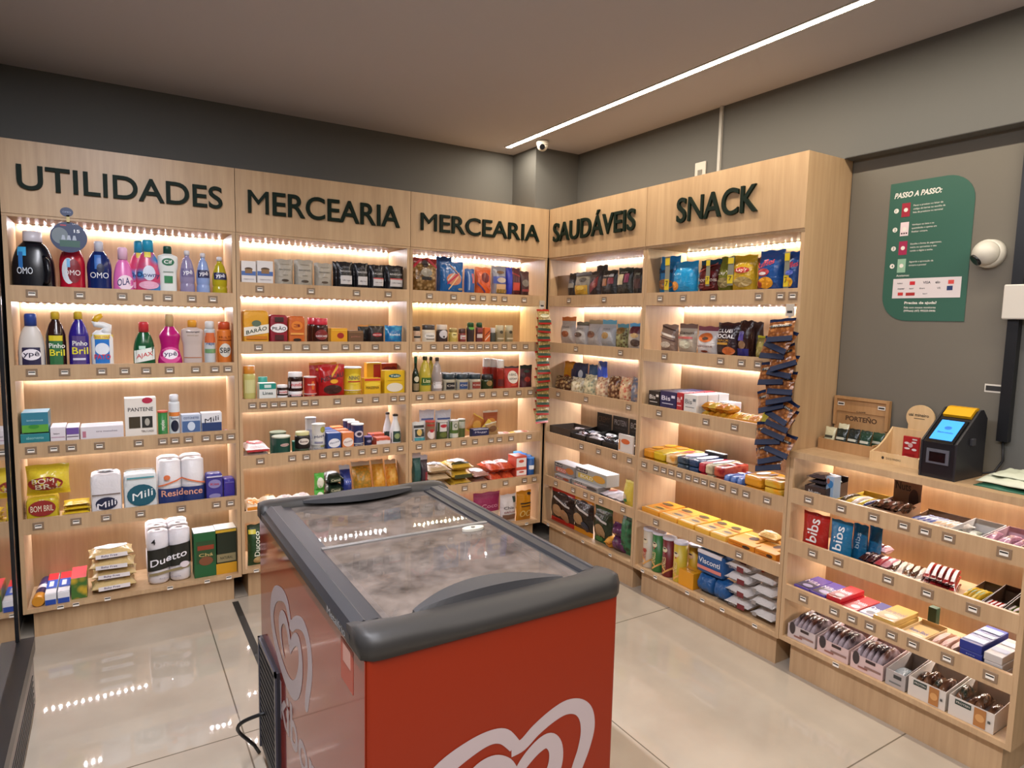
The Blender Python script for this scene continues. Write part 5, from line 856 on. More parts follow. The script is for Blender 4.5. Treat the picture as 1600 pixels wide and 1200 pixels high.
put('B',-.7258,.03,1.3086,'jarw',.071,.1435,.06,'sauce_jar','sauce jar','dark brown sauce jar with white crest label, third unit second shelf',{'cap':'cdbfb0','dec':[('E',0,.45,.75,.5,'c6c2c4'),('E',0,.3,.2,.12,'2a2424')],'col':'2b1614','v0':.3})
put('B',-.6529,.03,1.3086,'mustard',.0553,.1253,.05,'mustard_bottle','mustard jar','yellow mustard bottle, third unit second shelf',{'pr':'jarw','cap':'a8945a','dec':[('E',0,.5,.7,.5,'cfc07c'),('R',0,.52,.4,.06,'4a4a24')],'col':'b8a04a','v0':.35})
put('B',-.5919,.03,1.3086,'jar',.0476,.1221,.05,'tomato_jar','sauce jar','small red sauce jar with white label, third unit second shelf',{'cap':'4a2a24','dec':[('R',0,.35,.8,.3,'c9bcb8'),('R',0,.3,.5,.08,'b03a4a')],'col':'7a2a24','v0':.36})
put('B',-.537,.03,1.3086,'ketch',.0527,.1619,.05,'sauce_bottle','sauce bottle','dark sauce bottle with green cap, left, third unit second shelf',{'cap':'1f4a24','dec':[('E',0,.72,.7,.2,'5a9c3a')],'col':'2a1816','v0':.27})
put('B',-.4764,.03,1.3086,'ketch',.049,.1629,.05,'sauce_bottle','sauce bottle','dark red sauce bottle with green cap, right, third unit second shelf',{'cap':'1f4a2c','dec':[('R',0,.3,.8,.2,'c2b6b0'),('R',0,.6,.7,.2,'8a3a34')],'col':'5a2020','v0':.27})
put('B',-.426,.03,1.3086,'box',.0407,.132,.05,'spice_box','box','orange striped spice carton, third unit second shelf',{'dec':[('S',0,.6,.8,.1,'6a2416',.8),('S',0,.3,.8,.1,'d9c4b4',.8)],'col':'c2602c','v0':.33})
put('B',-.3798,.03,1.3086,'jar',.0412,.1286,.04,'spice_jar','spice jar','small dark spice jar with white lid, third unit second shelf',{'cap':'b9b4b0','col':'3a3c34'})
put('B',-.3238,.03,1.3086,'jar',.0603,.1454,.05,'garlic_jar','jar','beige glass jar with pale lid, left, third unit second shelf',{'cap':'b9ae90','dec':[('E',0,.6,.4,.2,'3a3424'),('R',0,.2,.8,.08,'c9bca0')],'col':'8a7a58','v0':.3})
put('B',-.2549,.03,1.3086,'jar',.0567,.1463,.05,'garlic_jar','jar','beige glass jar with pale lid, right, third unit second shelf',{'cap':'b9ae90','dec':[('E',0,.6,.4,.2,'3a3424'),('R',0,.2,.8,.08,'c9bca0')],'col':'8a7a58','v0':.3})
put('B',-.1832,.03,1.3086,'sack',.0433,.03,.05,'seasoning_sachet','seasoning sachet','small yellow seasoning sachet, left, third unit second shelf',{'yaw':.3,'col':'cf9c1c'})
put('B',-.1315,.03,1.3086,'sack',.0488,.03,.05,'seasoning_sachet','seasoning sachet','small yellow seasoning sachet, right, third unit second shelf',{'yaw':-.2,'col':'d9ac2c'})
put('B',-.8976,.03,1.0086,'wine',.0441,.2573,.06,'vinegar_bottle','bottle','dark green bottle with round label, third unit third shelf',{'cap':'1f5a3c','ro':.1,'dec':[('E',0,.36,.7,.16,'c9c2a8'),('R',0,.14,.85,.2,'8a7a5c')],'col':'17281c','v0':.18})
put('B',-.8362,.02,1.0086,'oil',.0773,.2573,.07,'oil_bottle','oil bottle','yellow cooking oil bottle in front, third unit third shelf',{'cap':'3a3a1c','ro':.1,'dec':[('R',0,.28,.8,.22,'2f5a1c'),('T',0,.3,.6,.1,'ece6b0','Liza')],'col':'b5a43c','v0':.19})
put('B',-.7664,.1,1.0086,'oil',.0546,.2478,.07,'oil_bottle','oil bottle','yellow cooking oil bottle partly hidden behind, third unit third shelf',{'cap':'3a3a1c','ro':.1,'col':'b5a43c'})
put('B',-.759,.02,1.0086,'oil',.0665,.2488,.07,'vinegar_bottle','bottle','clear vinegar bottle with dark cap, third unit third shelf',{'cap':'3a2c1c','ro':.1,'dec':[('R',0,.18,.85,.2,'d6d2d4')],'col':'9a8f8c','v0':.19})
put('B',-.6722,.03,1.0086,'jar',.0853,.1458,.07,'preserve_jar','jar','pale preserve jar with dark lid and black label, third unit third shelf',{'cap':'1c2c34','ro':.15,'dec':[('R',0,.28,.98,.42,'1f1f22'),('T',0,.3,.6,.12,'c9c2b8','Olé')],'reps':[(0,.08,0)],'grp':'pale preserve jars with black labels','col':'a8a08a','v0':.32})
put('B',-.5824,.03,1.0086,'jar',.083,.1435,.07,'preserve_jar','jar','pale preserve jar with dark lid and blue label, third unit third shelf',{'cap':'1c2c34','ro':.15,'dec':[('R',0,.28,.98,.42,'2f4a7c'),('T',0,.3,.6,.12,'c9c2b8','Olé')],'reps':[(0,.08,0)],'grp':'pale preserve jars with blue labels','col':'a8a08a','v0':.33})
put('B',-.4927,.03,1.0086,'jar',.0849,.1413,.07,'preserve_jar','jar','pale preserve jar with dark lid and red label, third unit third shelf',{'cap':'1c2c34','ro':.15,'dec':[('R',0,.28,.98,.42,'8a3428'),('T',0,.3,.6,.12,'c9c2b8','Olé')],'reps':[(0,.08,0)],'grp':'pale preserve jars with red labels','col':'a8a08a','v0':.33})
put('B',-.4031,.03,1.0086,'jar',.0824,.1349,.07,'preserve_jar','jar','dark green capers jar beside the preserves, third unit third shelf',{'cap':'1c1c1c','ro':.15,'dec':[('E',0,.4,.5,.4,'8a6a3a')],'col':'2a3418','v0':.35})
put('B',-.3735,.105,1.0086,'jar',.0512,.2307,.05,'tomato_sauce_jar','sauce jar','leftmost tall red tomato sauce jar with white lid, third unit third shelf',{'cap':'d0c8c0','ro':.12,'dec':[('R',0,.2,.9,.25,'5a1a18')],'col':'8a2a1e','v0':.17})
put('B',-.3211,.105,1.0086,'jar',.0518,.2259,.05,'tomato_sauce_jar','sauce jar','middle tall red tomato sauce jar with white lid, third unit third shelf',{'cap':'d0c8c0','ro':.12,'dec':[('R',0,.2,.9,.25,'5a1a18')],'col':'8a2a1e','v0':.17})
put('B',-.3128,.03,1.0086,'jar',.0515,.2266,.05,'tomato_sauce_jar','sauce jar','rightmost tall red tomato sauce jar with white lid, third unit third shelf',{'cap':'d0c8c0','ro':.12,'dec':[('R',0,.2,.9,.25,'5a1a18')],'col':'8a2a1e','v0':.21})
put('B',-.2317,.02,1.0086,'doy',.1097,.185,.06,'ketchup_pouch','ketchup pouch','red ketchup pouch with white keystone label, third unit third shelf',{'sealc':'2a1c18','seal':.08,'dec':[('E',0,.5,.7,.6,'d6cec0'),('T',0,.62,.5,.1,'24221e','HEINZ'),('T',0,.42,.5,.09,'3a2a24','KETCHUP'),('E',0,.14,.4,.1,'c24a34')],'col':'a82a20','v0':.26})
put('B',-.1174,.03,1.0086,'doy',.0934,.1904,.05,'sauce_pouch','sauce pouch','black and dark red sauce pouch, third unit third shelf',{'col2':'4a1820','sc':20,'sealc':'14201c','seal':.1,'dec':[('E',0,.36,.5,.24,'8a2a20'),('E',0,.72,.5,.12,'2a3c34')],'col':'2a1016','v0':.25})
put('B',-.8803,.02,.7156,'doy',.0811,.1587,.05,'pouch_food','pouch','black and white pouch with teal bottom, third unit fourth shelf',{'dec':[('R',0,.75,.8,.14,'1c2022'),('R',0,.42,.7,.4,'24302c'),('E',0,.45,.4,.34,'c9a85c'),('R',0,.1,.8,.16,'3a8a94')],'col':'c9ccca','v0':.29})
put('B',-.8014,.02,.7156,'can',.058,.1574,.06,'tuna_tin','tin','white and red tin, third unit fourth shelf',{'cap':'b83a34','dec':[('E',0,.3,.85,.5,'dcd0cc'),('E',0,.5,.5,.18,'b02a34'),('R',0,.8,.9,.1,'a83228')],'col':'8a6a50','v0':.29})
put('B',-.7858,.12,.7156,'bag',.1013,.2132,.03,'pasta_pack','instant noodles','white and blue pack standing behind, left, third unit fourth shelf',{'dec':[('R',0,.7,.8,.06,'4a5a90')],'col':'cfd0dc','v0':.13})
put('B',-.6749,.12,.7156,'bag',.1086,.2071,.03,'pasta_pack','instant noodles','white and blue pack standing behind, right, third unit fourth shelf',{'dec':[('R',0,.7,.8,.06,'4a5a90')],'col':'cfd0dc','v0':.14})
put('B',-.7227,.02,.7156,'can',.0719,.1524,.06,'pea_tin','tin','green tin with white label top, third unit fourth shelf',{'cap':'c9c4c0','dec':[('R',0,.68,.95,.5,'d0ccc8'),('E',0,.75,.6,.2,'b02a34'),('E',0,.24,.7,.3,'5f6a30')],'col':'3f4a24','v0':.3})
put('B',-.6425,.02,.7156,'can',.0605,.1512,.06,'corn_tin','tin','green and white tin with letter O, third unit fourth shelf',{'cap':'9a9a90','dec':[('R',0,.72,.95,.5,'b9bcae'),('T',0,.72,.4,.26,'2a3a1c','O'),('R',0,.15,.95,.24,'c9ccc0')],'col':'4f6a30','v0':.3})
put('B',-.5503,.1,.7156,'can',.0492,.1417,.06,'corn_tin','tin','rear green tin beside the letter O one, third unit fourth shelf',{'cap':'b0b0a4','dec':[('R',0,.7,.9,.4,'b9bcae')],'col':'5a6a3c','v0':.23})
put('B',-.4689,.12,.7606,'bag',.1008,.12,.03,'noodle_pack','instant noodles','orange noodle pack tilted upright at the back, third unit fourth shelf',{'sealc':'d9c04a','roll':.5,'dec':[('E',0,.5,.6,.5,'d9a24a')],'col':'b8742c'})
put('B',-.3338,.12,.7156,'bag',.109,.1842,.03,'noodle_pack','instant noodles','brown noodle pack standing behind, third unit fourth shelf',{'sealc':'d6cfc0','dec':[('E',0,.5,.6,.4,'cf8a3a')],'col':'9c4c20','v0':.16})
put('B',-.3987,.085,.7456,'bag',.1021,.1,.03,'noodle_pack','instant noodles','yellow noodle pack tilted over the navy one, third unit fourth shelf',{'sealc':'e0cf5a','roll':.75,'dec':[('E',0,.5,.5,.5,'b88a3a')],'col':'cfae2c','v0':.05})
put('B',-.4665,.02,.7156,'box',.1177,.0911,.04,'noodle_pack','instant noodles','navy noodle pack lying at the front, third unit fourth shelf',{'dec':[('T',0,.5,.7,.3,'c9c9dc','Maggi'),('R',0,.92,.9,.1,'c9ccd0')],'col':'1f2450','v0':.5})
put('B',-.359,.03,.7246,'bag',.0838,.1143,.03,'noodle_pack','instant noodles','tan noodle pack at the front, third unit fourth shelf',{'sealc':'d0c8b0','roll':-.2,'dec':[('E',0,.5,.7,.5,'6a4424')],'col':'9c7a4c','v0':.31})
put('B',-.2497,.03,.7156,'sack',.1198,.035,.16,'couscous_pack','food pack','low yellow and white pack lying flat, left, third unit fourth shelf',{'dec':[('e',0,.5,.8,.6,'dcd2c8'),('e',.1,.4,.3,.3,'c06a5a')],'col':'c9b04a'})
put('B',-.106,.03,.7156,'sack',.134,.035,.16,'couscous_pack','food pack','low yellow and white pack lying flat, right, third unit fourth shelf',{'dec':[('e',0,.5,.8,.6,'dcd2c8'),('e',.1,.4,.3,.3,'c06a5a')],'col':'c9b04a'})
put('B',-.8843,.03,.4316,'bag',.053,.2518,.06,'sugar_pouch','food bag','teal and white tall bag at the left end, third unit fifth shelf',{'sealc':'c2bcc4','seal':.2,'col':'24504c'})
put('B',-.836,.04,.4316,'bag',.0497,.2337,.05,'sugar_pouch','food bag','dark and red tall bag beside the teal one, third unit fifth shelf',{'sealc':'b9b4c0','seal':.2,'dec':[('R',.2,.3,.3,.4,'8a2430')],'col':'3a2c34','v0':.13})
put('B',-.7393,.02,.4316,'sack',.1485,.058,.2,'rice_bag','rice bag','lowest beige rice bag of the stack, third unit fifth shelf',{'seal':.05,'dec':[],'col':'b9a07c'})
put('B',-.5833,.02,.4316,'sack',.1503,.06,.2,'rice_bag','rice bag','lowest yellow and green rice bag of the stack, third unit fifth shelf',{'seal':.05,'dec':[('R',0,.5,.8,.4,'3a3c1c')],'col':'bd9830'})
put('B',-.74,.02,.4836,'sack',.1483,.058,.2,'rice_bag','rice bag','middle beige rice bag of the stack, third unit fifth shelf',{'seal':.05,'dec':[],'col':'b9a07c'})
put('B',-.5842,.02,.4856,'sack',.1501,.06,.2,'rice_bag','rice bag','middle yellow and green rice bag of the stack, third unit fifth shelf',{'seal':.05,'dec':[('R',0,.5,.8,.4,'3a3c1c')],'col':'bd9830'})
put('B',-.7406,.02,.5356,'sack',.1481,.058,.2,'rice_bag','rice bag','topmost beige rice bag of the stack, third unit fifth shelf',{'seal':.05,'dec':[('e',0,.6,.8,.6,'d2d0d6'),('e',0,.5,.3,.3,'5a6a8c')],'col':'b9a07c'})
put('B',-.5851,.02,.5396,'sack',.1499,.06,.2,'rice_bag','rice bag','topmost yellow and green rice bag of the stack, third unit fifth shelf',{'seal':.05,'dec':[('e',0,.55,.8,.55,'d9d4d4'),('e',0,.75,.5,.2,'c06a4a'),('e',0,.2,.9,.15,'3a3c1c')],'col':'bd9830'})
put('B',-.4465,.02,.4316,'sack',.1099,.05,.18,'bean_bag','bean bag','lower white and brown bean bag, third unit fifth shelf',{'seal':.05,'dec':[('e',0,.5,.8,.6,'d6cfd6')],'col':'8a6050'})
put('B',-.4474,.02,.4766,'sack',.1098,.05,.18,'bean_bag','bean bag','upper white and brown bean bag, third unit fifth shelf',{'seal':.05,'dec':[('e',0,.5,.8,.6,'d6cfd6')],'col':'8a6050'})
put('B',-.3361,.02,.4316,'sack',.0895,.07,.2,'bean_bag','bean bag','lower red bean bag with white top, left stack, third unit fifth shelf',{'col2':'c2502c','sc':60,'seal':.05,'dec':[('e',0,.6,.9,.7,'e0d9dc'),('e',0,.7,.5,.2,'cf5a34')],'col':'a8361f'})
put('B',-.2467,.02,.4316,'sack',.0867,.07,.2,'bean_bag','bean bag','lower red bean bag with white top, right stack, third unit fifth shelf',{'col2':'c2502c','sc':60,'seal':.05,'dec':[('e',0,.6,.9,.7,'e0d9dc')],'col':'a8361f'})
put('B',-.3376,.02,.4946,'sack',.0893,.07,.2,'bean_bag','bean bag','upper red bean bag with white top, left stack, third unit fifth shelf',{'col2':'c2502c','sc':60,'seal':.05,'dec':[('e',0,.6,.9,.7,'e0d9dc'),('e',0,.7,.5,.2,'cf5a34')],'col':'a8361f'})
put('B',-.2483,.02,.4946,'sack',.0865,.07,.2,'bean_bag','bean bag','upper red bean bag with white top, right stack, third unit fifth shelf',{'col2':'c2502c','sc':60,'seal':.05,'dec':[('e',0,.6,.9,.7,'e0d9dc')],'col':'a8361f'})
put('B',-.1554,.02,.4316,'box',.0837,.085,.1,'salt_box','box','lower red and white square carton, third unit fifth shelf',{'dec':[('R',0,.5,.9,.7,'dfd6d2'),('E',0,.6,.5,.24,'c24a34')],'col':'c24a34','v0':.42})
put('B',-.1579,.02,.5176,'box',.0835,.085,.1,'salt_box','box','upper red and white square carton, third unit fifth shelf',{'dec':[('R',0,.5,.9,.7,'dfd6d2'),('E',0,.6,.5,.24,'c24a34')],'col':'c24a34'})
put('B',-.0706,.02,.4316,'tube',.058,.15,.06,'salt_tube','salt tube','front blue salt tube in the row, third unit fifth shelf',{'cap':'3a8ae0','dec':[('R',0,.45,.7,.24,'dfe2e6')],'col':'1f4f8c','v0':.24})
put('B',-.056,.08,.4316,'tube',.058,.15,.06,'salt_tube','salt tube','second from front blue salt tube in the row, third unit fifth shelf',{'cap':'3a8ae0','dec':[],'col':'1f4f8c'})
put('B',-.056,.14,.4316,'tube',.058,.15,.06,'salt_tube','salt tube','second from back blue salt tube in the row, third unit fifth shelf',{'cap':'3a8ae0','dec':[],'col':'1f4f8c'})
put('B',-.056,.2,.4316,'tube',.058,.15,.06,'salt_tube','salt tube','rear blue salt tube in the row, third unit fifth shelf',{'cap':'3a8ae0','dec':[],'col':'1f4f8c'})
put('B',-.3939,.03,.1606,'bag',.1959,.219,.06,'quinoa_pouch','grain pouch','magenta and cream grain pouch, third unit bottom shelf',{'sealc':'9c3460','dec':[('R',.05,.25,.8,.4,'cfb8a8'),('T',.05,.62,.6,.12,'c98aa0','Coco'),('T',.1,.3,.5,.08,'5a2a24','ralado')],'col':'8a2450'})
put('B',-.2323,.03,.1606,'bag',.1215,.186,.06,'quinoa_pouch','grain pouch','white food pouch with dark green corner, third unit bottom shelf',{'dec':[('R',.32,.82,.2,.2,'3a4c48'),('T',-.05,.55,.6,.1,'5a5058','Chia'),('R',0,.2,.8,.2,'7a5a4a'),('T',0,.4,.7,.08,'8a3a4a','GRÃOS')],'col':'d2cccc'})
put('B',-.1138,.02,.1606,'bag',.1149,.1996,.06,'oat_pouch','oat pouch','golden oat pouch at the right end, third unit bottom shelf',{'ro':.25,'dec':[('T',0,.24,.7,.24,'d9b86a','OC'),('R',0,.6,.7,.04,'2a2016'),('R',0,.5,.6,.03,'2a2016'),('E',.3,.9,.3,.08,'2a2016')],'col':'b87a18'})
put('R',.0896,.06,1.6036,'box',.1253,.1791,.12,'cardboard_box','box','plain brown carton end at the left, corner unit top shelf',{'col':'8a6c4c'})
put('R',.1806,.05,1.6036,'bag',.086,.1888,.05,'granola_pouch','snack pouch','dark pouch with grey label beside the carton, corner unit top shelf',{'dec':[('R',0,.45,.7,.2,'8a8478')],'col':'231d18','v0':.26})
put('R',.3175,.02,1.6036,'bag',.1442,.1883,.05,'granola_pouch','snack pouch','gold and grey pouch with black top, corner unit top shelf',{'sealc':'1c1c1a','seal':.14,'dec':[('R',0,.22,.85,.4,'b8902c'),('E',.1,.66,.5,.2,'3a342c'),('E',0,.3,.5,.2,'cfae4c')],'col':'7c7466','v0':.26})
put('R',.442,.02,1.6036,'bag',.101,.1859,.05,'granola_pouch','snack pouch','black and wine red pouch, corner unit top shelf',{'dec':[('S',0,.4,.7,.4,'6a2424',.5),('R',.1,.4,.3,.2,'8a4a3c')],'col':'241818','v0':.26})
put('R',.3964,.1,1.6036,'bag',.1018,.231,.05,'granola_pouch','snack pouch','pointed dark grey pouch standing tall behind, corner unit top shelf',{'col':'2a2a28'})
put('R',.5585,.03,1.6036,'bag',.1295,.1879,.05,'granola_pouch','snack pouch','black pouch with small white and brown labels, corner unit top shelf',{'dec':[('T',-.1,.78,.6,.08,'b9b2aa','nutri'),('R',-.2,.5,.3,.3,'8a5a3a'),('R',.2,.55,.35,.25,'6a2a34'),('R',.25,.78,.25,.12,'8c8a90')],'col':'1c1a1a','v0':.26})
put('R',.6914,.03,1.6036,'bag',.1218,.1951,.05,'granola_pouch','snack pouch','black pouch with cream panel and green top, corner unit top shelf',{'sealc':'14241c','seal':.1,'dec':[('R',-.2,.55,.42,.4,'b0a282'),('R',.22,.6,.3,.35,'6a2a44'),('T',0,.83,.5,.06,'b9b6b0','mix')],'reps':[(.01,.055,0)],'grp':'black pouches with cream panels','col':'24241f','v0':.25})
put('R',.8023,.03,1.6036,'bag',.0855,.1821,.05,'granola_pouch','snack pouch','black pouch at the right end, corner unit top shelf',{'dec':[('R',.1,.4,.5,.4,'3a1c18'),('R',0,.8,.5,.1,'4a4a40')],'col':'191615','v0':.27})
put('R',.164,.03,1.3086,'bag',.1484,.2109,.06,'rice_cracker_bag','snack bag','grey white bag with orange top, corner unit second shelf',{'sealc':'c4682a','seal':.2,'dec':[('E',0,.35,.5,.24,'8a4a2c'),('T',0,.62,.5,.06,'6a6460','snack')],'col':'b3a9a4','v0':.21})
put('R',.3081,.03,1.3086,'bag',.1208,.1807,.06,'rice_cracker_bag','snack bag','grey white bag with brown pieces and black top, left, corner unit second shelf',{'sealc':'2a241f','seal':.12,'dec':[('E',-.1,.42,.6,.24,'4a3430'),('T',0,.7,.5,.05,'6a6460','snack')],'col':'aaa6a6','v0':.25})
put('R',.4237,.04,1.3086,'bag',.1328,.1941,.06,'rice_cracker_bag','snack bag','grey white bag with brown pieces and tan top, right, corner unit second shelf',{'sealc':'8a7a60','seal':.14,'dec':[('E',-.1,.42,.6,.28,'6a4034'),('S',.25,.4,.3,.04,'8a8a8c',.8)],'col':'b0acac','v0':.23})
put('R',.5609,.03,1.3086,'bag',.1252,.1957,.06,'rice_cracker_bag','snack bag','grey white bag with light blue top, corner unit second shelf',{'sealc':'3f94b8','seal':.2,'dec':[('E',-.05,.4,.5,.26,'9a7a4c'),('T',0,.66,.5,.05,'6a6a70','snack')],'col':'a8acb2','v0':.23})
put('R',.6799,.03,1.3086,'bag',.0971,.1755,.06,'rice_cracker_bag','snack bag','brown and green bag with clear bottom, corner unit second shelf',{'col2':'8a8a5c','sc':60,'sealc':'4a8aa0','seal':.1,'dec':[('E',0,.7,.7,.3,'7a5a2c')],'col':'4a3418','v0':.26})
put('R',.789,.03,1.3086,'bag',.1076,.181,.06,'rice_cracker_bag','snack bag','white bag with maroon corner and cashews, corner unit second shelf',{'sealc':'3a94c8','seal':.12,'dec':[('R',.1,.72,.75,.3,'5a2430'),('E',.15,.5,.5,.2,'b89a6a'),('E',.2,.2,.6,.3,'4a3a34')],'col':'b3aaa0','v0':.25})
put('R',.089,.12,1.0086,'bag',.124,.2198,.04,'cookie_bag','cookie bag','orange cookie bag, left of two, corner unit third shelf',{'ro':.25,'dec':[('E',-.1,.4,.6,.2,'9a3a1c')],'col':'cf8a1c','v0':.21})
put('R',.0622,.12,1.0086,'bag',.0704,.2132,.04,'cookie_bag','cookie bag','orange cookie bag, right of two, corner unit third shelf',{'ro':.25,'dec':[('E',.1,.4,.5,.2,'b04a1c')],'col':'d4921f','v0':.21})
put('R',.1843,.12,1.0286,'bag',.1801,.1981,.04,'cookie_bag','cookie bag','navy bag with white diamond leaning behind the granola, corner unit third shelf',{'dec':[('E',.2,.6,.25,.3,'ccd2da'),('R',-.2,.6,.3,.3,'3f3a50'),('R',0,.25,.6,.08,'7a2434')],'col':'24304f','v0':.13})
put('R',.3244,.12,1.0086,'bag',.0819,.2158,.04,'cookie_bag','cookie bag','teal blue bag next to the navy one, corner unit third shelf',{'col':'1f4a70'})
put('R',.4146,.12,1.0086,'bag',.0848,.2419,.04,'cookie_bag','cookie bag','bright blue folded bag with white corner, corner unit third shelf',{'dec':[('S',-.2,.85,.5,.1,'d6dcec',-.4)],'col':'2a50c4','v0':.19})
put('R',.1374,.0195,1.0086,'bag',.166,.1301,.07,'popcorn_bag','snack bag','clear bag of dark and pale crackers, leftmost, corner unit third shelf',{'col2':'4a2c1c','sc':55,'ro':.2,'col':'a88a5c'})
put('R',.2909,.0195,1.0086,'bag',.1233,.1354,.07,'popcorn_bag','snack bag','clear bag of pale crackers, second, corner unit third shelf',{'col2':'d6ccb0','sc':55,'ro':.2,'col':'9c8a64'})
put('R',.4154,.0195,1.0086,'bag',.1107,.162,.07,'popcorn_bag','snack bag','clear bag of greenish puffed snack, third, corner unit third shelf',{'col2':'d2c8a4','sc':55,'ro':.2,'col':'8a9078'})
put('R',.5313,.0195,1.0086,'bag',.1053,.1567,.07,'popcorn_bag','snack bag','clear bag of pink and tan snack, fourth, corner unit third shelf',{'col2':'d9c2a0','sc':55,'ro':.2,'col':'a8745c'})
put('R',.6381,.0195,1.0086,'bag',.0947,.1736,.07,'popcorn_bag','snack bag','clear bag of brown and tan snack, fifth, corner unit third shelf',{'col2':'5a3420','sc':55,'ro':.2,'col':'b8946c'})
put('R',.7376,.0195,1.0086,'bag',.0905,.175,.07,'popcorn_bag','snack bag','clear bag of reddish puffed snack, sixth, corner unit third shelf',{'col2':'d6b890','sc':55,'ro':.2,'col':'b8604c'})
put('R',.8275,.0195,1.0086,'bag',.0766,.1829,.07,'popcorn_bag','snack bag','clear bag of greyish snack, rightmost, corner unit third shelf',{'col2':'6a7080','sc':55,'ro':.2,'col':'a89080'})
put('R',.1391,.03,.7156,'tray',.2242,.09,.2,'bar_display','display box','empty looking brown display tray at the left end, corner unit fourth shelf',{'inc':'6a5442','col':'3a3028'})
put('R',.3255,.035,.7156,'tray',.1419,.1,.21,'bar_display','display box','black bar carton with framed brown raised lid, corner unit fourth shelf',{'fr':.075,'bk':.195,'inc':'0c0b0a','dec':[('t',0,.8,.8,.18,'6a4a30','CREMY'),('t',0,.62,.7,.06,'5a5652','whey')],'col':'14120f'})
put('R',.3122,.045,.7656,'sack',.1166,.022,.045,'protein_bar','protein bar','first bar lying in the black display, far left',{'col2':'8a8c98','sc':35,'ro':.2,'col':'3a3c48'})
put('R',.2569,.087,.7736,'sack',.1185,.022,.045,'protein_bar','protein bar','second bar lying in the black display, far left',{'col2':'5a3a34','sc':35,'ro':.2,'col':'c9c4c8'})
put('R',.2016,.129,.7816,'sack',.1205,.022,.045,'protein_bar','protein bar','third bar lying in the black display, far left',{'col2':'b9b4b4','sc':35,'ro':.2,'col':'1a1a1c'})
put('R',.1475,.171,.7656,'sack',.1225,.022,.045,'protein_bar','protein bar','fourth bar lying in the black display, far left',{'col2':'d9cfd0','sc':35,'ro':.2,'col':'8a4a48'})
put('R',.4807,.035,.7156,'tray',.1389,.1,.21,'bar_display','display box','black bar carton with PROTEIN on its raised lid, corner unit fourth shelf',{'fr':.075,'bk':.195,'inc':'0c0b0a','dec':[('t',0,.8,.8,.18,'c9ccd2','PROTEIN'),('t',0,.62,.7,.06,'5a5652','whey')],'col':'14120f'})
put('R',.4676,.045,.7736,'sack',.1151,.022,.045,'protein_bar','protein bar','first bar lying in the black display, left middle',{'col2':'b9b4b4','sc':35,'ro':.2,'col':'c9c4c8'})
put('R',.4149,.087,.7816,'sack',.1171,.022,.045,'protein_bar','protein bar','second bar lying in the black display, left middle',{'col2':'d9cfd0','sc':35,'ro':.2,'col':'1a1a1c'})
put('R',.3635,.129,.7656,'sack',.119,.022,.045,'protein_bar','protein bar','third bar lying in the black display, left middle',{'col2':'3a3a40','sc':35,'ro':.2,'col':'8a4a48'})
put('R',.3108,.171,.7736,'sack',.121,.022,.045,'protein_bar','protein bar','fourth bar lying in the black display, left middle',{'col2':'8a8c98','sc':35,'ro':.2,'col':'d6d2d4'})
put('R',.6291,.035,.7156,'tray',.1301,.1,.21,'bar_display','display box','black bar carton with written raised lid, left of two, corner unit fourth shelf',{'fr':.075,'bk':.195,'inc':'0c0b0a','dec':[('t',0,.8,.8,.18,'c9ccd2','BOLD'),('t',0,.62,.7,.06,'5a5652','whey')],'col':'14120f'})
put('R',.616,.045,.7816,'sack',.1078,.022,.045,'protein_bar','protein bar','first bar lying in the black display, right middle',{'col2':'3a3a40','sc':35,'ro':.2,'col':'1a1a1c'})
put('R',.5672,.087,.7656,'sack',.1097,.022,.045,'protein_bar','protein bar','second bar lying in the black display, right middle',{'col2':'8a8c98','sc':35,'ro':.2,'col':'8a4a48'})
put('R',.517,.129,.7736,'sack',.1115,.022,.045,'protein_bar','protein bar','third bar lying in the black display, right middle',{'col2':'5a3a34','sc':35,'ro':.2,'col':'d6d2d4'})
put('R',.4668,.171,.7816,'sack',.1133,.022,.045,'protein_bar','protein bar','fourth bar lying in the black display, right middle',{'col2':'b9b4b4','sc':35,'ro':.2,'col':'3a3c48'})
put('R',.7682,.035,.7156,'tray',.1221,.1,.21,'bar_display','display box','black bar carton with written raised lid, right of two, corner unit fourth shelf',{'fr':.075,'bk':.195,'inc':'0c0b0a','dec':[('t',0,.8,.8,.18,'c9ccd2','BOLD'),('t',0,.62,.7,.06,'5a5652','whey')],'col':'14120f'})
put('R',.7566,.045,.7656,'sack',.1012,.022,.045,'protein_bar','protein bar','first bar lying in the black display, far right',{'col2':'5a3a34','sc':35,'ro':.2,'col':'8a4a48'})
put('R',.7087,.087,.7736,'sack',.1029,.022,.045,'protein_bar','protein bar','second bar lying in the black display, far right',{'col2':'b9b4b4','sc':35,'ro':.2,'col':'d6d2d4'})
put('R',.6609,.129,.7816,'sack',.1046,.022,.045,'protein_bar','protein bar','third bar lying in the black display, far right',{'col2':'d9cfd0','sc':35,'ro':.2,'col':'3a3c48'})
put('R',.6144,.171,.7656,'sack',.1064,.022,.045,'protein_bar','protein bar','fourth bar lying in the black display, far right',{'col2':'3a3a40','sc':35,'ro':.2,'col':'c9c4c8'})
put('R',.7824,.0195,.7156,'box',.1214,.1469,.012,'bar_box','box','white and orange upright bar carton at the front right, corner unit fourth shelf',{'dec':[('E',0,.62,.6,.3,'c8602c'),('R',-.4,.4,.1,.6,'c98a4c')],'col':'d6cfc8','v0':.32})
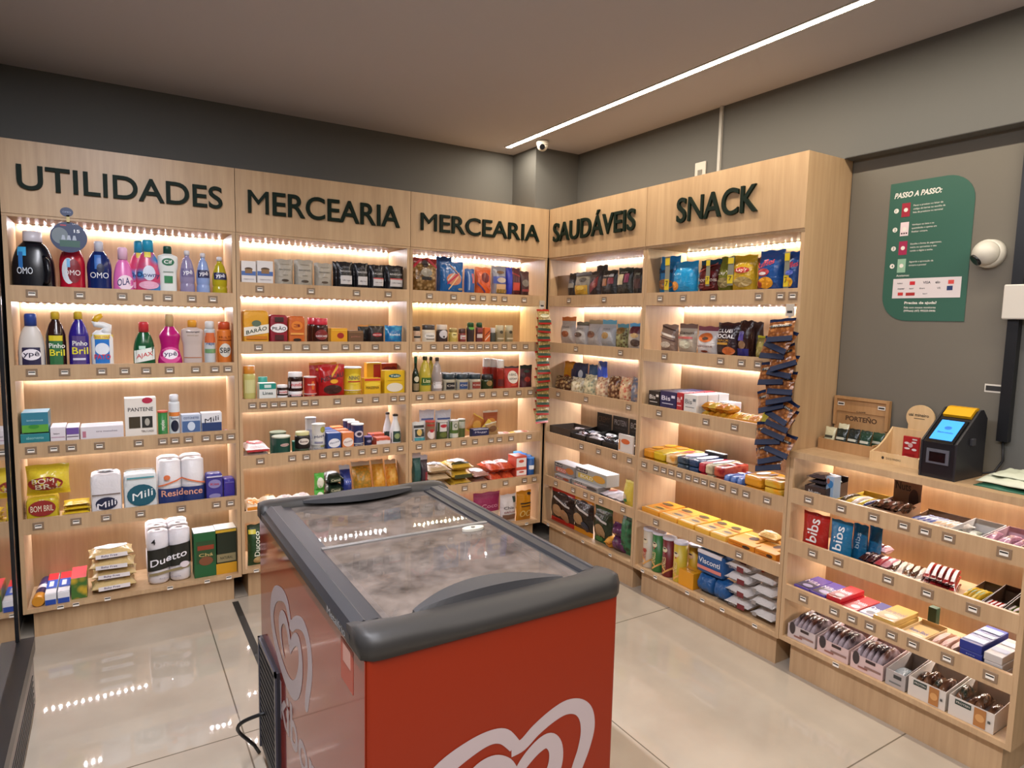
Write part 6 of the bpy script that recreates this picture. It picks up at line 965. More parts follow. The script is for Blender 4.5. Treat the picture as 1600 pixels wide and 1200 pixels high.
put('R',.1918,.02,.4316,'box',.1657,.065,.1,'bar_carton','bar carton','lower red and grey bar carton at the left, corner unit fifth shelf',{'dec':[('R',-.28,.78,.36,.3,'1a1a1a'),('T',-.28,.78,.3,.16,'dcd8d0','Bold'),('R',-.15,.35,.5,.4,'7a2418'),('T',-.12,.35,.4,.26,'e6dcd0','BOLD'),('E',.28,.5,.38,.6,'8a3a1c')],'topc':'d0d2d6','col':'8a8784','v0':.58})
put('R',.1741,.05,.4986,'box',.2209,.068,.1,'bar_carton','bar carton','upper red and tan bar carton at the left, corner unit fifth shelf',{'dec':[('R',-.28,.78,.36,.3,'1a1a1a'),('T',-.28,.78,.3,.16,'dcd8d0','Bold'),('R',-.15,.35,.5,.4,'c8553a'),('T',-.12,.35,.4,.26,'e6dcd0','BOLD'),('E',.28,.5,.38,.6,'b8702c')],'topc':'d0d2d6','col':'8a8784'})
put('R',.4263,.02,.4316,'box',.2566,.07,.1,'bar_carton','bar carton','lower grey bar carton with black mark, corner unit fifth shelf',{'dec':[('R',-.28,.78,.36,.3,'1a1a1a'),('T',-.28,.78,.3,.16,'dcd8d0','Bold'),('R',-.15,.35,.5,.4,'b8867a'),('T',-.12,.35,.4,.26,'e6dcd0','BOLD'),('E',.28,.5,.38,.6,'3a3434')],'topc':'d0d2d6','col':'8a8784','v0':.54})
put('R',.4332,.06,.5036,'box',.3032,.075,.1,'bar_carton','bar carton','upper yellow and grey bar carton with cookies, corner unit fifth shelf',{'dec':[('R',-.28,.78,.36,.3,'1a1a1a'),('T',-.28,.78,.3,.16,'dcd8d0','Bold'),('R',-.15,.35,.5,.4,'c2a83a'),('T',-.12,.35,.4,.26,'e6dcd0','BOLD'),('E',.28,.5,.38,.6,'c99432')],'topc':'d0d2d6','col':'a8a69c'})
put('R',.59,.03,.4316,'sack',.0641,.03,.15,'snack_sachet','snack sachet','lower pale sachet lying flat, left, corner unit fifth shelf',{'yaw':.12,'ro':.25,'dec':[('e',0,.5,.6,.4,'c26a5c')],'col':'c2bcc2'})
put('R',.5884,.03,.4586,'sack',.0641,.03,.15,'snack_sachet','snack sachet','upper pale sachet lying flat, left, corner unit fifth shelf',{'yaw':-.12,'ro':.25,'dec':[('e',0,.5,.6,.4,'c26a5c')],'col':'c2bcc2'})
put('R',.6599,.03,.4316,'sack',.0622,.03,.15,'snack_sachet','snack sachet','lower pale sachet lying flat, middle, corner unit fifth shelf',{'yaw':.12,'ro':.25,'dec':[('e',0,.5,.6,.4,'8a8c94')],'col':'cfc8ca'})
put('R',.6584,.03,.4586,'sack',.0622,.03,.15,'snack_sachet','snack sachet','upper pale sachet lying flat, middle, corner unit fifth shelf',{'yaw':-.12,'ro':.25,'dec':[('e',0,.5,.6,.4,'8a8c94')],'col':'cfc8ca'})
put('R',.725,.03,.4316,'sack',.0549,.03,.15,'snack_sachet','snack sachet','lower pale sachet lying flat, right, corner unit fifth shelf',{'yaw':.12,'ro':.25,'dec':[('e',0,.5,.6,.4,'6a7c5c')],'col':'bcb2b4'})
put('R',.7234,.03,.4586,'sack',.0549,.03,.15,'snack_sachet','snack sachet','upper pale sachet lying flat, right, corner unit fifth shelf',{'yaw':-.12,'ro':.25,'dec':[('e',0,.5,.6,.4,'6a7c5c')],'col':'bcb2b4'})
put('R',.7947,.03,.4316,'bag',.0795,.1679,.06,'snack_bag','snack bag','yellow snack bag with small green mark, corner unit fifth shelf',{'sealc':'e0d06a','dec':[('E',-.2,.3,.4,.3,'c9b89a'),('E',-.1,.15,.3,.14,'3a7a4a')],'col':'d6c04a','v0':.21})
put('R',.1547,.03,.1606,'bag',.2553,.2284,.07,'lentil_bag','snack bag','black bag with bright red top, corner unit bottom shelf',{'sealc':'b8241c','seal':.16,'ro':.2,'dec':[('E',0,.87,.4,.1,'241c1c'),('E',-.1,.4,.42,.36,'b08a64'),('E',.2,.3,.34,.4,'a07a58'),('S',.05,.68,.7,.05,'b9b2aa',-.15),('R',0,.03,.9,.04,'a8341c')],'col':'241512'})
put('R',.377,.03,.1606,'bag',.1928,.2334,.07,'lentil_bag','snack bag','black bag with orange yellow top, corner unit bottom shelf',{'sealc':'d08a1c','seal':.16,'ro':.2,'dec':[('E',0,.87,.4,.1,'241c1c'),('E',-.1,.42,.5,.32,'a8845c'),('E',.2,.25,.34,.3,'2a3040'),('S',.05,.68,.7,.05,'b9b2aa',-.15)],'col':'1f1814'})
put('R',.5687,.03,.1606,'bag',.1599,.227,.07,'lentil_bag','snack bag','dark green bag with beige pieces, corner unit bottom shelf',{'sealc':'1f4a28','seal':.16,'ro':.2,'dec':[('S',0,.66,.7,.05,'b9b2aa',-.15),('E',0,.35,.6,.4,'9a7a54'),('E',-.2,.1,.4,.14,'2f6a2c')],'col':'1f2c1a'})
put('R',.6488,.02,.1606,'sack',.046,.07,.1,'vegetable_chips_bag','snack bag','orange bag pieces lying in front of the purple ones, corner unit bottom shelf',{'col2':'e0a03a','sc':30,'col':'c4781f'})
put('R',.7219,.03,.1606,'bag',.111,.085,.08,'vegetable_chips_bag','snack bag','lower dark purple chips bag, corner unit bottom shelf',{'col2':'5a2a50','sc':30,'ro':.25,'col':'3a1a34'})
put('R',.7172,.03,.2406,'bag',.1109,.085,.08,'vegetable_chips_bag','snack bag','upper dark purple chips bag, corner unit bottom shelf',{'col2':'5a2a50','sc':30,'ro':.25,'col':'3a1a34'})
put('R',.7814,.035,.1606,'bag',.0915,.2339,.07,'vegetable_chips_bag','snack bag','dark green chips bag at the right end, corner unit bottom shelf',{'col2':'2f6a44','sc':30,'ro':.25,'col':'1f3f2a'})
put('R',.99,.06,1.6036,'bag',.137,.24,.08,'chips_bag','chips bag','blue cheese puff bag with yellow clip, leftmost, snack unit top shelf',{'ro':.2,'dec':[('T',-.05,.6,.8,.14,'1a1416','Cheetos'),('E',0,.22,.8,.3,'9a6a44')],'col':'1f7ab8','v0':.21})
put('R',1.1414,.02,1.6036,'bag',.1529,.2012,.08,'chips_bag','chips bag','light blue puff bag in front, snack unit top shelf',{'ro':.2,'dec':[('E',-.3,.2,.4,.3,'d08a3a'),('T',-.2,.58,.4,.07,'8fc6e0','PUFFS')],'col':'1f8ac2','v0':.24})
put('R',1.29,.03,1.6036,'bag',.1255,.2016,.08,'chips_bag','chips bag','dark red tortilla chips bag, snack unit top shelf',{'sealc':'1a3a4c','seal':.12,'ro':.2,'dec':[('T',0,.36,.9,.12,'b9a8a0','Doritos'),('S',0,.75,.7,.06,'8a2420',.3),('E',0,.15,.8,.2,'6a1c1c')],'col':'4a1416','v0':.24})
put('R',1.388,.04,1.6036,'bag',.0928,.2106,.08,'chips_bag','chips bag','olive green potato chips bag, snack unit top shelf',{'ro':.2,'dec':[('T',0,.5,.8,.14,'d6cfc0',"Lay's"),('E',0,.22,.8,.3,'8a7c50')],'col':'6a6c24','v0':.24})
put('R',1.5009,.02,1.6036,'bag',.1255,.207,.08,'chips_bag','chips bag','yellow potato chips bag with red oval, snack unit top shelf',{'ro':.2,'dec':[('E',.05,.56,.6,.18,'a8281c'),('T',.05,.56,.45,.12,'e6dccc',"Lay's"),('E',.1,.22,.7,.3,'9a8450')],'col':'b89422','v0':.24})
put('R',1.5054,.1,1.6036,'bag',.0485,.2008,.05,'chips_bag','chips bag','brown edged bag between the yellow and blue ones, snack unit top shelf',{'col':'5a3418'})
put('R',1.6413,.02,1.6036,'bag',.1252,.2189,.08,'chips_bag','chips bag','large blue ridged chips bag with red writing, left, snack unit top shelf',{'ro':.2,'dec':[('W',-.1,.66,.72,.16,'b82a34','Ruffles'),('E',-.15,.43,.5,.2,'a03038'),('E',-.15,.4,.3,.08,'dcd6d6'),('E',-.02,.16,.6,.3,'d6941c'),('E',-.25,.12,.2,.2,'8a2c1c')],'col':'1f4a8a','v0':.22})
put('R',1.7559,.02,1.6036,'bag',.0749,.2046,.07,'chips_bag','chips bag','large blue ridged chips bag with red writing, right, snack unit top shelf',{'ro':.2,'dec':[('W',0,.62,.8,.16,'b82a34','Ruffles'),('E',-.1,.16,.7,.26,'d6a01c'),('E',0,.42,.5,.14,'4a5cb0')],'col':'1d4484','v0':.24})
put('R',1.046,.0195,1.6509,'box',.0312,.1817,.002,'clip_strip','clip strip','grey and yellow plastic clip strip on the leftmost blue bag, snack unit top shelf',{'dec':[('R',0,.22,.98,.3,'c9b21c'),('R',0,.86,.98,.2,'c9b21c'),('T',0,.25,.6,.16,'3a341c','7')],'col':'7a7a6c'})
put('R',1.3141,.0195,1.675,'box',.0232,.1269,.002,'clip_strip','clip strip','grey and yellow plastic clip strip on the dark red bag, snack unit top shelf',{'dec':[('R',0,.22,.98,.3,'c9b21c'),('R',0,.86,.98,.2,'c9b21c'),('T',0,.25,.6,.16,'3a341c','7')],'col':'7a7a6c'})
put('R',1.4484,.0195,1.6737,'box',.0323,.131,.002,'clip_strip','clip strip','grey and yellow plastic clip strip on the yellow bag, snack unit top shelf',{'dec':[('R',0,.22,.98,.3,'c9b21c'),('R',0,.86,.98,.2,'c9b21c'),('T',0,.25,.6,.16,'3a341c','7')],'col':'7a7a6c'})
put('R',1.7418,.0195,1.6482,'box',.0241,.1574,.002,'clip_strip','clip strip','grey and yellow plastic clip strip on the right blue bag, snack unit top shelf',{'dec':[('R',0,.22,.98,.3,'c9b21c'),('R',0,.86,.98,.2,'c9b21c'),('T',0,.25,.6,.16,'3a341c','7')],'col':'7a7a6c'})
put('R',1.0477,.03,1.3086,'bag',.1129,.1787,.06,'snack_bag','snack bag','brown and cream striped snack bag, snack unit second shelf',{'ro':.25,'dec':[('S',0,.85,.9,.05,'3a241c',-.2),('S',0,.6,.9,.08,'d0c4b8',-.2),('S',0,.45,.9,.05,'4a2c24',-.2),('E',0,.22,.6,.24,'b9ac9c')],'col':'8a7264','v0':.25})
put('R',1.1739,.03,1.3086,'bag',.1185,.1842,.06,'snack_bag','snack bag','cream snack bag with brown top, snack unit second shelf',{'sealc':'5a3a2c','seal':.18,'ro':.25,'dec':[('T',0,.68,.8,.1,'3a2418','Granum'),('R',0,.5,.8,.08,'a8504c'),('E',.05,.26,.6,.3,'c9c6b0')],'col':'b3a594','v0':.24})
put('R',1.3066,.03,1.3086,'bag',.1342,.1742,.06,'snack_bag','snack bag','white snack bag with maroon top and orange roundel, snack unit second shelf',{'sealc':'6a1a34','seal':.16,'ro':.25,'dec':[('E',0,.58,.62,.36,'c8682c'),('E',0,.55,.3,.12,'3a2416'),('T',0,.26,.7,.08,'6a3430','biscuits'),('E',0,.06,.3,.08,'7a3420')],'col':'d0cac8','v0':.26})
put('R',1.4347,.02,1.3086,'bag',.1251,.1947,.06,'snack_bag','snack bag','dark purple brown snack bag with two line white writing, snack unit second shelf',{'sealc':'3a201c','ro':.25,'dec':[('T',-.05,.74,.7,.11,'dcd9de','CLUB'),('T',-.02,.57,.85,.12,'dcd9de','SOCIAL'),('T',-.1,.44,.6,.06,'b8862c','SNACK'),('R',-.1,.34,.5,.07,'b8862c'),('E',.2,.12,.5,.26,'b8602c')],'col':'2a1a20','v0':.23})
put('R',1.525,.03,1.3086,'bag',.0699,.205,.06,'snack_bag','snack bag','brown and violet snack bag, snack unit second shelf',{'ro':.25,'dec':[('R',-.1,.55,.4,.25,'4a3a8c'),('T',-.1,.64,.4,.12,'8a84b4','JB'),('E',0,.3,.5,.26,'7a5a3c'),('R',0,.1,.9,.2,'1f1f6a')],'col':'2f1714','v0':.22})
put('R',1.5333,.1,1.3086,'bag',.0624,.2005,.05,'snack_bag','snack bag','plain dark brown snack bag behind the olive one, snack unit second shelf',{'col':'2f1714'})
put('R',1.6305,.03,1.3086,'bag',.0856,.1387,.06,'snack_bag','snack bag','olive and yellow snack bag, snack unit second shelf',{'col2':'8a7c44','sc':50,'sealc':'b8b024','ro':.25,'col':'6a6a24'})
put('R',.9899,.02,1.0086,'box',.0803,.1256,.075,'cracker_carton','snack carton','nearly black small carton in the front row, snack unit third shelf',{'dec':[('T',-.12,.58,.55,.28,'dcd6d0','Bis'),('R',.33,.7,.22,.16,'dcd6d0'),('R',0,.25,.7,.04,'dcd6d0')],'reps':[(0,.08,0),(0,.16,0)],'grp':'nearly black small cartons','col':'1c1410','v0':.39})
put('R',1.092,.02,1.0086,'box',.1122,.1331,.075,'cracker_carton','snack carton','navy small carton in the front row, snack unit third shelf',{'dec':[('T',-.12,.58,.55,.28,'dcd8e6','Bis'),('R',.33,.7,.22,.16,'dcd8e6'),('R',0,.25,.7,.04,'dcd8e6')],'reps':[(0,.08,0),(0,.16,0)],'grp':'navy small cartons','col':'1f1a4c','v0':.37})
put('R',1.173,.02,1.0086,'box',.0387,.1353,.075,'cracker_carton','snack carton','red small carton in the front row, snack unit third shelf',{'dec':[('T',-.12,.58,.55,.28,'e6d2d2','Bis'),('R',.33,.7,.22,.16,'e6d2d2'),('R',0,.25,.7,.04,'e6d2d2')],'reps':[(0,.08,0),(0,.16,0)],'grp':'red small cartons','col':'a8242a','v0':.36})
put('R',1.2435,.02,1.0086,'box',.083,.1333,.075,'cracker_carton','snack carton','white small carton in the front row, snack unit third shelf',{'dec':[('T',-.12,.58,.55,.28,'6a6c70','Bis'),('R',.33,.7,.22,.16,'6a6c70'),('R',0,.25,.7,.04,'6a6c70')],'reps':[(0,.08,0),(0,.16,0)],'grp':'white small cartons','col':'d2d0cc','v0':.37})
put('R',1.1688,.17,1.0086,'box',.0299,.098,.09,'cracker_carton','snack carton','white small carton, number one of six behind the yellow tray, snack unit third shelf',{'dec':[('R',0,.6,.5,.18,'6a6460'),('R',0,.3,.6,.03,'9a9a9a')],'col':'d4d0d2','v0':.42})
put('R',1.2074,.17,1.0086,'box',.0377,.098,.09,'cracker_carton','snack carton','white small carton, number two of six behind the yellow tray, snack unit third shelf',{'dec':[('R',0,.6,.5,.18,'6a6460'),('R',0,.3,.6,.03,'9a9a9a')],'col':'d4d0d2','v0':.41})
put('R',1.2432,.17,1.0086,'box',.0246,.098,.09,'cracker_carton','snack carton','white small carton, number three of six behind the yellow tray, snack unit third shelf',{'dec':[('R',0,.6,.5,.18,'6a6460'),('R',0,.3,.6,.03,'9a9a9a')],'col':'d4d0d2','v0':.41})
put('R',1.2763,.17,1.0086,'box',.0323,.098,.09,'cracker_carton','snack carton','white small carton, number four of six behind the yellow tray, snack unit third shelf',{'dec':[('R',0,.6,.5,.18,'6a6460'),('R',0,.3,.6,.03,'9a9a9a')],'col':'d4d0d2','v0':.41})
put('R',1.3128,.17,1.0086,'box',.0317,.098,.09,'cracker_carton','snack carton','white small carton, number five of six behind the yellow tray, snack unit third shelf',{'dec':[('R',0,.6,.5,.18,'6a6460'),('R',0,.3,.6,.03,'9a9a9a')],'col':'d4d0d2','v0':.41})
put('R',1.3467,.17,1.0086,'box',.0272,.098,.09,'cracker_carton','snack carton','white small carton, number six of six behind the yellow tray, snack unit third shelf',{'dec':[('R',0,.6,.5,.18,'6a6460'),('R',0,.3,.6,.03,'9a9a9a')],'col':'d4d0d2','v0':.41})
put('R',1.5564,.03,1.0086,'tray',.1749,.06,.13,'candy_tray','display tray','orange open tray, snack unit third shelf',{'fr':.055,'bk':.06,'inc':'c9822a','dec':[('E',-.2,.35,.2,.4,'3a2a10')],'col':'cf8f28'})
put('R',1.4873,.04,1.0446,'sack',.0291,.035,.11,'candy_bar','candy bar','yellow wrapped bar in the orange tray, first from the left, snack unit third shelf',{'ro':.2,'dec':[('e',0,.5,.6,.5,'e6cf8c')],'col':'d6a02c'})
put('R',1.5202,.04,1.0446,'sack',.0285,.035,.11,'candy_bar','candy bar','yellow wrapped bar in the orange tray, second from the left, snack unit third shelf',{'ro':.2,'dec':[('e',0,.5,.6,.5,'e6cf8c')],'col':'c9861c'})
put('R',1.5525,.04,1.0446,'sack',.028,.035,.11,'candy_bar','candy bar','yellow wrapped bar in the orange tray, third from the left, snack unit third shelf',{'ro':.2,'dec':[('e',0,.5,.6,.5,'e6cf8c')],'col':'dcb848'})
put('R',1.5842,.04,1.0446,'sack',.0275,.035,.11,'candy_bar','candy bar','yellow wrapped bar in the orange tray, fourth from the left, snack unit third shelf',{'ro':.2,'dec':[('e',0,.5,.6,.5,'e6cf8c')],'col':'c47a24'})
put('R',1.6154,.04,1.0446,'sack',.027,.035,.11,'candy_bar','candy bar','yellow wrapped bar in the orange tray, fifth from the left, snack unit third shelf',{'ro':.2,'dec':[('e',0,.5,.6,.5,'e6cf8c')],'col':'d2922e'})
put('R',1.3125,.02,1.0086,'sack',.0321,.062,.12,'candy_bar','candy bar','golden wrapped bar in front of the white cartons, first, snack unit third shelf',{'col2':'a8741c','sc':25,'ro':.2,'col':'dcb848'})
put('R',1.3488,.02,1.0086,'sack',.0314,.062,.12,'candy_bar','candy bar','golden wrapped bar in front of the white cartons, second, snack unit third shelf',{'col2':'a8741c','sc':25,'ro':.2,'col':'c47a24'})
put('R',1.3843,.02,1.0086,'sack',.0308,.062,.12,'candy_bar','candy bar','golden wrapped bar in front of the white cartons, third, snack unit third shelf',{'col2':'a8741c','sc':25,'ro':.2,'col':'d2922e'})
put('R',1.4192,.02,1.0086,'sack',.0303,.062,.12,'candy_bar','candy bar','golden wrapped bar in front of the white cartons, fourth, snack unit third shelf',{'col2':'a8741c','sc':25,'ro':.2,'col':'d6a02c'})
put('R',1.4535,.02,1.0086,'sack',.0297,.062,.12,'candy_bar','candy bar','golden wrapped bar in front of the white cartons, fifth, snack unit third shelf',{'col2':'a8741c','sc':25,'ro':.2,'col':'c9861c'})
put('R',1.3202,.03,1.0686,'sack',.0398,.045,.1,'candy_bar','candy bar','upper golden wrapped bar in front of the white cartons, first, snack unit third shelf',{'ro':.2,'dec':[('e',0,.5,.7,.3,'dcc48c')],'col':'c9861c'})
put('R',1.3641,.03,1.0686,'sack',.0389,.045,.1,'candy_bar','candy bar','upper golden wrapped bar in front of the white cartons, second, snack unit third shelf',{'ro':.2,'dec':[('e',0,.5,.7,.3,'dcc48c')],'col':'dcb848'})
put('R',1.407,.03,1.0686,'sack',.038,.045,.1,'candy_bar','candy bar','upper golden wrapped bar in front of the white cartons, third, snack unit third shelf',{'ro':.2,'dec':[('e',0,.5,.7,.3,'dcc48c')],'col':'c47a24'})
put('R',1.4489,.03,1.0686,'sack',.0371,.045,.1,'candy_bar','candy bar','upper golden wrapped bar in front of the white cartons, fourth, snack unit third shelf',{'ro':.2,'dec':[('e',0,.5,.7,.3,'dcc48c')],'col':'d2922e'})
put('R',1.6595,.04,1.0086,'bag',.0461,.1,.05,'candy_bag','candy bag','lime yellow bag beside the hanging nuts, snack unit third shelf',{'col':'b8ac24'})
put('R',.963,.02,.7156,'rbox',.083,.05,.24,'biscuit_pack','biscuit pack','lower orange round biscuit roll at the left end, snack unit fourth shelf',{'P':9,'ro':.22,'yaw':0,'dec':[('e',0,.3,.7,.3,'d9a02c'),('e',0,.7,.7,.3,'d9a02c')],'col':'cf8a1c','v0':.7})
put('R',.963,.02,.7661,'rbox',.0829,.05,.24,'biscuit_pack','biscuit pack','upper orange round biscuit roll at the left end, snack unit fourth shelf',{'P':9,'ro':.22,'yaw':0,'dec':[('e',0,.3,.7,.3,'d9a02c'),('e',0,.7,.7,.3,'d9a02c')],'col':'cf8a1c'})
put('R',1.0439,.02,.7156,'rbox',.0887,.05,.24,'biscuit_pack','biscuit pack','lower yellow biscuit roll beside the orange ones, snack unit fourth shelf',{'P':9,'ro':.22,'yaw':0,'dec':[('e',0,.75,.7,.3,'d9802c')],'col':'c9a824','v0':.7})
put('R',1.0408,.02,.7661,'rbox',.0886,.05,.24,'biscuit_pack','biscuit pack','upper yellow biscuit roll beside the orange ones, snack unit fourth shelf',{'P':9,'ro':.22,'yaw':0,'dec':[('e',0,.75,.7,.3,'d9802c')],'col':'c9a824'})
put('R',1.1276,.02,.7156,'rbox',.0671,.05,.24,'biscuit_pack','biscuit pack','lower orange and cream biscuit pack, snack unit fourth shelf',{'P':9,'col2':'e0c08a','sc':30,'ro':.22,'yaw':0,'dec':[('e',0,.6,.6,.3,'c23a2c')],'col':'cf8f3a','v0':.7})
put('R',1.1244,.02,.7661,'rbox',.0671,.05,.24,'biscuit_pack','biscuit pack','upper orange and cream biscuit pack, snack unit fourth shelf',{'P':9,'col2':'e0c08a','sc':30,'ro':.22,'yaw':0,'dec':[('e',0,.6,.6,.3,'c23a2c')],'col':'cf8f3a'})
put('R',1.2104,.02,.7156,'rbox',.0772,.034,.22,'biscuit_pack','biscuit pack','lowest dark slate biscuit pack with pale top, snack unit fourth shelf',{'P':9,'col2':'3a4c5c','sc':30,'ro':.22,'yaw':0,'dec':[('e',0,.5,.85,.7,'b9b4cc')],'col':'24303a','v0':.7})
put('R',1.2081,.02,.7499,'rbox',.0772,.034,.22,'biscuit_pack','biscuit pack','middle dark slate biscuit pack with pale top, snack unit fourth shelf',{'P':9,'col2':'3a4c5c','sc':30,'ro':.22,'yaw':0,'dec':[('e',0,.5,.85,.7,'b9b4cc')],'col':'24303a','v0':.37})
put('R',1.2059,.02,.7843,'rbox',.0772,.034,.22,'biscuit_pack','biscuit pack','topmost dark slate biscuit pack with pale top, snack unit fourth shelf',{'P':9,'col2':'3a4c5c','sc':30,'ro':.22,'yaw':0,'dec':[('e',0,.5,.85,.7,'b9b4cc')],'col':'24303a'})
put('R',1.2853,.02,.7156,'rbox',.0619,.034,.22,'biscuit_pack','biscuit pack','lowest navy biscuit pack with silver top, snack unit fourth shelf',{'P':9,'ro':.22,'yaw':0,'dec':[('e',0,.5,.85,.7,'c9c2d6')],'col':'1f3a5c','v0':.7})
put('R',1.283,.02,.7499,'rbox',.0619,.034,.22,'biscuit_pack','biscuit pack','middle navy biscuit pack with silver top, snack unit fourth shelf',{'P':9,'ro':.22,'yaw':0,'dec':[('e',0,.5,.85,.7,'c9c2d6')],'col':'1f3a5c','v0':.37})
put('R',1.2807,.02,.7843,'rbox',.0619,.034,.22,'biscuit_pack','biscuit pack','topmost navy biscuit pack with silver top, snack unit fourth shelf',{'P':9,'ro':.22,'yaw':0,'dec':[('e',0,.5,.85,.7,'c9c2d6')],'col':'1f3a5c'})
put('R',1.3386,.02,.7156,'rbox',.0361,.05,.2,'biscuit_pack','biscuit pack','lower narrow crimson biscuit pack, snack unit fourth shelf',{'P':9,'ro':.22,'yaw':0,'dec':[('e',0,.5,.8,.6,'d0c8d8')],'col':'a82a3a','v0':.7})
put('R',1.3352,.02,.7661,'rbox',.0361,.05,.2,'biscuit_pack','biscuit pack','upper narrow crimson biscuit pack, snack unit fourth shelf',{'P':9,'ro':.22,'yaw':0,'dec':[('e',0,.5,.8,.6,'d0c8d8')],'col':'a82a3a'})
put('R',1.3828,.02,.7156,'rbox',.0431,.05,.22,'biscuit_pack','biscuit pack','lower beige and grey biscuit pack, snack unit fourth shelf',{'P':9,'col2':'c2b494','sc':30,'ro':.22,'yaw':0,'dec':[('e',0,.5,.85,.7,'cfc8dc')],'col':'a89a7c','v0':.7})
put('R',1.3794,.02,.7661,'rbox',.0431,.05,.22,'biscuit_pack','biscuit pack','upper beige and grey biscuit pack, snack unit fourth shelf',{'P':9,'col2':'c2b494','sc':30,'ro':.22,'yaw':0,'dec':[('e',0,.5,.85,.7,'cfc8dc')],'col':'a89a7c'})
put('R',1.4395,.02,.7156,'rbox',.0532,.05,.2,'biscuit_pack','biscuit pack','lower dark red biscuit pack with white stripes, snack unit fourth shelf',{'P':9,'col2':'b0503a','sc':30,'ro':.22,'yaw':0,'dec':[('r',0,.5,.8,.1,'d6c8c8'),('r',0,.75,.8,.1,'d6c8c8')],'col':'8a1f20','v0':.7})
put('R',1.4361,.02,.7661,'rbox',.0531,.05,.2,'biscuit_pack','biscuit pack','upper dark red biscuit pack with white stripes, snack unit fourth shelf',{'P':9,'col2':'b0503a','sc':30,'ro':.22,'yaw':0,'dec':[('r',0,.5,.8,.1,'d6c8c8'),('r',0,.75,.8,.1,'d6c8c8')],'col':'8a1f20'})
put('R',1.4864,.02,.7156,'rbox',.0333,.075,.17,'biscuit_pack','biscuit pack','navy cookie pack with white letters, left, snack unit fourth shelf',{'P':9,'col2':'5a7ab8','sc':30,'ro':.22,'yaw':-.25,'dec':[('r',0,.5,.8,.16,'dfe2ea'),('r',0,.75,.6,.1,'c9d2e6')],'col':'1f3474','v0':.62})
put('R',1.5235,.02,.7156,'rbox',.0326,.075,.17,'biscuit_pack','biscuit pack','navy cookie pack with white letters, middle, snack unit fourth shelf',{'P':9,'col2':'5a7ab8','sc':30,'ro':.22,'yaw':-.25,'dec':[('r',0,.5,.8,.16,'dfe2ea'),('r',0,.75,.6,.1,'c9d2e6')],'col':'1f3474','v0':.62})
put('R',1.5599,.02,.7156,'rbox',.0319,.075,.17,'biscuit_pack','biscuit pack','navy cookie pack with white letters, right, snack unit fourth shelf',{'P':9,'col2':'5a7ab8','sc':30,'ro':.22,'yaw':-.25,'dec':[('r',0,.5,.8,.16,'dfe2ea'),('r',0,.75,.6,.1,'c9d2e6')],'col':'1f3474','v0':.62})
put('R',1.6359,.02,.7156,'rbox',.102,.05,.17,'biscuit_pack','biscuit pack','lower orange wafer pack with white swirl, snack unit fourth shelf',{'P':9,'ro':.22,'yaw':-.08,'dec':[('e',-.1,.5,.4,.5,'e6dccc'),('r',.3,.6,.2,.3,'7a4a2c')],'col':'d08f22','v0':.7})
put('R',1.6323,.02,.7661,'rbox',.1019,.05,.17,'biscuit_pack','biscuit pack','upper orange wafer pack with white swirl, snack unit fourth shelf',{'P':9,'ro':.22,'yaw':-.08,'dec':[('e',-.1,.5,.4,.5,'e6dccc'),('r',.3,.6,.2,.3,'7a4a2c')],'col':'d08f22'})
put('R',1.7404,.02,.7156,'rbox',.0896,.034,.19,'biscuit_pack','biscuit pack','lowest amber wafer pack at the right end, snack unit fourth shelf',{'P':9,'col2':'cfa83a','sc':30,'ro':.22,'yaw':0,'dec':[('r',.1,.7,.5,.1,'7a2c14'),('e',0,.35,.6,.2,'e0b04a')],'col':'d6941f','v0':.7})
put('R',1.7379,.02,.7499,'rbox',.0895,.034,.19,'biscuit_pack','biscuit pack','middle amber wafer pack at the right end, snack unit fourth shelf',{'P':9,'col2':'cfa83a','sc':30,'ro':.22,'yaw':0,'dec':[('r',.1,.7,.5,.1,'7a2c14'),('e',0,.35,.6,.2,'e0b04a')],'col':'d6941f','v0':.36})
put('R',1.7354,.02,.7843,'rbox',.0895,.034,.19,'biscuit_pack','biscuit pack','topmost amber wafer pack at the right end, snack unit fourth shelf',{'P':9,'col2':'cfa83a','sc':30,'ro':.22,'yaw':0,'dec':[('r',.1,.7,.5,.1,'7a2c14'),('e',0,.35,.6,.2,'e0b04a')],'col':'d6941f'})
put('R',1.256,.2,.7156,'box',.1238,.12,.03,'cookie_carton','box','black and dark red carton standing at the back, snack unit fourth shelf',{'topc':'c9d2cf','dec':[('E',-.1,.5,.4,.4,'7a2a34'),('R',.35,.5,.1,.5,'8a8a84')],'col':'14110f','v0':.23})
put('R',.9993,.02,.4316,'box',.1208,.03,.21,'cookie_pack','cookie pack','lower flat yellow cookie pack, first column from the left, snack unit fifth shelf',{'yaw':0,'dec':[('R',0,.5,.9,.4,'b8831c')],'col':'d6922a','v0':.7})
put('R',.9974,.02,.4626,'box',.1207,.03,.21,'cookie_pack','cookie pack','upper flat yellow cookie pack, first column from the left, snack unit fifth shelf',{'yaw':.03,'dec':[('e',.1,.3,.7,.22,'b8923c'),('e',.1,.3,.5,.1,'4a3a1c'),('r',0,.08,.9,.06,'e0cfa0'),('e',-.1,.72,.6,.2,'5a4424'),('r',.1,.52,.8,.06,'d66a1c')],'col':'d6922a','v0':.21})
put('R',1.1321,.02,.4316,'box',.1222,.03,.21,'cookie_pack','cookie pack','lower flat yellow cookie pack, second column from the left, snack unit fifth shelf',{'yaw':0,'dec':[('R',0,.5,.9,.4,'b8831c')],'col':'d9a03a','v0':.7})
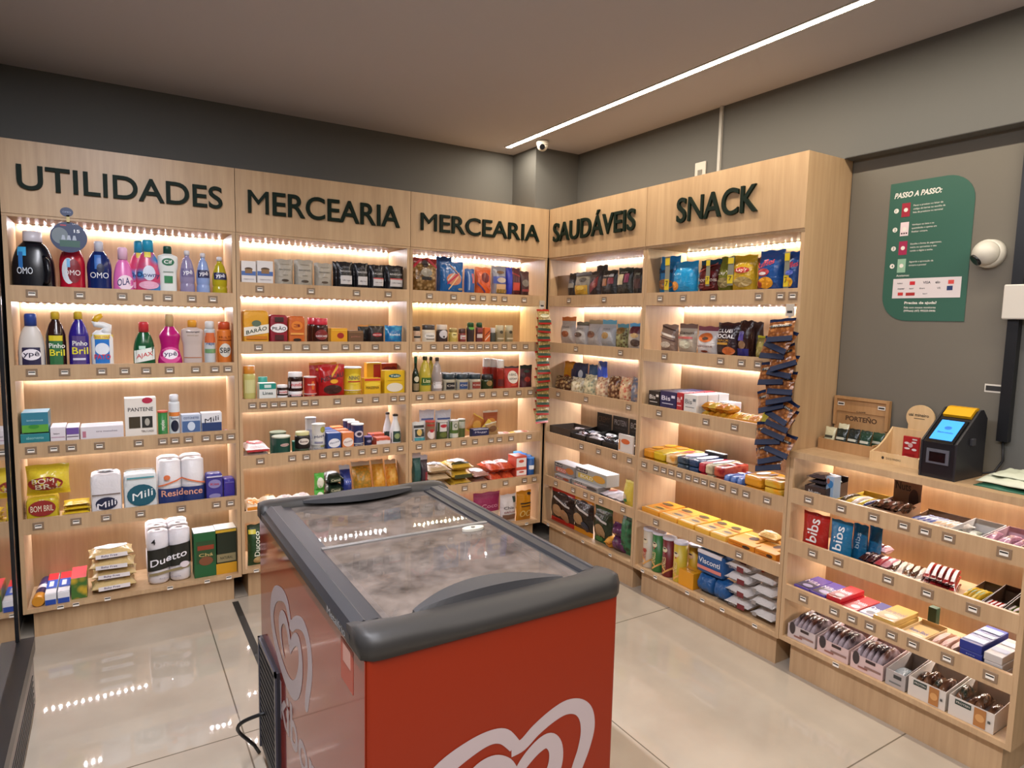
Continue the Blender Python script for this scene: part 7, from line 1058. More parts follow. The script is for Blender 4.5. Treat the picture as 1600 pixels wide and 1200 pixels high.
put('R',1.1301,.02,.4626,'box',.1221,.03,.21,'cookie_pack','cookie pack','upper flat yellow cookie pack, second column from the left, snack unit fifth shelf',{'yaw':-.02,'dec':[('e',.1,.3,.7,.22,'b8923c'),('e',.1,.3,.5,.1,'4a3a1c'),('r',0,.08,.9,.06,'e0cfa0'),('e',-.1,.72,.6,.2,'5a4424'),('r',.1,.52,.8,.06,'d66a1c')],'col':'d9a03a','v0':.2})
put('R',1.2548,.02,.4316,'box',.102,.03,.21,'cookie_pack','cookie pack','lower flat yellow cookie pack, third column from the left, snack unit fifth shelf',{'yaw':0,'dec':[('R',0,.5,.9,.4,'b8831c')],'col':'dba632','v0':.7})
put('R',1.2528,.02,.4626,'box',.102,.03,.21,'cookie_pack','cookie pack','upper flat yellow cookie pack, third column from the left, snack unit fifth shelf',{'yaw':.02,'dec':[('e',.1,.3,.7,.22,'b8923c'),('e',.1,.3,.5,.1,'4a3a1c'),('r',0,.08,.9,.06,'e0cfa0'),('e',-.1,.72,.6,.2,'5a4424'),('r',.1,.52,.8,.06,'d66a1c')],'col':'dba632','v0':.2})
put('R',1.3619,.02,.4316,'box',.0924,.03,.21,'cookie_pack','cookie pack','lower flat yellow cookie pack, fourth column from the left, snack unit fifth shelf',{'yaw':0,'dec':[('R',0,.5,.9,.4,'b8831c')],'col':'d9a83c','v0':.7})
put('R',1.3598,.02,.4626,'box',.0924,.03,.21,'cookie_pack','cookie pack','upper flat yellow cookie pack, fourth column from the left, snack unit fifth shelf',{'yaw':-.03,'dec':[('e',.1,.3,.7,.22,'b8923c'),('e',.1,.3,.5,.1,'4a3a1c'),('r',0,.08,.9,.06,'e0cfa0'),('e',-.1,.72,.6,.2,'5a4424'),('r',.1,.52,.8,.06,'d66a1c')],'col':'d9a83c','v0':.19})
put('R',1.4612,.02,.4316,'box',.0876,.03,.21,'cookie_pack','cookie pack','lower flat yellow cookie pack, fifth column from the left, snack unit fifth shelf',{'yaw':0,'dec':[('R',0,.5,.9,.4,'b8831c')],'col':'dcb04a','v0':.7})
put('R',1.4591,.02,.4626,'box',.0876,.03,.21,'cookie_pack','cookie pack','upper flat yellow cookie pack, fifth column from the left, snack unit fifth shelf',{'yaw':.04,'dec':[('e',.1,.3,.7,.22,'b8923c'),('e',.1,.3,.5,.1,'4a3a1c'),('r',0,.08,.9,.06,'e0cfa0'),('e',-.1,.72,.6,.2,'5a4424'),('r',.1,.52,.8,.06,'d66a1c')],'col':'dcb04a','v0':.19})
put('R',1.5932,.02,.4316,'box',.145,.062,.05,'cookie_pack','cookie pack','amber chocolate cookie pack standing at the front, left, snack unit fifth shelf',{'topc':'d9a43a','dec':[('E',.2,.45,.3,.6,'3a2014'),('T',-.2,.6,.5,.2,'7a2c0c','COOKIES'),('R',-.1,.25,.4,.12,'a8501c')],'col':'cf7f1c','v0':.59})
put('R',1.5488,.08,.4316,'box',.141,.055,.14,'cookie_pack','cookie pack','amber cookie pack lying behind, left, snack unit fifth shelf',{'dec':[('e',.2,.4,.3,.4,'4a3020'),('r',-.1,.6,.5,.1,'e0c890')],'col':'d99a3c','v0':.48})
put('R',1.7251,.02,.4316,'box',.1081,.062,.05,'cookie_pack','cookie pack','amber chocolate cookie pack standing at the front, right, snack unit fifth shelf',{'topc':'d9a43a','dec':[('E',.2,.45,.3,.6,'3a2014'),('T',-.2,.6,.5,.2,'7a2c0c','COOKIES'),('R',-.1,.25,.4,.12,'a8501c')],'col':'cf7f1c','v0':.59})
put('R',1.6836,.08,.4316,'box',.1038,.055,.14,'cookie_pack','cookie pack','amber cookie pack lying behind, right, snack unit fifth shelf',{'dec':[('e',.2,.4,.3,.4,'4a3020'),('r',-.1,.6,.5,.1,'e0c890')],'col':'d99a3c','v0':.47})
put('R',1.6347,.14,.4886,'sack',.0994,.045,.07,'cookie_pack','cookie pack','pale gold roll lying on the cookie packs at the back right, snack unit fifth shelf',{'dec':[('e',0,.5,.7,.4,'e6cf9a')],'col':'dcb46a'})
put('R',.9711,.02,.1606,'tube',.072,.2134,.08,'crisps_tube','crisps tube','white and blue crisps tube with white lid, first, snack unit bottom shelf',{'cap':'c9c6ce','dec':[('E',0,.7,.46,.14,'d6c8a8'),('E',0,.735,.3,.035,'1a1416'),('E',0,.45,.4,.1,'a03a34'),('V',0,.36,.34,.3,'b8583a','PRINGLES'),('S',.2,.16,.6,.05,'d6a05a',.5),('S',-.1,.26,.5,.05,'d6a05a',-.5)],'col':'c2b4a0'})
put('R',1.0425,.02,.1606,'tube',.072,.2133,.08,'crisps_tube','crisps tube','green crisps tube with white lid, second, snack unit bottom shelf',{'cap':'c9c6ce','dec':[('E',0,.7,.46,.14,'d6c8a8'),('E',0,.735,.3,.035,'1a1416'),('R',.02,.62,.1,.05,'b03a3a'),('V',0,.36,.34,.3,'e0c890','PRINGLES'),('S',.2,.16,.6,.05,'d6a05a',.5),('S',-.1,.26,.5,.05,'d6a05a',-.5)],'col':'2f6a30'})
put('R',1.1186,.02,.1606,'tube',.072,.2084,.08,'crisps_tube','crisps tube','dark red crisps tube with white lid, third, snack unit bottom shelf',{'cap':'c9c6ce','dec':[('E',0,.7,.46,.14,'d6c8a8'),('E',0,.735,.3,.035,'1a1416'),('R',.02,.62,.1,.05,'b03a3a'),('V',0,.36,.34,.3,'e0c890','PRINGLES'),('S',.2,.16,.6,.05,'d6a05a',.5),('S',-.1,.26,.5,.05,'d6a05a',-.5)],'col':'6a1a1c'})
put('R',1.1985,.02,.1606,'tube',.072,.2092,.08,'crisps_tube','crisps tube','yellow crisps tube with white lid, fourth, snack unit bottom shelf',{'cap':'c9c6ce','dec':[('E',0,.7,.46,.14,'d6c8a8'),('E',0,.735,.3,.035,'1a1416'),('R',.02,.62,.1,.05,'b03a3a'),('V',0,.36,.34,.3,'e0c890','PRINGLES'),('S',.2,.16,.6,.05,'d6a05a',.5),('S',-.1,.26,.5,.05,'d6a05a',-.5)],'col':'c2a832'})
put('R',1.2231,.1,.1606,'tube',.068,.1899,.08,'crisps_tube','crisps tube','yellow crisps tube in the back row, snack unit bottom shelf',{'cap':'c9c6ce','dec':[('E',0,.7,.5,.16,'d6b088'),('E',0,.74,.34,.04,'1a1416')],'col':'c9a02c'})
put('R',1.2857,.1,.1606,'tube',.068,.1963,.08,'crisps_tube','crisps tube','brown crisps tube in the back row, snack unit bottom shelf',{'cap':'c9c6ce','dec':[('E',0,.7,.5,.16,'d6b088'),('E',0,.74,.34,.04,'1a1416')],'col':'8a5a34'})
put('R',1.3404,.1,.1606,'tube',.068,.1939,.08,'crisps_tube','crisps tube','yellow and white crisps tube in the back row, snack unit bottom shelf',{'cap':'c9c6ce','dec':[('E',0,.7,.5,.16,'d6b088'),('E',0,.74,.34,.04,'1a1416')],'col':'cfc060'})
put('R',1.2731,.02,.1606,'box',.098,.082,.075,'cracker_box','box','bright yellow orange carton beside the crisps tubes, snack unit bottom shelf',{'topc':'d9991f','dec':[('t',0,.5,.6,.2,'8a4a10','nutri')],'col':'d28f18'})
put('R',1.3854,.02,.1606,'bag',.1004,.11,.1,'toast_pack','toast bag','plain blue pack, lower left of the blue stack, snack unit bottom shelf',{'pw':8,'dec':[],'col':'1a4f86'})
put('R',1.4829,.02,.1606,'bag',.0838,.11,.1,'toast_pack','toast bag','plain blue pack, lower right of the blue stack, snack unit bottom shelf',{'pw':8,'dec':[],'col':'1a4f86'})
put('R',1.4101,.03,.2686,'rbox',.1653,.12,.12,'panettone_bag','panettone bag','blue and white bag with pink stripe on the blue packs, snack unit bottom shelf',{'dec':[('T',0,.55,.8,.22,'dce0e6','Visconti'),('R',0,.25,.9,.14,'cf7a70'),('R',0,.9,.9,.16,'cfc9cc')],'col':'1f4f86'})
put('R',1.5853,.02,.1606,'sack',.1297,.062,.2,'flour_pack','cracker pack','lowest white and maroon pack, left stack, snack unit bottom shelf',{'yaw':.06,'ro':.25,'seal':.05,'dec':[('R',.2,.5,.3,.4,'6a1f26'),('T',-.15,.5,.3,.3,'8a8280','Leve')],'col':'cfc9c6'})
put('R',1.7211,.02,.1606,'sack',.1167,.058,.2,'flour_pack','cracker pack','lowest white and maroon pack, right stack, snack unit bottom shelf',{'yaw':-.06,'ro':.25,'seal':.05,'dec':[('R',-.3,.5,.2,.3,'8a8480')],'col':'cbc6c2'})
put('R',1.5813,.02,.2186,'sack',.1296,.062,.2,'flour_pack','cracker pack','second lowest white and maroon pack, left stack, snack unit bottom shelf',{'yaw':-.06,'ro':.25,'seal':.05,'dec':[('R',.2,.5,.3,.4,'6a1f26'),('T',-.15,.5,.3,.3,'8a8280','Leve')],'col':'cfc9c6'})
put('R',1.7172,.02,.2146,'sack',.1166,.058,.2,'flour_pack','cracker pack','second lowest white and maroon pack, right stack, snack unit bottom shelf',{'yaw':.06,'ro':.25,'seal':.05,'dec':[('R',-.3,.5,.2,.3,'8a8480')],'col':'cbc6c2'})
put('R',1.5772,.02,.2766,'sack',.1295,.062,.2,'flour_pack','cracker pack','second highest white and maroon pack, left stack, snack unit bottom shelf',{'yaw':.06,'ro':.25,'seal':.05,'dec':[('R',.2,.5,.3,.4,'6a1f26'),('T',-.15,.5,.3,.3,'8a8280','Leve')],'col':'cfc9c6'})
put('R',1.7134,.02,.2686,'sack',.1165,.058,.2,'flour_pack','cracker pack','second highest white and maroon pack, right stack, snack unit bottom shelf',{'yaw':-.06,'ro':.25,'seal':.05,'dec':[('R',-.3,.5,.2,.3,'8a8480')],'col':'cbc6c2'})
put('R',1.5732,.02,.3346,'sack',.1294,.062,.2,'flour_pack','cracker pack','topmost white and maroon pack, left stack, snack unit bottom shelf',{'yaw':-.06,'ro':.25,'seal':.05,'dec':[('R',.2,.5,.3,.4,'6a1f26'),('T',-.15,.5,.3,.3,'8a8280','Leve'),('r',.1,.2,.3,.14,'6a2428'),('t',-.1,.5,.6,.16,'8a6a6c','Linha'),('r',.3,.8,.25,.1,'8a3a34')],'col':'cfc9c6'})
put('R',1.7095,.02,.3226,'sack',.1165,.058,.2,'flour_pack','cracker pack','topmost white and maroon pack, right stack, snack unit bottom shelf',{'yaw':.06,'ro':.25,'seal':.05,'dec':[('e',.2,.5,.4,.3,'b8743c'),('e',-.2,.3,.2,.14,'b8441f')],'col':'cbc6c2'})
put('R',1.9354,.025,.7706,'tray',.0903,.08,.16,'chocolate_display','display box','brown display carton of chocolate packs at the left, counter top shelf',{'fr':.065,'bk':.1,'inc':'c9c2c8','dec':[('T',0,.5,.6,.3,'c9c4c0','Nutty'),('R',0,.15,.8,.1,'8a8480')],'col':'3a2c28'})
put('R',1.9319,.035,.7806,'sack',.0765,.022,.13,'chocolate_bar','chocolate bar','first dark bar layer in the left display carton, counter top shelf',{'yaw':.1,'ro':.25,'col':'4a4448'})
put('R',1.9319,.035,.8006,'sack',.0736,.022,.13,'chocolate_bar','chocolate bar','second dark bar layer in the left display carton, counter top shelf',{'yaw':-.1,'ro':.25,'col':'3a3438'})
put('R',1.9289,.035,.8206,'sack',.0764,.022,.13,'chocolate_bar','chocolate bar','third dark bar layer in the left display carton, counter top shelf',{'yaw':.1,'ro':.25,'col':'5a5050'})
put('R',1.9289,.035,.8406,'sack',.0735,.022,.13,'chocolate_bar','chocolate bar','fourth dark bar layer in the left display carton, counter top shelf',{'yaw':-.1,'ro':.25,'col':'443c40'})
put('R',1.9259,.035,.8606,'sack',.0764,.022,.13,'chocolate_bar','chocolate bar','fifth dark bar layer in the left display carton, counter top shelf',{'yaw':.1,'ro':.25,'col':'4f474c'})
put('R',1.9772,.06,.7706,'box',.0329,.1145,.05,'chocolate_box','box','light blue and white upright carton beside the left display, counter top shelf',{'dec':[('E',.1,.6,.7,.4,'3a7ab0'),('E',-.2,.75,.4,.3,'a06a5a')],'col':'9cb4cc','v0':.32})
put('R',2.0876,.025,.7706,'tray',.1203,.045,.2,'chocolate_display','display box','yellow and white open tray of thin bars, counter top shelf',{'fr':.04,'bk':.05,'inc':'a8885c','col':'c9a83a'})
put('R',2.0372,.035,.7866,'sack',.0185,.03,.17,'chocolate_bar','chocolate bar','first thin bar in the yellow tray, counter top shelf',{'ro':.2,'yaw':.05,'col':'3a2c14'})
put('R',2.0612,.035,.7866,'sack',.0182,.03,.17,'chocolate_bar','chocolate bar','second thin bar in the yellow tray, counter top shelf',{'ro':.2,'yaw':-.05,'col':'cfae3a'})
put('R',2.0848,.035,.7866,'sack',.0179,.03,.17,'chocolate_bar','chocolate bar','third thin bar in the yellow tray, counter top shelf',{'ro':.2,'yaw':.05,'col':'d9d0c4'})
put('R',2.108,.035,.7866,'sack',.0177,.03,.17,'chocolate_bar','chocolate bar','fourth thin bar in the yellow tray, counter top shelf',{'ro':.2,'yaw':-.05,'col':'c9a834'})
put('R',2.1309,.035,.7866,'sack',.0174,.03,.17,'chocolate_bar','chocolate bar','fifth thin bar in the yellow tray, counter top shelf',{'ro':.2,'yaw':.05,'col':'24285c'})
put('R',2.2081,.025,.7706,'tray',.1037,.06,.18,'nuts_display','display box','brown nut bar display with Nuts on its raised back, counter top shelf',{'fr':.045,'bk':.14,'inc':'9a7a62','dec':[('t',-.15,.78,.55,.22,'14100e','Nuts'),('T',-.2,.5,.4,.5,'14100e','Nuts'),('e',.25,.45,.35,.6,'3a2218')],'col':'8a6a52'})
put('R',2.1665,.035,.7886,'sack',.0194,.04,.12,'nut_bar','nut bar','first glossy brown nut bar in the Nuts display, counter top shelf',{'yaw':.1,'col2':'2a1812','sc':40,'ro':.12,'col':'4a2c20'})
put('R',2.1827,.035,.8006,'sack',.0192,.04,.12,'nut_bar','nut bar','second glossy brown nut bar in the Nuts display, counter top shelf',{'yaw':-.1,'col2':'2a1812','sc':40,'ro':.12,'col':'8a5a40'})
put('R',2.2006,.035,.7886,'sack',.0189,.04,.12,'nut_bar','nut bar','third glossy brown nut bar in the Nuts display, counter top shelf',{'yaw':.1,'col2':'2a1812','sc':40,'ro':.12,'col':'3a2018'})
put('R',2.2164,.035,.8006,'sack',.0187,.04,.12,'nut_bar','nut bar','fourth glossy brown nut bar in the Nuts display, counter top shelf',{'yaw':-.1,'col2':'2a1812','sc':40,'ro':.12,'col':'6a4030'})
put('R',2.2339,.035,.7886,'sack',.0185,.04,.12,'nut_bar','nut bar','fifth glossy brown nut bar in the Nuts display, counter top shelf',{'yaw':.1,'col2':'2a1812','sc':40,'ro':.12,'col':'9a6a54'})
put('R',2.2493,.035,.8006,'sack',.0183,.04,.12,'nut_bar','nut bar','sixth glossy brown nut bar in the Nuts display, counter top shelf',{'yaw':-.1,'col2':'2a1812','sc':40,'ro':.12,'col':'5a3828'})
put('R',2.3597,.025,.7706,'tray',.1438,.04,.18,'bar_tray','display tray','brown open tray of white and blue bars, counter top shelf',{'fr':.018,'bk':.045,'inc':'4a3424','col':'6a4c34'})
put('R',2.2982,.035,.7826,'sack',.0155,.024,.15,'cereal_bar','cereal bar','first slim bar in the brown open tray, counter top shelf',{'yaw':-.25,'ro':.2,'dec':[('e',0,.3,.8,.3,'2a3a8c'),('e',0,.75,.6,.2,'8a94c0')],'col':'c9ccd6'})
put('R',2.316,.035,.7826,'sack',.0153,.024,.15,'cereal_bar','cereal bar','second slim bar in the brown open tray, counter top shelf',{'yaw':-.25,'ro':.2,'dec':[('e',0,.3,.8,.3,'2a3a8c'),('e',0,.75,.6,.2,'8a94c0')],'col':'c9ccd6'})
put('R',2.3337,.035,.7826,'sack',.0151,.024,.15,'cereal_bar','cereal bar','third slim bar in the brown open tray, counter top shelf',{'yaw':-.25,'ro':.2,'dec':[('e',0,.3,.8,.3,'2a3a8c'),('e',0,.75,.6,.2,'8a94c0')],'col':'c9ccd6'})
put('R',2.3511,.035,.7826,'sack',.0149,.024,.15,'cereal_bar','cereal bar','fourth slim bar in the brown open tray, counter top shelf',{'yaw':-.25,'ro':.2,'dec':[('e',0,.3,.8,.3,'2a3a8c'),('e',0,.75,.6,.2,'8a94c0')],'col':'c9ccd6'})
put('R',2.3683,.035,.7826,'sack',.0147,.024,.15,'cereal_bar','cereal bar','fifth slim bar in the brown open tray, counter top shelf',{'yaw':-.25,'ro':.2,'dec':[('e',0,.3,.8,.3,'cfa878'),('e',0,.75,.6,.2,'e6dcc8')],'col':'d9d2c8'})
put('R',2.3853,.035,.7826,'sack',.0145,.024,.15,'cereal_bar','cereal bar','sixth slim bar in the brown open tray, counter top shelf',{'yaw':-.25,'ro':.2,'dec':[('e',0,.3,.8,.3,'cfa878'),('e',0,.75,.6,.2,'e6dcc8')],'col':'d9d2c8'})
put('R',2.402,.035,.7826,'sack',.0144,.024,.15,'cereal_bar','cereal bar','seventh slim bar in the brown open tray, counter top shelf',{'yaw':-.25,'ro':.2,'dec':[('e',0,.3,.8,.3,'cfa878'),('e',0,.75,.6,.2,'e6dcc8')],'col':'d9d2c8'})
put('R',2.4186,.035,.7826,'sack',.0142,.024,.15,'cereal_bar','cereal bar','eighth slim bar in the brown open tray, counter top shelf',{'yaw':-.25,'ro':.2,'dec':[('e',0,.3,.8,.3,'cfa878'),('e',0,.75,.6,.2,'e6dcc8')],'col':'d9d2c8'})
put('R',2.4913,.02,.7706,'tray',.0958,.05,.19,'bar_tray','display tray','white open tray nearly empty, counter top shelf',{'fr':.04,'bk':.05,'inc':'8a8a84','col':'c9c6c2'})
put('R',2.4601,.05,.7766,'sack',.0275,.02,.1,'cereal_bar','cereal bar','dark green bar in the white tray, counter top shelf',{'yaw':.4,'col':'1f3a2c'})
put('R',2.4974,.05,.7766,'sack',.0306,.022,.1,'cereal_bar','cereal bar','grey green bar in the white tray, counter top shelf',{'yaw':.2,'col':'8a9484'})
put('R',2.5982,.02,.7706,'tray',.1038,.05,.19,'bar_tray','display tray','pink open tray, counter top shelf',{'fr':.04,'bk':.05,'inc':'a88a90','col':'c9a8b4'})
put('R',2.5587,.035,.7826,'sack',.02,.03,.14,'cereal_bar','cereal bar','first pink bar in the pink tray, counter top shelf',{'yaw':.15,'ro':.2,'dec':[('e',0,.5,.6,.3,'b06a60')],'col':'d9a8c0'})
put('R',2.5807,.035,.7826,'sack',.0197,.03,.14,'cereal_bar','cereal bar','second pink bar in the pink tray, counter top shelf',{'yaw':-.15,'ro':.2,'dec':[('e',0,.5,.6,.3,'b06a60')],'col':'d9a8c0'})
put('R',2.6022,.035,.7826,'sack',.0193,.03,.14,'cereal_bar','cereal bar','third pink bar in the pink tray, counter top shelf',{'yaw':.15,'ro':.2,'dec':[('e',0,.5,.6,.3,'b06a60')],'col':'d9a8c0'})
put('R',2.6235,.035,.7826,'sack',.019,.03,.14,'cereal_bar','cereal bar','fourth pink bar in the pink tray, counter top shelf',{'yaw':-.15,'ro':.2,'dec':[('e',0,.5,.6,.3,'b06a60')],'col':'d9a8c0'})
put('R',1.9318,.03,.5536,'doy',.1172,.165,.06,'candy_pouch','candy pouch','red candy pouch with white writing sideways, counter second shelf',{'ro':.2,'dec':[('V',0,.45,.4,.75,'e2dcd6','bibs')],'yaw':0,'col':'a8241c','v0':.24})
put('R',2.0429,.03,.5536,'doy',.0905,.165,.06,'candy_pouch','candy pouch','blue candy pouch with white writing sideways, front, counter second shelf',{'ro':.2,'dec':[('V',0,.45,.4,.75,'dfe4e6','bibs')],'reps':[],'col':'1f6a94','v0':.24})
put('R',2.0888,.09,.5536,'doy',.0595,.155,.05,'candy_pouch','candy pouch','blue candy pouch behind the front one, left, counter second shelf',{'ro':.2,'dec':[('V',0,.5,.3,.5,'9ab8c8','bibs')],'col':'1a5c84','v0':.19})
put('R',2.127,.13,.5536,'doy',.0505,.15,.05,'candy_pouch','candy pouch','blue candy pouch behind the front one, right, counter second shelf',{'ro':.2,'col':'1a5c84'})
put('R',2.1502,.022,.5536,'sack',.0249,.03,.12,'chocolate_bar','chocolate bar','first lower maroon chocolate bar beside the blue pouches, counter second shelf',{'ro':.18,'yaw':0,'dec':[('e',0,.4,.5,.2,'b9a8a8')],'col':'3a141a'})
put('R',2.1778,.022,.5536,'sack',.0244,.03,.12,'chocolate_bar','chocolate bar','second lower maroon chocolate bar beside the blue pouches, counter second shelf',{'ro':.18,'yaw':0,'dec':[('e',0,.4,.5,.2,'b9a8a8')],'col':'2a1014'})
put('R',2.1411,.034,.5815,'sack',.025,.03,.12,'chocolate_bar','chocolate bar','first upper maroon chocolate bar beside the blue pouches, counter second shelf',{'ro':.18,'yaw':0,'dec':[('e',0,.4,.5,.2,'b9a8a8')],'col':'2a1014'})
put('R',2.1688,.034,.5815,'sack',.0246,.03,.12,'chocolate_bar','chocolate bar','second upper maroon chocolate bar beside the blue pouches, counter second shelf',{'ro':.18,'yaw':0,'dec':[('e',0,.4,.5,.2,'b9a8a8')],'col':'3a141a'})
put('R',2.2097,.022,.5536,'sack',.0239,.03,.12,'chocolate_bar','chocolate bar','first lower pink chocolate bar beside the maroon ones, counter second shelf',{'ro':.18,'yaw':0,'dec':[('e',0,.5,.6,.4,'d9ccd0')],'col':'c98a94'})
put('R',2.2362,.022,.5536,'sack',.0235,.03,.12,'chocolate_bar','chocolate bar','second lower pink chocolate bar beside the maroon ones, counter second shelf',{'ro':.18,'yaw':0,'dec':[('e',0,.5,.6,.4,'d9ccd0')],'col':'a83a44'})
put('R',2.2008,.034,.5815,'sack',.024,.03,.12,'chocolate_bar','chocolate bar','first upper pink chocolate bar beside the maroon ones, counter second shelf',{'ro':.18,'yaw':0,'dec':[('e',0,.5,.6,.4,'d9ccd0')],'col':'a83a44'})
put('R',2.2274,.034,.5815,'sack',.0236,.03,.12,'chocolate_bar','chocolate bar','second upper pink chocolate bar beside the maroon ones, counter second shelf',{'ro':.18,'yaw':0,'dec':[('e',0,.5,.6,.4,'d9ccd0')],'col':'c98a94'})
put('R',2.1287,.16,.5936,'sack',.0227,.03,.07,'chocolate_bar','chocolate bar','first maroon and pink bar standing at the back, counter second shelf',{'ro':.18,'yaw':0,'dec':[('e',0,.5,.7,.5,'d9cfd0')],'col':'5a1f2c'})
put('R',2.1541,.16,.5936,'sack',.0224,.03,.07,'chocolate_bar','chocolate bar','second maroon and pink bar standing at the back, counter second shelf',{'ro':.18,'yaw':0,'dec':[('e',0,.5,.7,.5,'d9cfd0')],'col':'c9a0a8'})
put('R',2.2663,.022,.5536,'sack',.0216,.026,.15,'chocolate_bar','chocolate bar','first lower brown wrapped bar in the middle pile, counter second shelf',{'ro':.18,'yaw':.25,'dec':[('e',0,.5,.8,.6,'d6c8b4')],'col':'6a3a18'})
put('R',2.2904,.022,.5536,'sack',.0213,.026,.15,'chocolate_bar','chocolate bar','second lower brown wrapped bar in the middle pile, counter second shelf',{'ro':.18,'yaw':.25,'dec':[('e',0,.5,.8,.6,'d6c8b4')],'col':'4a2814'})
put('R',2.314,.022,.5536,'sack',.0209,.026,.15,'chocolate_bar','chocolate bar','third lower brown wrapped bar in the middle pile, counter second shelf',{'ro':.18,'yaw':.25,'dec':[('e',0,.5,.8,.6,'d6c8b4')],'col':'c9b8a4'})
put('R',2.3373,.022,.5536,'sack',.0205,.026,.15,'chocolate_bar','chocolate bar','fourth lower brown wrapped bar in the middle pile, counter second shelf',{'ro':.18,'yaw':.25,'dec':[('e',0,.5,.8,.6,'d6c8b4')],'col':'6a3a18'})
put('R',2.3602,.022,.5536,'sack',.0202,.026,.15,'chocolate_bar','chocolate bar','fifth lower brown wrapped bar in the middle pile, counter second shelf',{'ro':.18,'yaw':.25,'dec':[('e',0,.5,.8,.6,'d6c8b4')],'col':'4a2814'})
put('R',2.258,.034,.5778,'sack',.0217,.026,.15,'chocolate_bar','chocolate bar','first upper brown wrapped bar in the middle pile, counter second shelf',{'ro':.18,'yaw':.25,'dec':[('e',0,.5,.8,.6,'d6c8b4')],'col':'4a2814'})
put('R',2.2822,.034,.5778,'sack',.0213,.026,.15,'chocolate_bar','chocolate bar','second upper brown wrapped bar in the middle pile, counter second shelf',{'ro':.18,'yaw':.25,'dec':[('e',0,.5,.8,.6,'d6c8b4')],'col':'c9b8a4'})
put('R',2.306,.034,.5778,'sack',.021,.026,.15,'chocolate_bar','chocolate bar','third upper brown wrapped bar in the middle pile, counter second shelf',{'ro':.18,'yaw':.25,'dec':[('e',0,.5,.8,.6,'d6c8b4')],'col':'6a3a18'})
put('R',2.3293,.034,.5778,'sack',.0206,.026,.15,'chocolate_bar','chocolate bar','fourth upper brown wrapped bar in the middle pile, counter second shelf',{'ro':.18,'yaw':.25,'dec':[('e',0,.5,.8,.6,'d6c8b4')],'col':'4a2814'})
put('R',2.3523,.034,.5778,'sack',.0203,.026,.15,'chocolate_bar','chocolate bar','fifth upper brown wrapped bar in the middle pile, counter second shelf',{'ro':.18,'yaw':.25,'dec':[('e',0,.5,.8,.6,'d6c8b4')],'col':'c9b8a4'})
put('R',2.3866,.022,.5536,'sack',.019,.026,.18,'chocolate_bar','chocolate bar','first lower red wrapped bar in the right pile, counter second shelf',{'ro':.18,'yaw':.3,'dec':[('r',0,.5,.6,.8,'d9c6c4')],'col':'8a1a1c'})
put('R',2.4078,.022,.5536,'sack',.0187,.026,.18,'chocolate_bar','chocolate bar','second lower red wrapped bar in the right pile, counter second shelf',{'ro':.18,'yaw':.3,'dec':[('r',0,.5,.6,.8,'d9c6c4')],'col':'6a1214'})
put('R',2.4288,.022,.5536,'sack',.0184,.026,.18,'chocolate_bar','chocolate bar','third lower red wrapped bar in the right pile, counter second shelf',{'ro':.18,'yaw':.3,'dec':[('r',0,.5,.6,.8,'d9c6c4')],'col':'a82a2c'})
put('R',2.4493,.022,.5536,'sack',.0181,.026,.18,'chocolate_bar','chocolate bar','fourth lower red wrapped bar in the right pile, counter second shelf',{'ro':.18,'yaw':.3,'dec':[('r',0,.5,.6,.8,'d9c6c4')],'col':'8a1a1c'})
put('R',2.4696,.022,.5536,'sack',.0178,.026,.18,'chocolate_bar','chocolate bar','fifth lower red wrapped bar in the right pile, counter second shelf',{'ro':.18,'yaw':.3,'dec':[('r',0,.5,.6,.8,'d9c6c4')],'col':'6a1214'})
put('R',2.3788,.034,.5778,'sack',.0191,.026,.18,'chocolate_bar','chocolate bar','first upper red wrapped bar in the right pile, counter second shelf',{'ro':.18,'yaw':.3,'dec':[('r',0,.5,.6,.8,'d9c6c4')],'col':'6a1214'})
put('R',2.4002,.034,.5778,'sack',.0188,.026,.18,'chocolate_bar','chocolate bar','second upper red wrapped bar in the right pile, counter second shelf',{'ro':.18,'yaw':.3,'dec':[('r',0,.5,.6,.8,'d9c6c4')],'col':'a82a2c'})
put('R',2.4212,.034,.5778,'sack',.0185,.026,.18,'chocolate_bar','chocolate bar','third upper red wrapped bar in the right pile, counter second shelf',{'ro':.18,'yaw':.3,'dec':[('r',0,.5,.6,.8,'d9c6c4')],'col':'8a1a1c'})
put('R',2.4419,.034,.5778,'sack',.0182,.026,.18,'chocolate_bar','chocolate bar','fourth upper red wrapped bar in the right pile, counter second shelf',{'ro':.18,'yaw':.3,'dec':[('r',0,.5,.6,.8,'d9c6c4')],'col':'6a1214'})
put('R',2.4622,.034,.5778,'sack',.0179,.026,.18,'chocolate_bar','chocolate bar','fifth upper red wrapped bar in the right pile, counter second shelf',{'ro':.18,'yaw':.3,'dec':[('r',0,.5,.6,.8,'d9c6c4')],'col':'a82a2c'})
put('R',2.3827,.022,.602,'sack',.019,.026,.18,'chocolate_bar','chocolate bar','first topmost red wrapped bar in the right pile, counter second shelf',{'ro':.18,'yaw':.3,'dec':[('r',0,.5,.6,.8,'d9c6c4')],'col':'a82a2c'})
put('R',2.4039,.022,.602,'sack',.0187,.026,.18,'chocolate_bar','chocolate bar','second topmost red wrapped bar in the right pile, counter second shelf',{'ro':.18,'yaw':.3,'dec':[('r',0,.5,.6,.8,'d9c6c4')],'col':'8a1a1c'})
put('R',2.4248,.022,.602,'sack',.0184,.026,.18,'chocolate_bar','chocolate bar','third topmost red wrapped bar in the right pile, counter second shelf',{'ro':.18,'yaw':.3,'dec':[('r',0,.5,.6,.8,'d9c6c4')],'col':'6a1214'})
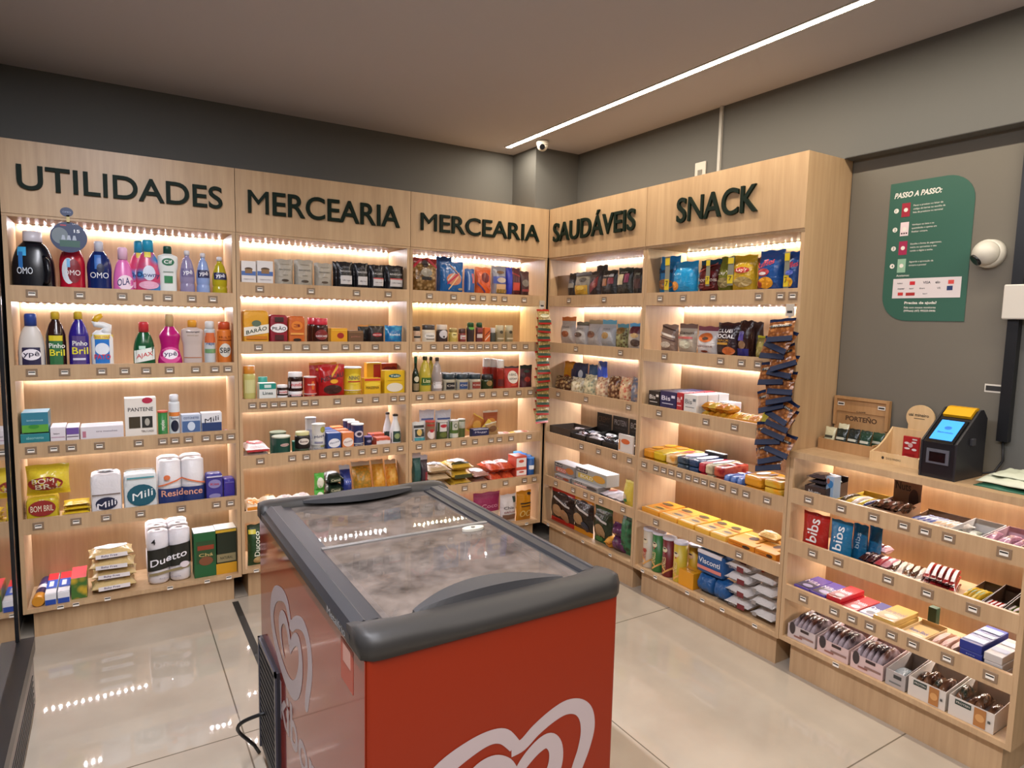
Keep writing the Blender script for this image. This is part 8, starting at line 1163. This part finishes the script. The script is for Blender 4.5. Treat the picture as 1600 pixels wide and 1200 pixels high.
put('R',2.4454,.022,.602,'sack',.0181,.026,.18,'chocolate_bar','chocolate bar','fourth topmost red wrapped bar in the right pile, counter second shelf',{'ro':.18,'yaw':.3,'dec':[('r',0,.5,.6,.8,'d9c6c4')],'col':'a82a2c'})
put('R',2.4657,.022,.602,'sack',.0178,.026,.18,'chocolate_bar','chocolate bar','fifth topmost red wrapped bar in the right pile, counter second shelf',{'ro':.18,'yaw':.3,'dec':[('r',0,.5,.6,.8,'d9c6c4')],'col':'8a1a1c'})
put('R',2.5205,.02,.5536,'tray',.059,.05,.19,'candy_tray','display tray','brown open tray of gold candies, counter second shelf',{'fr':.03,'bk':.05,'inc':'3a2818','col':'4a3420'})
put('R',2.4951,.035,.5656,'sack',.0107,.03,.14,'candy_pack','candy pack','first gold candy pack in the brown tray, counter second shelf',{'ro':.18,'yaw':0,'dec':[('e',0,.4,.5,.3,'6a8a2c')],'col':'c9a424'})
put('R',2.5079,.035,.5656,'sack',.0106,.03,.14,'candy_pack','candy pack','second gold candy pack in the brown tray, counter second shelf',{'ro':.18,'yaw':0,'dec':[('e',0,.4,.5,.3,'6a8a2c')],'col':'b8942c'})
put('R',2.5205,.035,.5656,'sack',.0105,.03,.14,'candy_pack','candy pack','third gold candy pack in the brown tray, counter second shelf',{'ro':.18,'yaw':0,'dec':[('e',0,.4,.5,.3,'6a8a2c')],'col':'d9c25a'})
put('R',2.533,.035,.5656,'sack',.0104,.03,.14,'candy_pack','candy pack','fourth gold candy pack in the brown tray, counter second shelf',{'ro':.18,'yaw':0,'dec':[('e',0,.4,.5,.3,'6a8a2c')],'col':'c9a424'})
put('R',2.5824,.02,.5536,'tray',.0562,.06,.19,'candy_tray','display tray','brown open tray of red candies, counter second shelf',{'fr':.03,'bk':.06,'inc':'2c1e14','col':'3f2c1c'})
put('R',2.5579,.035,.5596,'sack',.0107,.02,.1,'candy_pack','candy pack','first red candy pack in the dark tray, counter second shelf',{'ro':.18,'yaw':0,'dec':[('e',0,.5,.7,.5,'d9cfd0')],'col':'c4402c'})
put('R',2.5706,.035,.5596,'sack',.0106,.02,.1,'candy_pack','candy pack','second red candy pack in the dark tray, counter second shelf',{'ro':.18,'yaw':0,'dec':[('e',0,.5,.7,.5,'d9cfd0')],'col':'b83a3c'})
put('R',2.5831,.035,.5596,'sack',.0104,.02,.1,'candy_pack','candy pack','third red candy pack in the dark tray, counter second shelf',{'ro':.18,'yaw':0,'dec':[('e',0,.5,.7,.5,'d9cfd0')],'col':'c4402c'})
put('R',2.5955,.035,.5596,'sack',.0103,.02,.1,'candy_pack','candy pack','fourth red candy pack in the dark tray, counter second shelf',{'ro':.18,'yaw':0,'dec':[('e',0,.5,.7,.5,'d9cfd0')],'col':'b83a3c'})
put('R',2.64,.02,.5536,'tray',.0502,.06,.19,'candy_tray','display tray','brown open tray of green candies at the right end, counter second shelf',{'fr':.03,'bk':.06,'inc':'2c1e14','col':'3f2c1c'})
put('R',2.62,.035,.5596,'sack',.0129,.02,.12,'candy_pack','candy pack','first green candy pack in the rightmost tray, counter second shelf',{'ro':.18,'yaw':0,'dec':[('e',0,.5,.7,.5,'d9cfd0')],'col':'5a7a34'})
put('R',2.6348,.035,.5596,'sack',.0128,.02,.12,'candy_pack','candy pack','second green candy pack in the rightmost tray, counter second shelf',{'ro':.18,'yaw':0,'dec':[('e',0,.5,.7,.5,'d9cfd0')],'col':'8a8a44'})
put('R',2.6495,.035,.5596,'sack',.0126,.02,.12,'candy_pack','candy pack','third green candy pack in the rightmost tray, counter second shelf',{'ro':.18,'yaw':0,'dec':[('e',0,.5,.7,.5,'d9cfd0')],'col':'5a7a34'})
put('R',1.9148,.0195,.3506,'box',.0706,.016,.17,'chocolate_tablet','chocolate tablet','lowest purple chocolate tablet, front left stack, counter third shelf',{'ro':.22,'tilt':0,'dec':[],'col':'5a4a9c'})
put('R',1.9122,.0195,.3679,'box',.0706,.016,.17,'chocolate_tablet','chocolate tablet','middle purple chocolate tablet, front left stack, counter third shelf',{'ro':.22,'tilt':0,'dec':[],'col':'5a4a9c'})
put('R',1.9095,.0195,.3852,'box',.0706,.016,.17,'chocolate_tablet','chocolate tablet','topmost purple chocolate tablet, front left stack, counter third shelf',{'ro':.22,'tilt':0,'dec':[('r',0,.25,.94,.4,'3a3454'),('t',0,.5,.85,.2,'e6e0ea','Milka'),('e',.1,.2,.6,.2,'b9b2d6')],'col':'5a4a9c','v0':.4})
put('R',1.9878,.0195,.3506,'box',.0674,.016,.17,'chocolate_tablet','chocolate tablet','lowest purple chocolate tablet, front right stack, counter third shelf',{'ro':.22,'tilt':0,'dec':[],'col':'5a4a9c'})
put('R',1.9851,.0195,.3679,'box',.0674,.016,.17,'chocolate_tablet','chocolate tablet','middle purple chocolate tablet, front right stack, counter third shelf',{'ro':.22,'tilt':0,'dec':[],'col':'5a4a9c'})
put('R',1.9825,.0195,.3852,'box',.0675,.016,.17,'chocolate_tablet','chocolate tablet','topmost purple chocolate tablet, front right stack, counter third shelf',{'ro':.22,'tilt':0,'dec':[('r',0,.25,.94,.4,'3a3454'),('t',0,.5,.85,.2,'e6e0ea','Milka'),('e',.1,.2,.6,.2,'b9b2d6')],'col':'5a4a9c','v0':.39})
put('R',2.0574,.0195,.3506,'box',.0591,.02,.17,'chocolate_tablet','chocolate tablet','lowest red chocolate tablet, counter third shelf',{'ro':.22,'tilt':0,'dec':[],'col':'b01c28'})
put('R',2.0545,.0195,.3722,'box',.0591,.02,.17,'chocolate_tablet','chocolate tablet','middle red chocolate tablet, counter third shelf',{'ro':.22,'tilt':0,'dec':[],'col':'b01c28'})
put('R',2.0516,.0195,.3938,'box',.0591,.02,.17,'chocolate_tablet','chocolate tablet','topmost red chocolate tablet, counter third shelf',{'ro':.22,'tilt':0,'dec':[('r',0,.25,.94,.4,'8a141e'),('t',0,.5,.85,.2,'e6e0ea','Nestlé'),('e',.1,.2,.6,.2,'c9a0a0')],'col':'b01c28'})
put('R',2.1214,.0195,.3506,'box',.0566,.02,.17,'chocolate_tablet','chocolate tablet','lower pale red strawberry chocolate tablet, counter third shelf',{'ro':.22,'tilt':0,'dec':[],'col':'c4484c'})
put('R',2.1186,.0195,.3722,'box',.0567,.02,.17,'chocolate_tablet','chocolate tablet','upper pale red strawberry chocolate tablet, counter third shelf',{'ro':.22,'tilt':0,'dec':[('r',0,.25,.94,.4,'b8343c'),('t',0,.5,.85,.2,'e6e0ea','Trento'),('e',.1,.2,.6,.2,'d9c0c4')],'col':'c4484c','v0':.7})
put('R',2.1829,.0195,.3506,'box',.0543,.02,.17,'chocolate_tablet','chocolate tablet','lower violet and white cookie chocolate tablet, counter third shelf',{'ro':.22,'tilt':0,'dec':[],'col':'5a5c8c'})
put('R',2.18,.0195,.3722,'box',.0544,.02,.17,'chocolate_tablet','chocolate tablet','upper violet and white cookie chocolate tablet, counter third shelf',{'ro':.22,'tilt':0,'dec':[('r',0,.25,.94,.4,'c9c8d6'),('t',0,.5,.85,.2,'e6e0ea','Oreo'),('e',.1,.2,.6,.2,'2a2c44')],'col':'5a5c8c','v0':.7})
put('R',2.2583,.0195,.3506,'box',.0797,.018,.17,'chocolate_tablet','chocolate tablet','lowest gold chocolate tablet, counter third shelf',{'ro':.22,'tilt':0,'dec':[],'col':'c9a45c'})
put('R',2.2557,.0195,.37,'box',.0798,.018,.17,'chocolate_tablet','chocolate tablet','middle gold chocolate tablet, counter third shelf',{'ro':.22,'tilt':0,'dec':[],'col':'c9a45c'})
put('R',2.2531,.0195,.3895,'box',.0798,.018,.17,'chocolate_tablet','chocolate tablet','topmost gold chocolate tablet, counter third shelf',{'ro':.22,'tilt':0,'dec':[('r',0,.25,.94,.4,'b8924a'),('t',0,.5,.85,.2,'6a4418','caramel'),('e',.1,.2,.6,.2,'dcc48c')],'col':'c9a45c','v0':.08})
put('R',2.3473,.02,.3506,'tray',.088,.03,.18,'chocolate_tray','display tray','cream open carton with blue writing, counter third shelf',{'fr':.028,'bk':.035,'inc':'cfae7a','dec':[],'col':'d0b484'})
put('R',2.3388,.04,.3566,'box',.0732,.012,.14,'chocolate_tablet','chocolate tablet','cream tablet with blue writing in the cream carton, counter third shelf',{'ro':.22,'tilt':0,'dec':[('r',0,.25,.94,.4,'c9a870'),('t',0,.5,.85,.2,'24387c','Bueno Black'),('e',.1,.2,.6,.2,'d9c49a')],'col':'cfae78','v0':.7})
put('R',2.4137,.022,.3506,'sack',.028,.035,.18,'chocolate_bar','chocolate bar','first pinkish brown bar beside the cream carton, counter third shelf',{'ro':.18,'yaw':0,'dec':[('e',0,.5,.7,.7,'c9a494')],'col':'a87c64'})
put('R',2.4439,.022,.3506,'sack',.0274,.035,.18,'chocolate_bar','chocolate bar','second pinkish brown bar beside the cream carton, counter third shelf',{'ro':.18,'yaw':0,'dec':[('e',0,.5,.7,.7,'c9a494')],'col':'b98a74'})
put('R',2.4734,.022,.3506,'sack',.0268,.035,.18,'chocolate_bar','chocolate bar','third pinkish brown bar beside the cream carton, counter third shelf',{'ro':.18,'yaw':0,'dec':[('e',0,.5,.7,.7,'c9a494')],'col':'8a644c'})
put('R',2.3349,.2,.3506,'box',.029,.09,.03,'chocolate_box','box','small dark green upright carton at the back, counter third shelf',{'col':'24402c'})
put('R',2.5458,.02,.3506,'box',.0665,.03,.2,'chocolate_box','chocolate carton','lowest blue and white chocolate carton, counter third shelf',{'dec':[('T',0,.5,.4,.2,'8a9ac8','bis')],'col':'1f2f80','v0':.7})
put('R',2.5432,.02,.3816,'box',.0664,.03,.2,'chocolate_box','chocolate carton','middle blue and white chocolate carton, counter third shelf',{'dec':[('T',0,.5,.4,.2,'8a9ac8','bis')],'col':'1f2f80','v0':.29})
put('R',2.5406,.02,.4126,'box',.0664,.03,.2,'chocolate_box','chocolate carton','topmost blue and white chocolate carton, counter third shelf',{'dec':[('r',0,.2,.9,.2,'b9c6e6'),('r',0,.5,.9,.12,'dfe6f2'),('r',0,.78,.9,.18,'a8b8e0')],'col':'1f2f80'})
put('R',2.6118,.02,.3506,'box',.0523,.026,.18,'chocolate_box','chocolate carton','lowest white and grey chocolate carton at the right end, counter third shelf',{'dec':[('R',0,.2,.95,.2,'2a2c34')],'col':'b9b4b0','v0':.7})
put('R',2.6096,.02,.3776,'box',.0523,.026,.18,'chocolate_box','chocolate carton','middle white and grey chocolate carton at the right end, counter third shelf',{'dec':[('R',0,.2,.95,.2,'2a2c34')],'col':'b9b4b0','v0':.48})
put('R',2.6073,.02,.4046,'box',.0523,.026,.18,'chocolate_box','chocolate carton','topmost white and grey chocolate carton at the right end, counter third shelf',{'dec':[('r',0,.3,.9,.2,'8a94b0'),('r',0,.7,.9,.2,'d9dce6')],'col':'b9b4b0'})
put('R',1.9267,.015,.1646,'tray',.1266,.085,.2,'bar_display','display box','first pinkish white display carton of bars, counter bottom shelf',{'fr':.06,'bk':.085,'inc':'b99a94','dec':[('E',-.33,.55,.22,.62,'3a3234'),('R',.12,.6,.3,.14,'3a2c2c'),('R',.2,.3,.5,.1,'8a6a60'),('R',-.1,.2,.3,.08,'8a5a50')],'col':'c4b6b4'})
put('R',1.8792,.025,.1686,'sack',.017,.085,.17,'cereal_bar','cereal bar','first dark brown bar standing in the first pinkish carton, counter bottom shelf',{'yaw':0,'col2':'a89aa0','sc':18,'ro':.15,'col':'3a2c2e'})
put('R',1.8994,.025,.1686,'sack',.0168,.085,.17,'cereal_bar','cereal bar','second dark brown bar standing in the first pinkish carton, counter bottom shelf',{'yaw':0,'col2':'a89aa0','sc':18,'ro':.15,'col':'5a3c34'})
put('R',1.9193,.025,.1686,'sack',.0166,.085,.17,'cereal_bar','cereal bar','third dark brown bar standing in the first pinkish carton, counter bottom shelf',{'yaw':0,'col2':'a89aa0','sc':18,'ro':.15,'col':'4a3c40'})
put('R',1.939,.025,.1686,'sack',.0164,.085,.17,'cereal_bar','cereal bar','fourth dark brown bar standing in the first pinkish carton, counter bottom shelf',{'yaw':0,'col2':'a89aa0','sc':18,'ro':.15,'col':'6a4438'})
put('R',1.9585,.025,.1686,'sack',.0162,.085,.17,'cereal_bar','cereal bar','fifth dark brown bar standing in the first pinkish carton, counter bottom shelf',{'yaw':0,'col2':'a89aa0','sc':18,'ro':.15,'col':'3a2a2c'})
put('R',2.0665,.015,.1646,'tray',.132,.085,.2,'bar_display','display box','second pinkish white display carton of bars, counter bottom shelf',{'fr':.06,'bk':.085,'inc':'b99a94','dec':[('E',-.33,.55,.22,.62,'3a3234'),('R',.12,.6,.3,.14,'3a2c2c'),('R',.2,.3,.5,.1,'8a6a60'),('R',-.1,.2,.3,.08,'8a5a50')],'col':'cfb4b0'})
put('R',2.0166,.025,.1686,'sack',.0189,.085,.17,'cereal_bar','cereal bar','first dark brown bar standing in the second pinkish carton, counter bottom shelf',{'yaw':0,'col2':'a89aa0','sc':18,'ro':.15,'col':'5a3c34'})
put('R',2.0385,.025,.1686,'sack',.0187,.085,.17,'cereal_bar','cereal bar','second dark brown bar standing in the second pinkish carton, counter bottom shelf',{'yaw':0,'col2':'a89aa0','sc':18,'ro':.15,'col':'4a3c40'})
put('R',2.06,.025,.1686,'sack',.0184,.085,.17,'cereal_bar','cereal bar','third dark brown bar standing in the second pinkish carton, counter bottom shelf',{'yaw':0,'col2':'a89aa0','sc':18,'ro':.15,'col':'6a4438'})
put('R',2.0813,.025,.1686,'sack',.0181,.085,.17,'cereal_bar','cereal bar','fourth dark brown bar standing in the second pinkish carton, counter bottom shelf',{'yaw':0,'col2':'a89aa0','sc':18,'ro':.15,'col':'3a2a2c'})
put('R',2.1023,.025,.1686,'sack',.0179,.085,.17,'cereal_bar','cereal bar','fifth dark brown bar standing in the second pinkish carton, counter bottom shelf',{'yaw':0,'col2':'a89aa0','sc':18,'ro':.15,'col':'3a2c2e'})
put('R',2.205,.015,.1646,'tray',.1253,.085,.2,'bar_display','display box','third pinkish white display carton of bars, counter bottom shelf',{'fr':.06,'bk':.085,'inc':'b99a94','dec':[('E',-.33,.55,.22,.62,'3a3234'),('R',.12,.6,.3,.14,'3a2c2c'),('R',.2,.3,.5,.1,'8a6a60'),('R',-.1,.2,.3,.08,'8a5a50')],'col':'cfb4b0'})
put('R',2.1574,.025,.1686,'sack',.0183,.085,.17,'cereal_bar','cereal bar','first dark brown bar standing in the third pinkish carton, counter bottom shelf',{'yaw':0,'col2':'a89aa0','sc':18,'ro':.15,'col':'4a3c40'})
put('R',2.1784,.025,.1686,'sack',.018,.085,.17,'cereal_bar','cereal bar','second dark brown bar standing in the third pinkish carton, counter bottom shelf',{'yaw':0,'col2':'a89aa0','sc':18,'ro':.15,'col':'6a4438'})
put('R',2.1991,.025,.1686,'sack',.0178,.085,.17,'cereal_bar','cereal bar','third dark brown bar standing in the third pinkish carton, counter bottom shelf',{'yaw':0,'col2':'a89aa0','sc':18,'ro':.15,'col':'3a2a2c'})
put('R',2.2195,.025,.1686,'sack',.0175,.085,.17,'cereal_bar','cereal bar','fourth dark brown bar standing in the third pinkish carton, counter bottom shelf',{'yaw':0,'col2':'a89aa0','sc':18,'ro':.15,'col':'3a2c2e'})
put('R',2.2396,.025,.1686,'sack',.0173,.085,.17,'cereal_bar','cereal bar','fifth dark brown bar standing in the third pinkish carton, counter bottom shelf',{'yaw':0,'col2':'a89aa0','sc':18,'ro':.15,'col':'5a3c34'})
put('R',2.314,.015,.1646,'tray',.0706,.085,.19,'bar_display','display box','grey display carton, nearly empty, counter bottom shelf',{'fr':.06,'bk':.085,'inc':'6a6460','dec':[('R',.1,.5,.4,.16,'3a3a3a'),('R',0,.2,.6,.06,'6a6a68')],'col':'a8a09c'})
put('R',2.3029,.04,.1686,'sack',.053,.03,.12,'cereal_bar','cereal bar','pale grey bar in the grey display carton, counter bottom shelf',{'yaw':.2,'col':'8a9498'})
put('R',2.4217,.015,.1646,'tray',.1244,.09,.21,'bar_display','display box','white display carton of chocolate nut bars, left, counter bottom shelf',{'fr':.07,'bk':.095,'inc':'c9c0c6','dec':[('R',-.18,.62,.36,.2,'2a3a34'),('T',-.18,.62,.3,.08,'c9c4bc','PROTEIN'),('R',.2,.4,.26,.7,'a8703c'),('E',.2,.4,.2,.3,'c9945a'),('R',.4,.4,.06,.1,'4a4a48')],'col':'cfc6bc'})
put('R',2.3741,.035,.1746,'sack',.0224,.05,.13,'nut_bar','nut bar','first dark brown bar in the left white carton, counter bottom shelf',{'yaw':.06,'col2':'6a4a34','sc':25,'ro':.12,'col':'2a1810'})
put('R',2.4003,.035,.1746,'sack',.022,.07,.13,'nut_bar','nut bar','second dark brown bar in the left white carton, counter bottom shelf',{'yaw':-.06,'col2':'6a4a34','sc':25,'ro':.12,'col':'3a2218'})
put('R',2.4275,.035,.1746,'sack',.0216,.05,.13,'nut_bar','nut bar','third dark brown bar in the left white carton, counter bottom shelf',{'yaw':.06,'col2':'6a4a34','sc':25,'ro':.12,'col':'14302c'})
put('R',2.4526,.035,.1746,'sack',.0212,.07,.13,'nut_bar','nut bar','fourth dark brown bar in the left white carton, counter bottom shelf',{'yaw':-.06,'col2':'6a4a34','sc':25,'ro':.12,'col':'4a2c20'})
put('R',2.5623,.015,.1646,'tray',.1365,.09,.21,'bar_display','display box','white display carton of chocolate nut bars, right, counter bottom shelf',{'fr':.07,'bk':.095,'inc':'c9c0c6','dec':[('R',-.18,.62,.36,.2,'2a3a34'),('T',-.18,.62,.3,.08,'c9c4bc','PROTEIN'),('R',.2,.4,.26,.7,'a8703c'),('E',.2,.4,.2,.3,'c9945a'),('R',.4,.4,.06,.1,'4a4a48')],'col':'cfc6bc'})
put('R',2.5097,.035,.1746,'sack',.0267,.07,.13,'nut_bar','nut bar','first dark brown bar in the right white carton, counter bottom shelf',{'yaw':.06,'col2':'6a4a34','sc':25,'ro':.12,'col':'14302c'})
put('R',2.5413,.035,.1746,'sack',.0261,.05,.13,'nut_bar','nut bar','second dark brown bar in the right white carton, counter bottom shelf',{'yaw':-.06,'col2':'6a4a34','sc':25,'ro':.12,'col':'4a2c20'})
put('R',2.5705,.035,.1746,'sack',.0255,.07,.13,'nut_bar','nut bar','third dark brown bar in the right white carton, counter bottom shelf',{'yaw':.06,'col2':'6a4a34','sc':25,'ro':.12,'col':'2a1810'})
put('R',2.6007,.035,.1746,'sack',.0249,.05,.13,'nut_bar','nut bar','fourth dark brown bar in the right white carton, counter bottom shelf',{'yaw':-.06,'col2':'6a4a34','sc':25,'ro':.12,'col':'3a2218'})
# round promotional tag hanging on the red detergent bottle
t = empty('promo_tag', (-2.567, -.006, 1.74)); tag(t, 'round navy promotional neck tag with number 15, hanging on the red detergent bottle', 'promotion tag')
b = MB(); NV = mat('26365c', .4)
b.prism([(.068*math.cos(2*PI*k/32), .070+.066*math.sin(2*PI*k/32)) for k in range(32)], -.001, .001, NV)
b.prism([(-.004+.024*math.cos(2*PI*k/24), .178+.020*math.sin(2*PI*k/24)) for k in range(24)], -.001, .001, NV); b.box(-.006, .006, -.001, .001, .13, .165, mat('c9b878', .4)); b.build('card', t)
b = MB(); e_ = -.0014
b.add([(x*.022+.03, e_, .098+z*.014) for x, z in glyphs('15', .03)[0]], glyphs('15', .03)[1], mat('e2e6ec', .4))
b.add([(x*.022+.026, e_, .13-.002+z*.005) for x, z in glyphs('LAVE', .02)[0]], glyphs('LAVE', .02)[1], mat('c9cfd8', .4))
b.add([(x*.03-.004, e_, .178+z*.007) for x, z in glyphs('OMO', .03)[0]], glyphs('OMO', .03)[1], mat('8fa0c0', .4))
b.box(-.03, -.008, e_-.0002, e_, .118, .123, mat('b83a4a', .4))
b.box(-.034, .04, e_-.0002, e_, .028, .056, mat('2f5a50', .4))
for x in (-.02, 0, .02): b.prism([(x-.008, .058), (x+.008, .058), (x+.004, .078), (x-.004, .078)], e_-.0006, e_, mat('aab4c4', .4))
b.add([(-.032+.03*math.cos(a)*1., e_-.0001, .075+.035*math.sin(a)) for a in [2*PI*k/20 for k in range(20)]], [tuple(range(20))], mat('6f7c84', .4)); b.build('card_print', t)
# roll lying at the left end of the bottom shelf of the left unit
b = MB(); b.lathe([(.022, 0), (.024, .003), (.024, .06)], mat('c98a2c', .3), 18, cap=True); b.lathe([(.024, .06), (.024, .12)], mat('2a2450', .3), 18, cap=False); b.lathe([(.024, .12), (.024, .16)], mat('ddd6da', .3), 18, cap=False); b.lathe([(.024, .16), (.024, .26), (.02, .262)], mat('3a3064', .3), 18)
o = b.build('bin_bag_roll', loc=(-2.745, .012, .149+.0255), rot=(-PI/2, 0, -.06)); tag(o, 'purple and orange roll lying at the left end, left unit bottom shelf', 'bag roll')
# hanging strips of sachets
def strip(run, s, dep, ztop, n, step, w, h, cols, name, lab, grp, hook, jit, tl, big):
    RR = rnd(9)
    T_ = .014 if not big else .012; th = .3 if not big else .42
    for i in range(n):
        o = dict(col=cols[0], col2=cols[1], sc=70, ro=.2, sealc=cols[2], seal=.2 if not big else .24, sd=i*2.1, dec=cols[3] if i == 0 or big else cols[3][:1])
        r = make('bag', w, h, T_, o, name); r.rotation_mode = 'YXZ'
        z = ztop-h-step*i+.0; off = jit*(RR.random()-.5)
        p = to_world(run, s+off, dep-.012-T_-h*math.sin(th), z); rz = RUNROT[run]+tl*.12
        r.location = p; r.rotation_euler = Euler((-th, (RR.random()-.5)*tl*1.3, rz), 'YXZ')
        tag(r, lab.format(['topmost', 'second', 'third', 'fourth', 'fifth', 'sixth', 'seventh', 'eighth', 'ninth', 'tenth', 'eleventh', 'twelfth', 'thirteenth', 'fourteenth', 'fifteenth', 'sixteenth', 'seventeenth'][i]), 'sachet', grp)
    st = empty('hanging_strip', to_world(run, s, dep, ztop), RUNROT[run]); tag(st, hook, 'hanging strip')
    b = MB(); b.box(-.006, .006, -.0035, -.0025, -n*step-h*.4, .02, mat('c9c6c0', .3)); b.build('strip', st)
    b = MB(); b.bbox(-.02, .02, -.006, -.0036, .0, .05, mat('b9b0a4', .3), .002); b.box(-.012, .012, -.0066, -.006, .012, .022, TAGK); b.build('hanger', st)
strip('B', -.045, -.002, 1.57, 13, .0535, .1, .1, ['b8a070', '8a7440', 'a02a22', [('R', 0, .2, .95, .16, '2f4a38'), ('E', 0, .55, .7, .24, 'd6cfae'), ('T', 0, .6, .5, .1, '2a6a4a', 'QUEIJO')]], 'cheese_sachet', '{} red and green striped cheese sachet hanging in the strip between third and corner unit', 'red and green sachets hanging at the corner', 'thin plastic strip with hanger holding the red and green cheese sachets', .012, .12, False)
strip('R', 1.79, -.004, 1.535, 16, .0365, .115, .105, ['9c6434', '6a3c1c', '101c38', [('R', 0, .12, .97, .22, '101c38'), ('R', 0, .66, .8, .1, '14161c'), ('T', 0, .66, .6, .06, 'c9c2b4', 'PELADO')]], 'peanut_sachet', '{} navy peanut sachet from the top of the strip hanging beside the snack unit', 'navy peanut sachets hanging at the snack unit', 'thin plastic strip with hanger holding the navy peanut sachets', .07, .7, True)
# sachets in the wooden boxes on the counter
cc = [('c2bd9c', 'pale yellow coffee sachet, leftmost in the brown wooden box'), ('c9c4a6', 'pale coffee sachet standing behind in the brown wooden box'), ('1a241f', 'black coffee sachet, third in the brown wooden box'), ('161c1a', 'black coffee sachet, fourth in the brown wooden box'),
      ('1c221f', 'black coffee sachet at the middle of the brown wooden box'), ('2a3a30', 'dark green coffee sachet with tan front in the brown wooden box'), ('1f3a2c', 'dark green coffee sachet, rightmost in the brown wooden box'), ('24402f', 'green coffee sachet leaning at the back of the brown wooden box')]
for i, (c, lb) in enumerate(cc):
    x = .182+.045*(i % 2); s_ = 1.876+.0255*i
    r = make('bag', .048, .085 if i != 1 else .1, .014, dict(col=c, ro=.25, sd=i*1.3, dec=[('R', 0, .5, .7, .12, '3a3a30' if i < 2 else 'b9b8a8'), ('T', 0, .3, .6, .1, '2a2a20' if i < 2 else '8a9484', 'drip')]), 'coffee_sachet')
    r.location = to_world('R', s_, x, .984); r.rotation_euler = Euler((-.25, .0, RUNROT['R']+.03*(-1)**i), 'XYZ'); tag(r, lb, 'coffee sachet')
r = make('box', .06, .095, .012, dict(col='a81c20', dec=[('E', -.25, .72, .3, .1, 'dcd2d2'), ('E', .2, .78, .3, .08, 'dcd2d2'), ('E', -.2, .5, .35, .08, 'dcd2d2'), ('E', .25, .48, .3, .1, 'dcd2d2'), ('E', .0, .65, .3, .2, 'c9a8a8'), ('R', .25, .9, .3, .06, 'c9c4c0'), ('T', 0, .25, .6, .08, '7a1218', 'DOCE')]), 'sweet_box'); r.location = to_world('R', 2.195, .225, .979); r.rotation_euler = (0, 0, RUNROT['R']); tag(r, 'red sweets carton with white pattern standing in the pale pine box', 'sweets box')
for i, (c, lb) in enumerate((('a83024', 'red candy pack lying at the left front of the pale pine box'), ('b8342c', 'second red candy pack lying in the pale pine box'), ('c2ae5a', 'yellow candy pack lying in the pale pine box'), ('9aa04c', 'lime candy pack lying at the right of the pale pine box'))):
    r = make('sack', .038, .02, .07, dict(col=c, ro=.25, sd=i*3.1, dec=[('e', 0, .5, .6, .4, 'd9cfc0')]), 'candy_pack'); r.location = to_world('R', 2.12+.042*i, .14, .98+.012*0); r.rotation_euler = (0, 0, RUNROT['R']+.1*(-1)**i); tag(r, lb, 'candy pack')
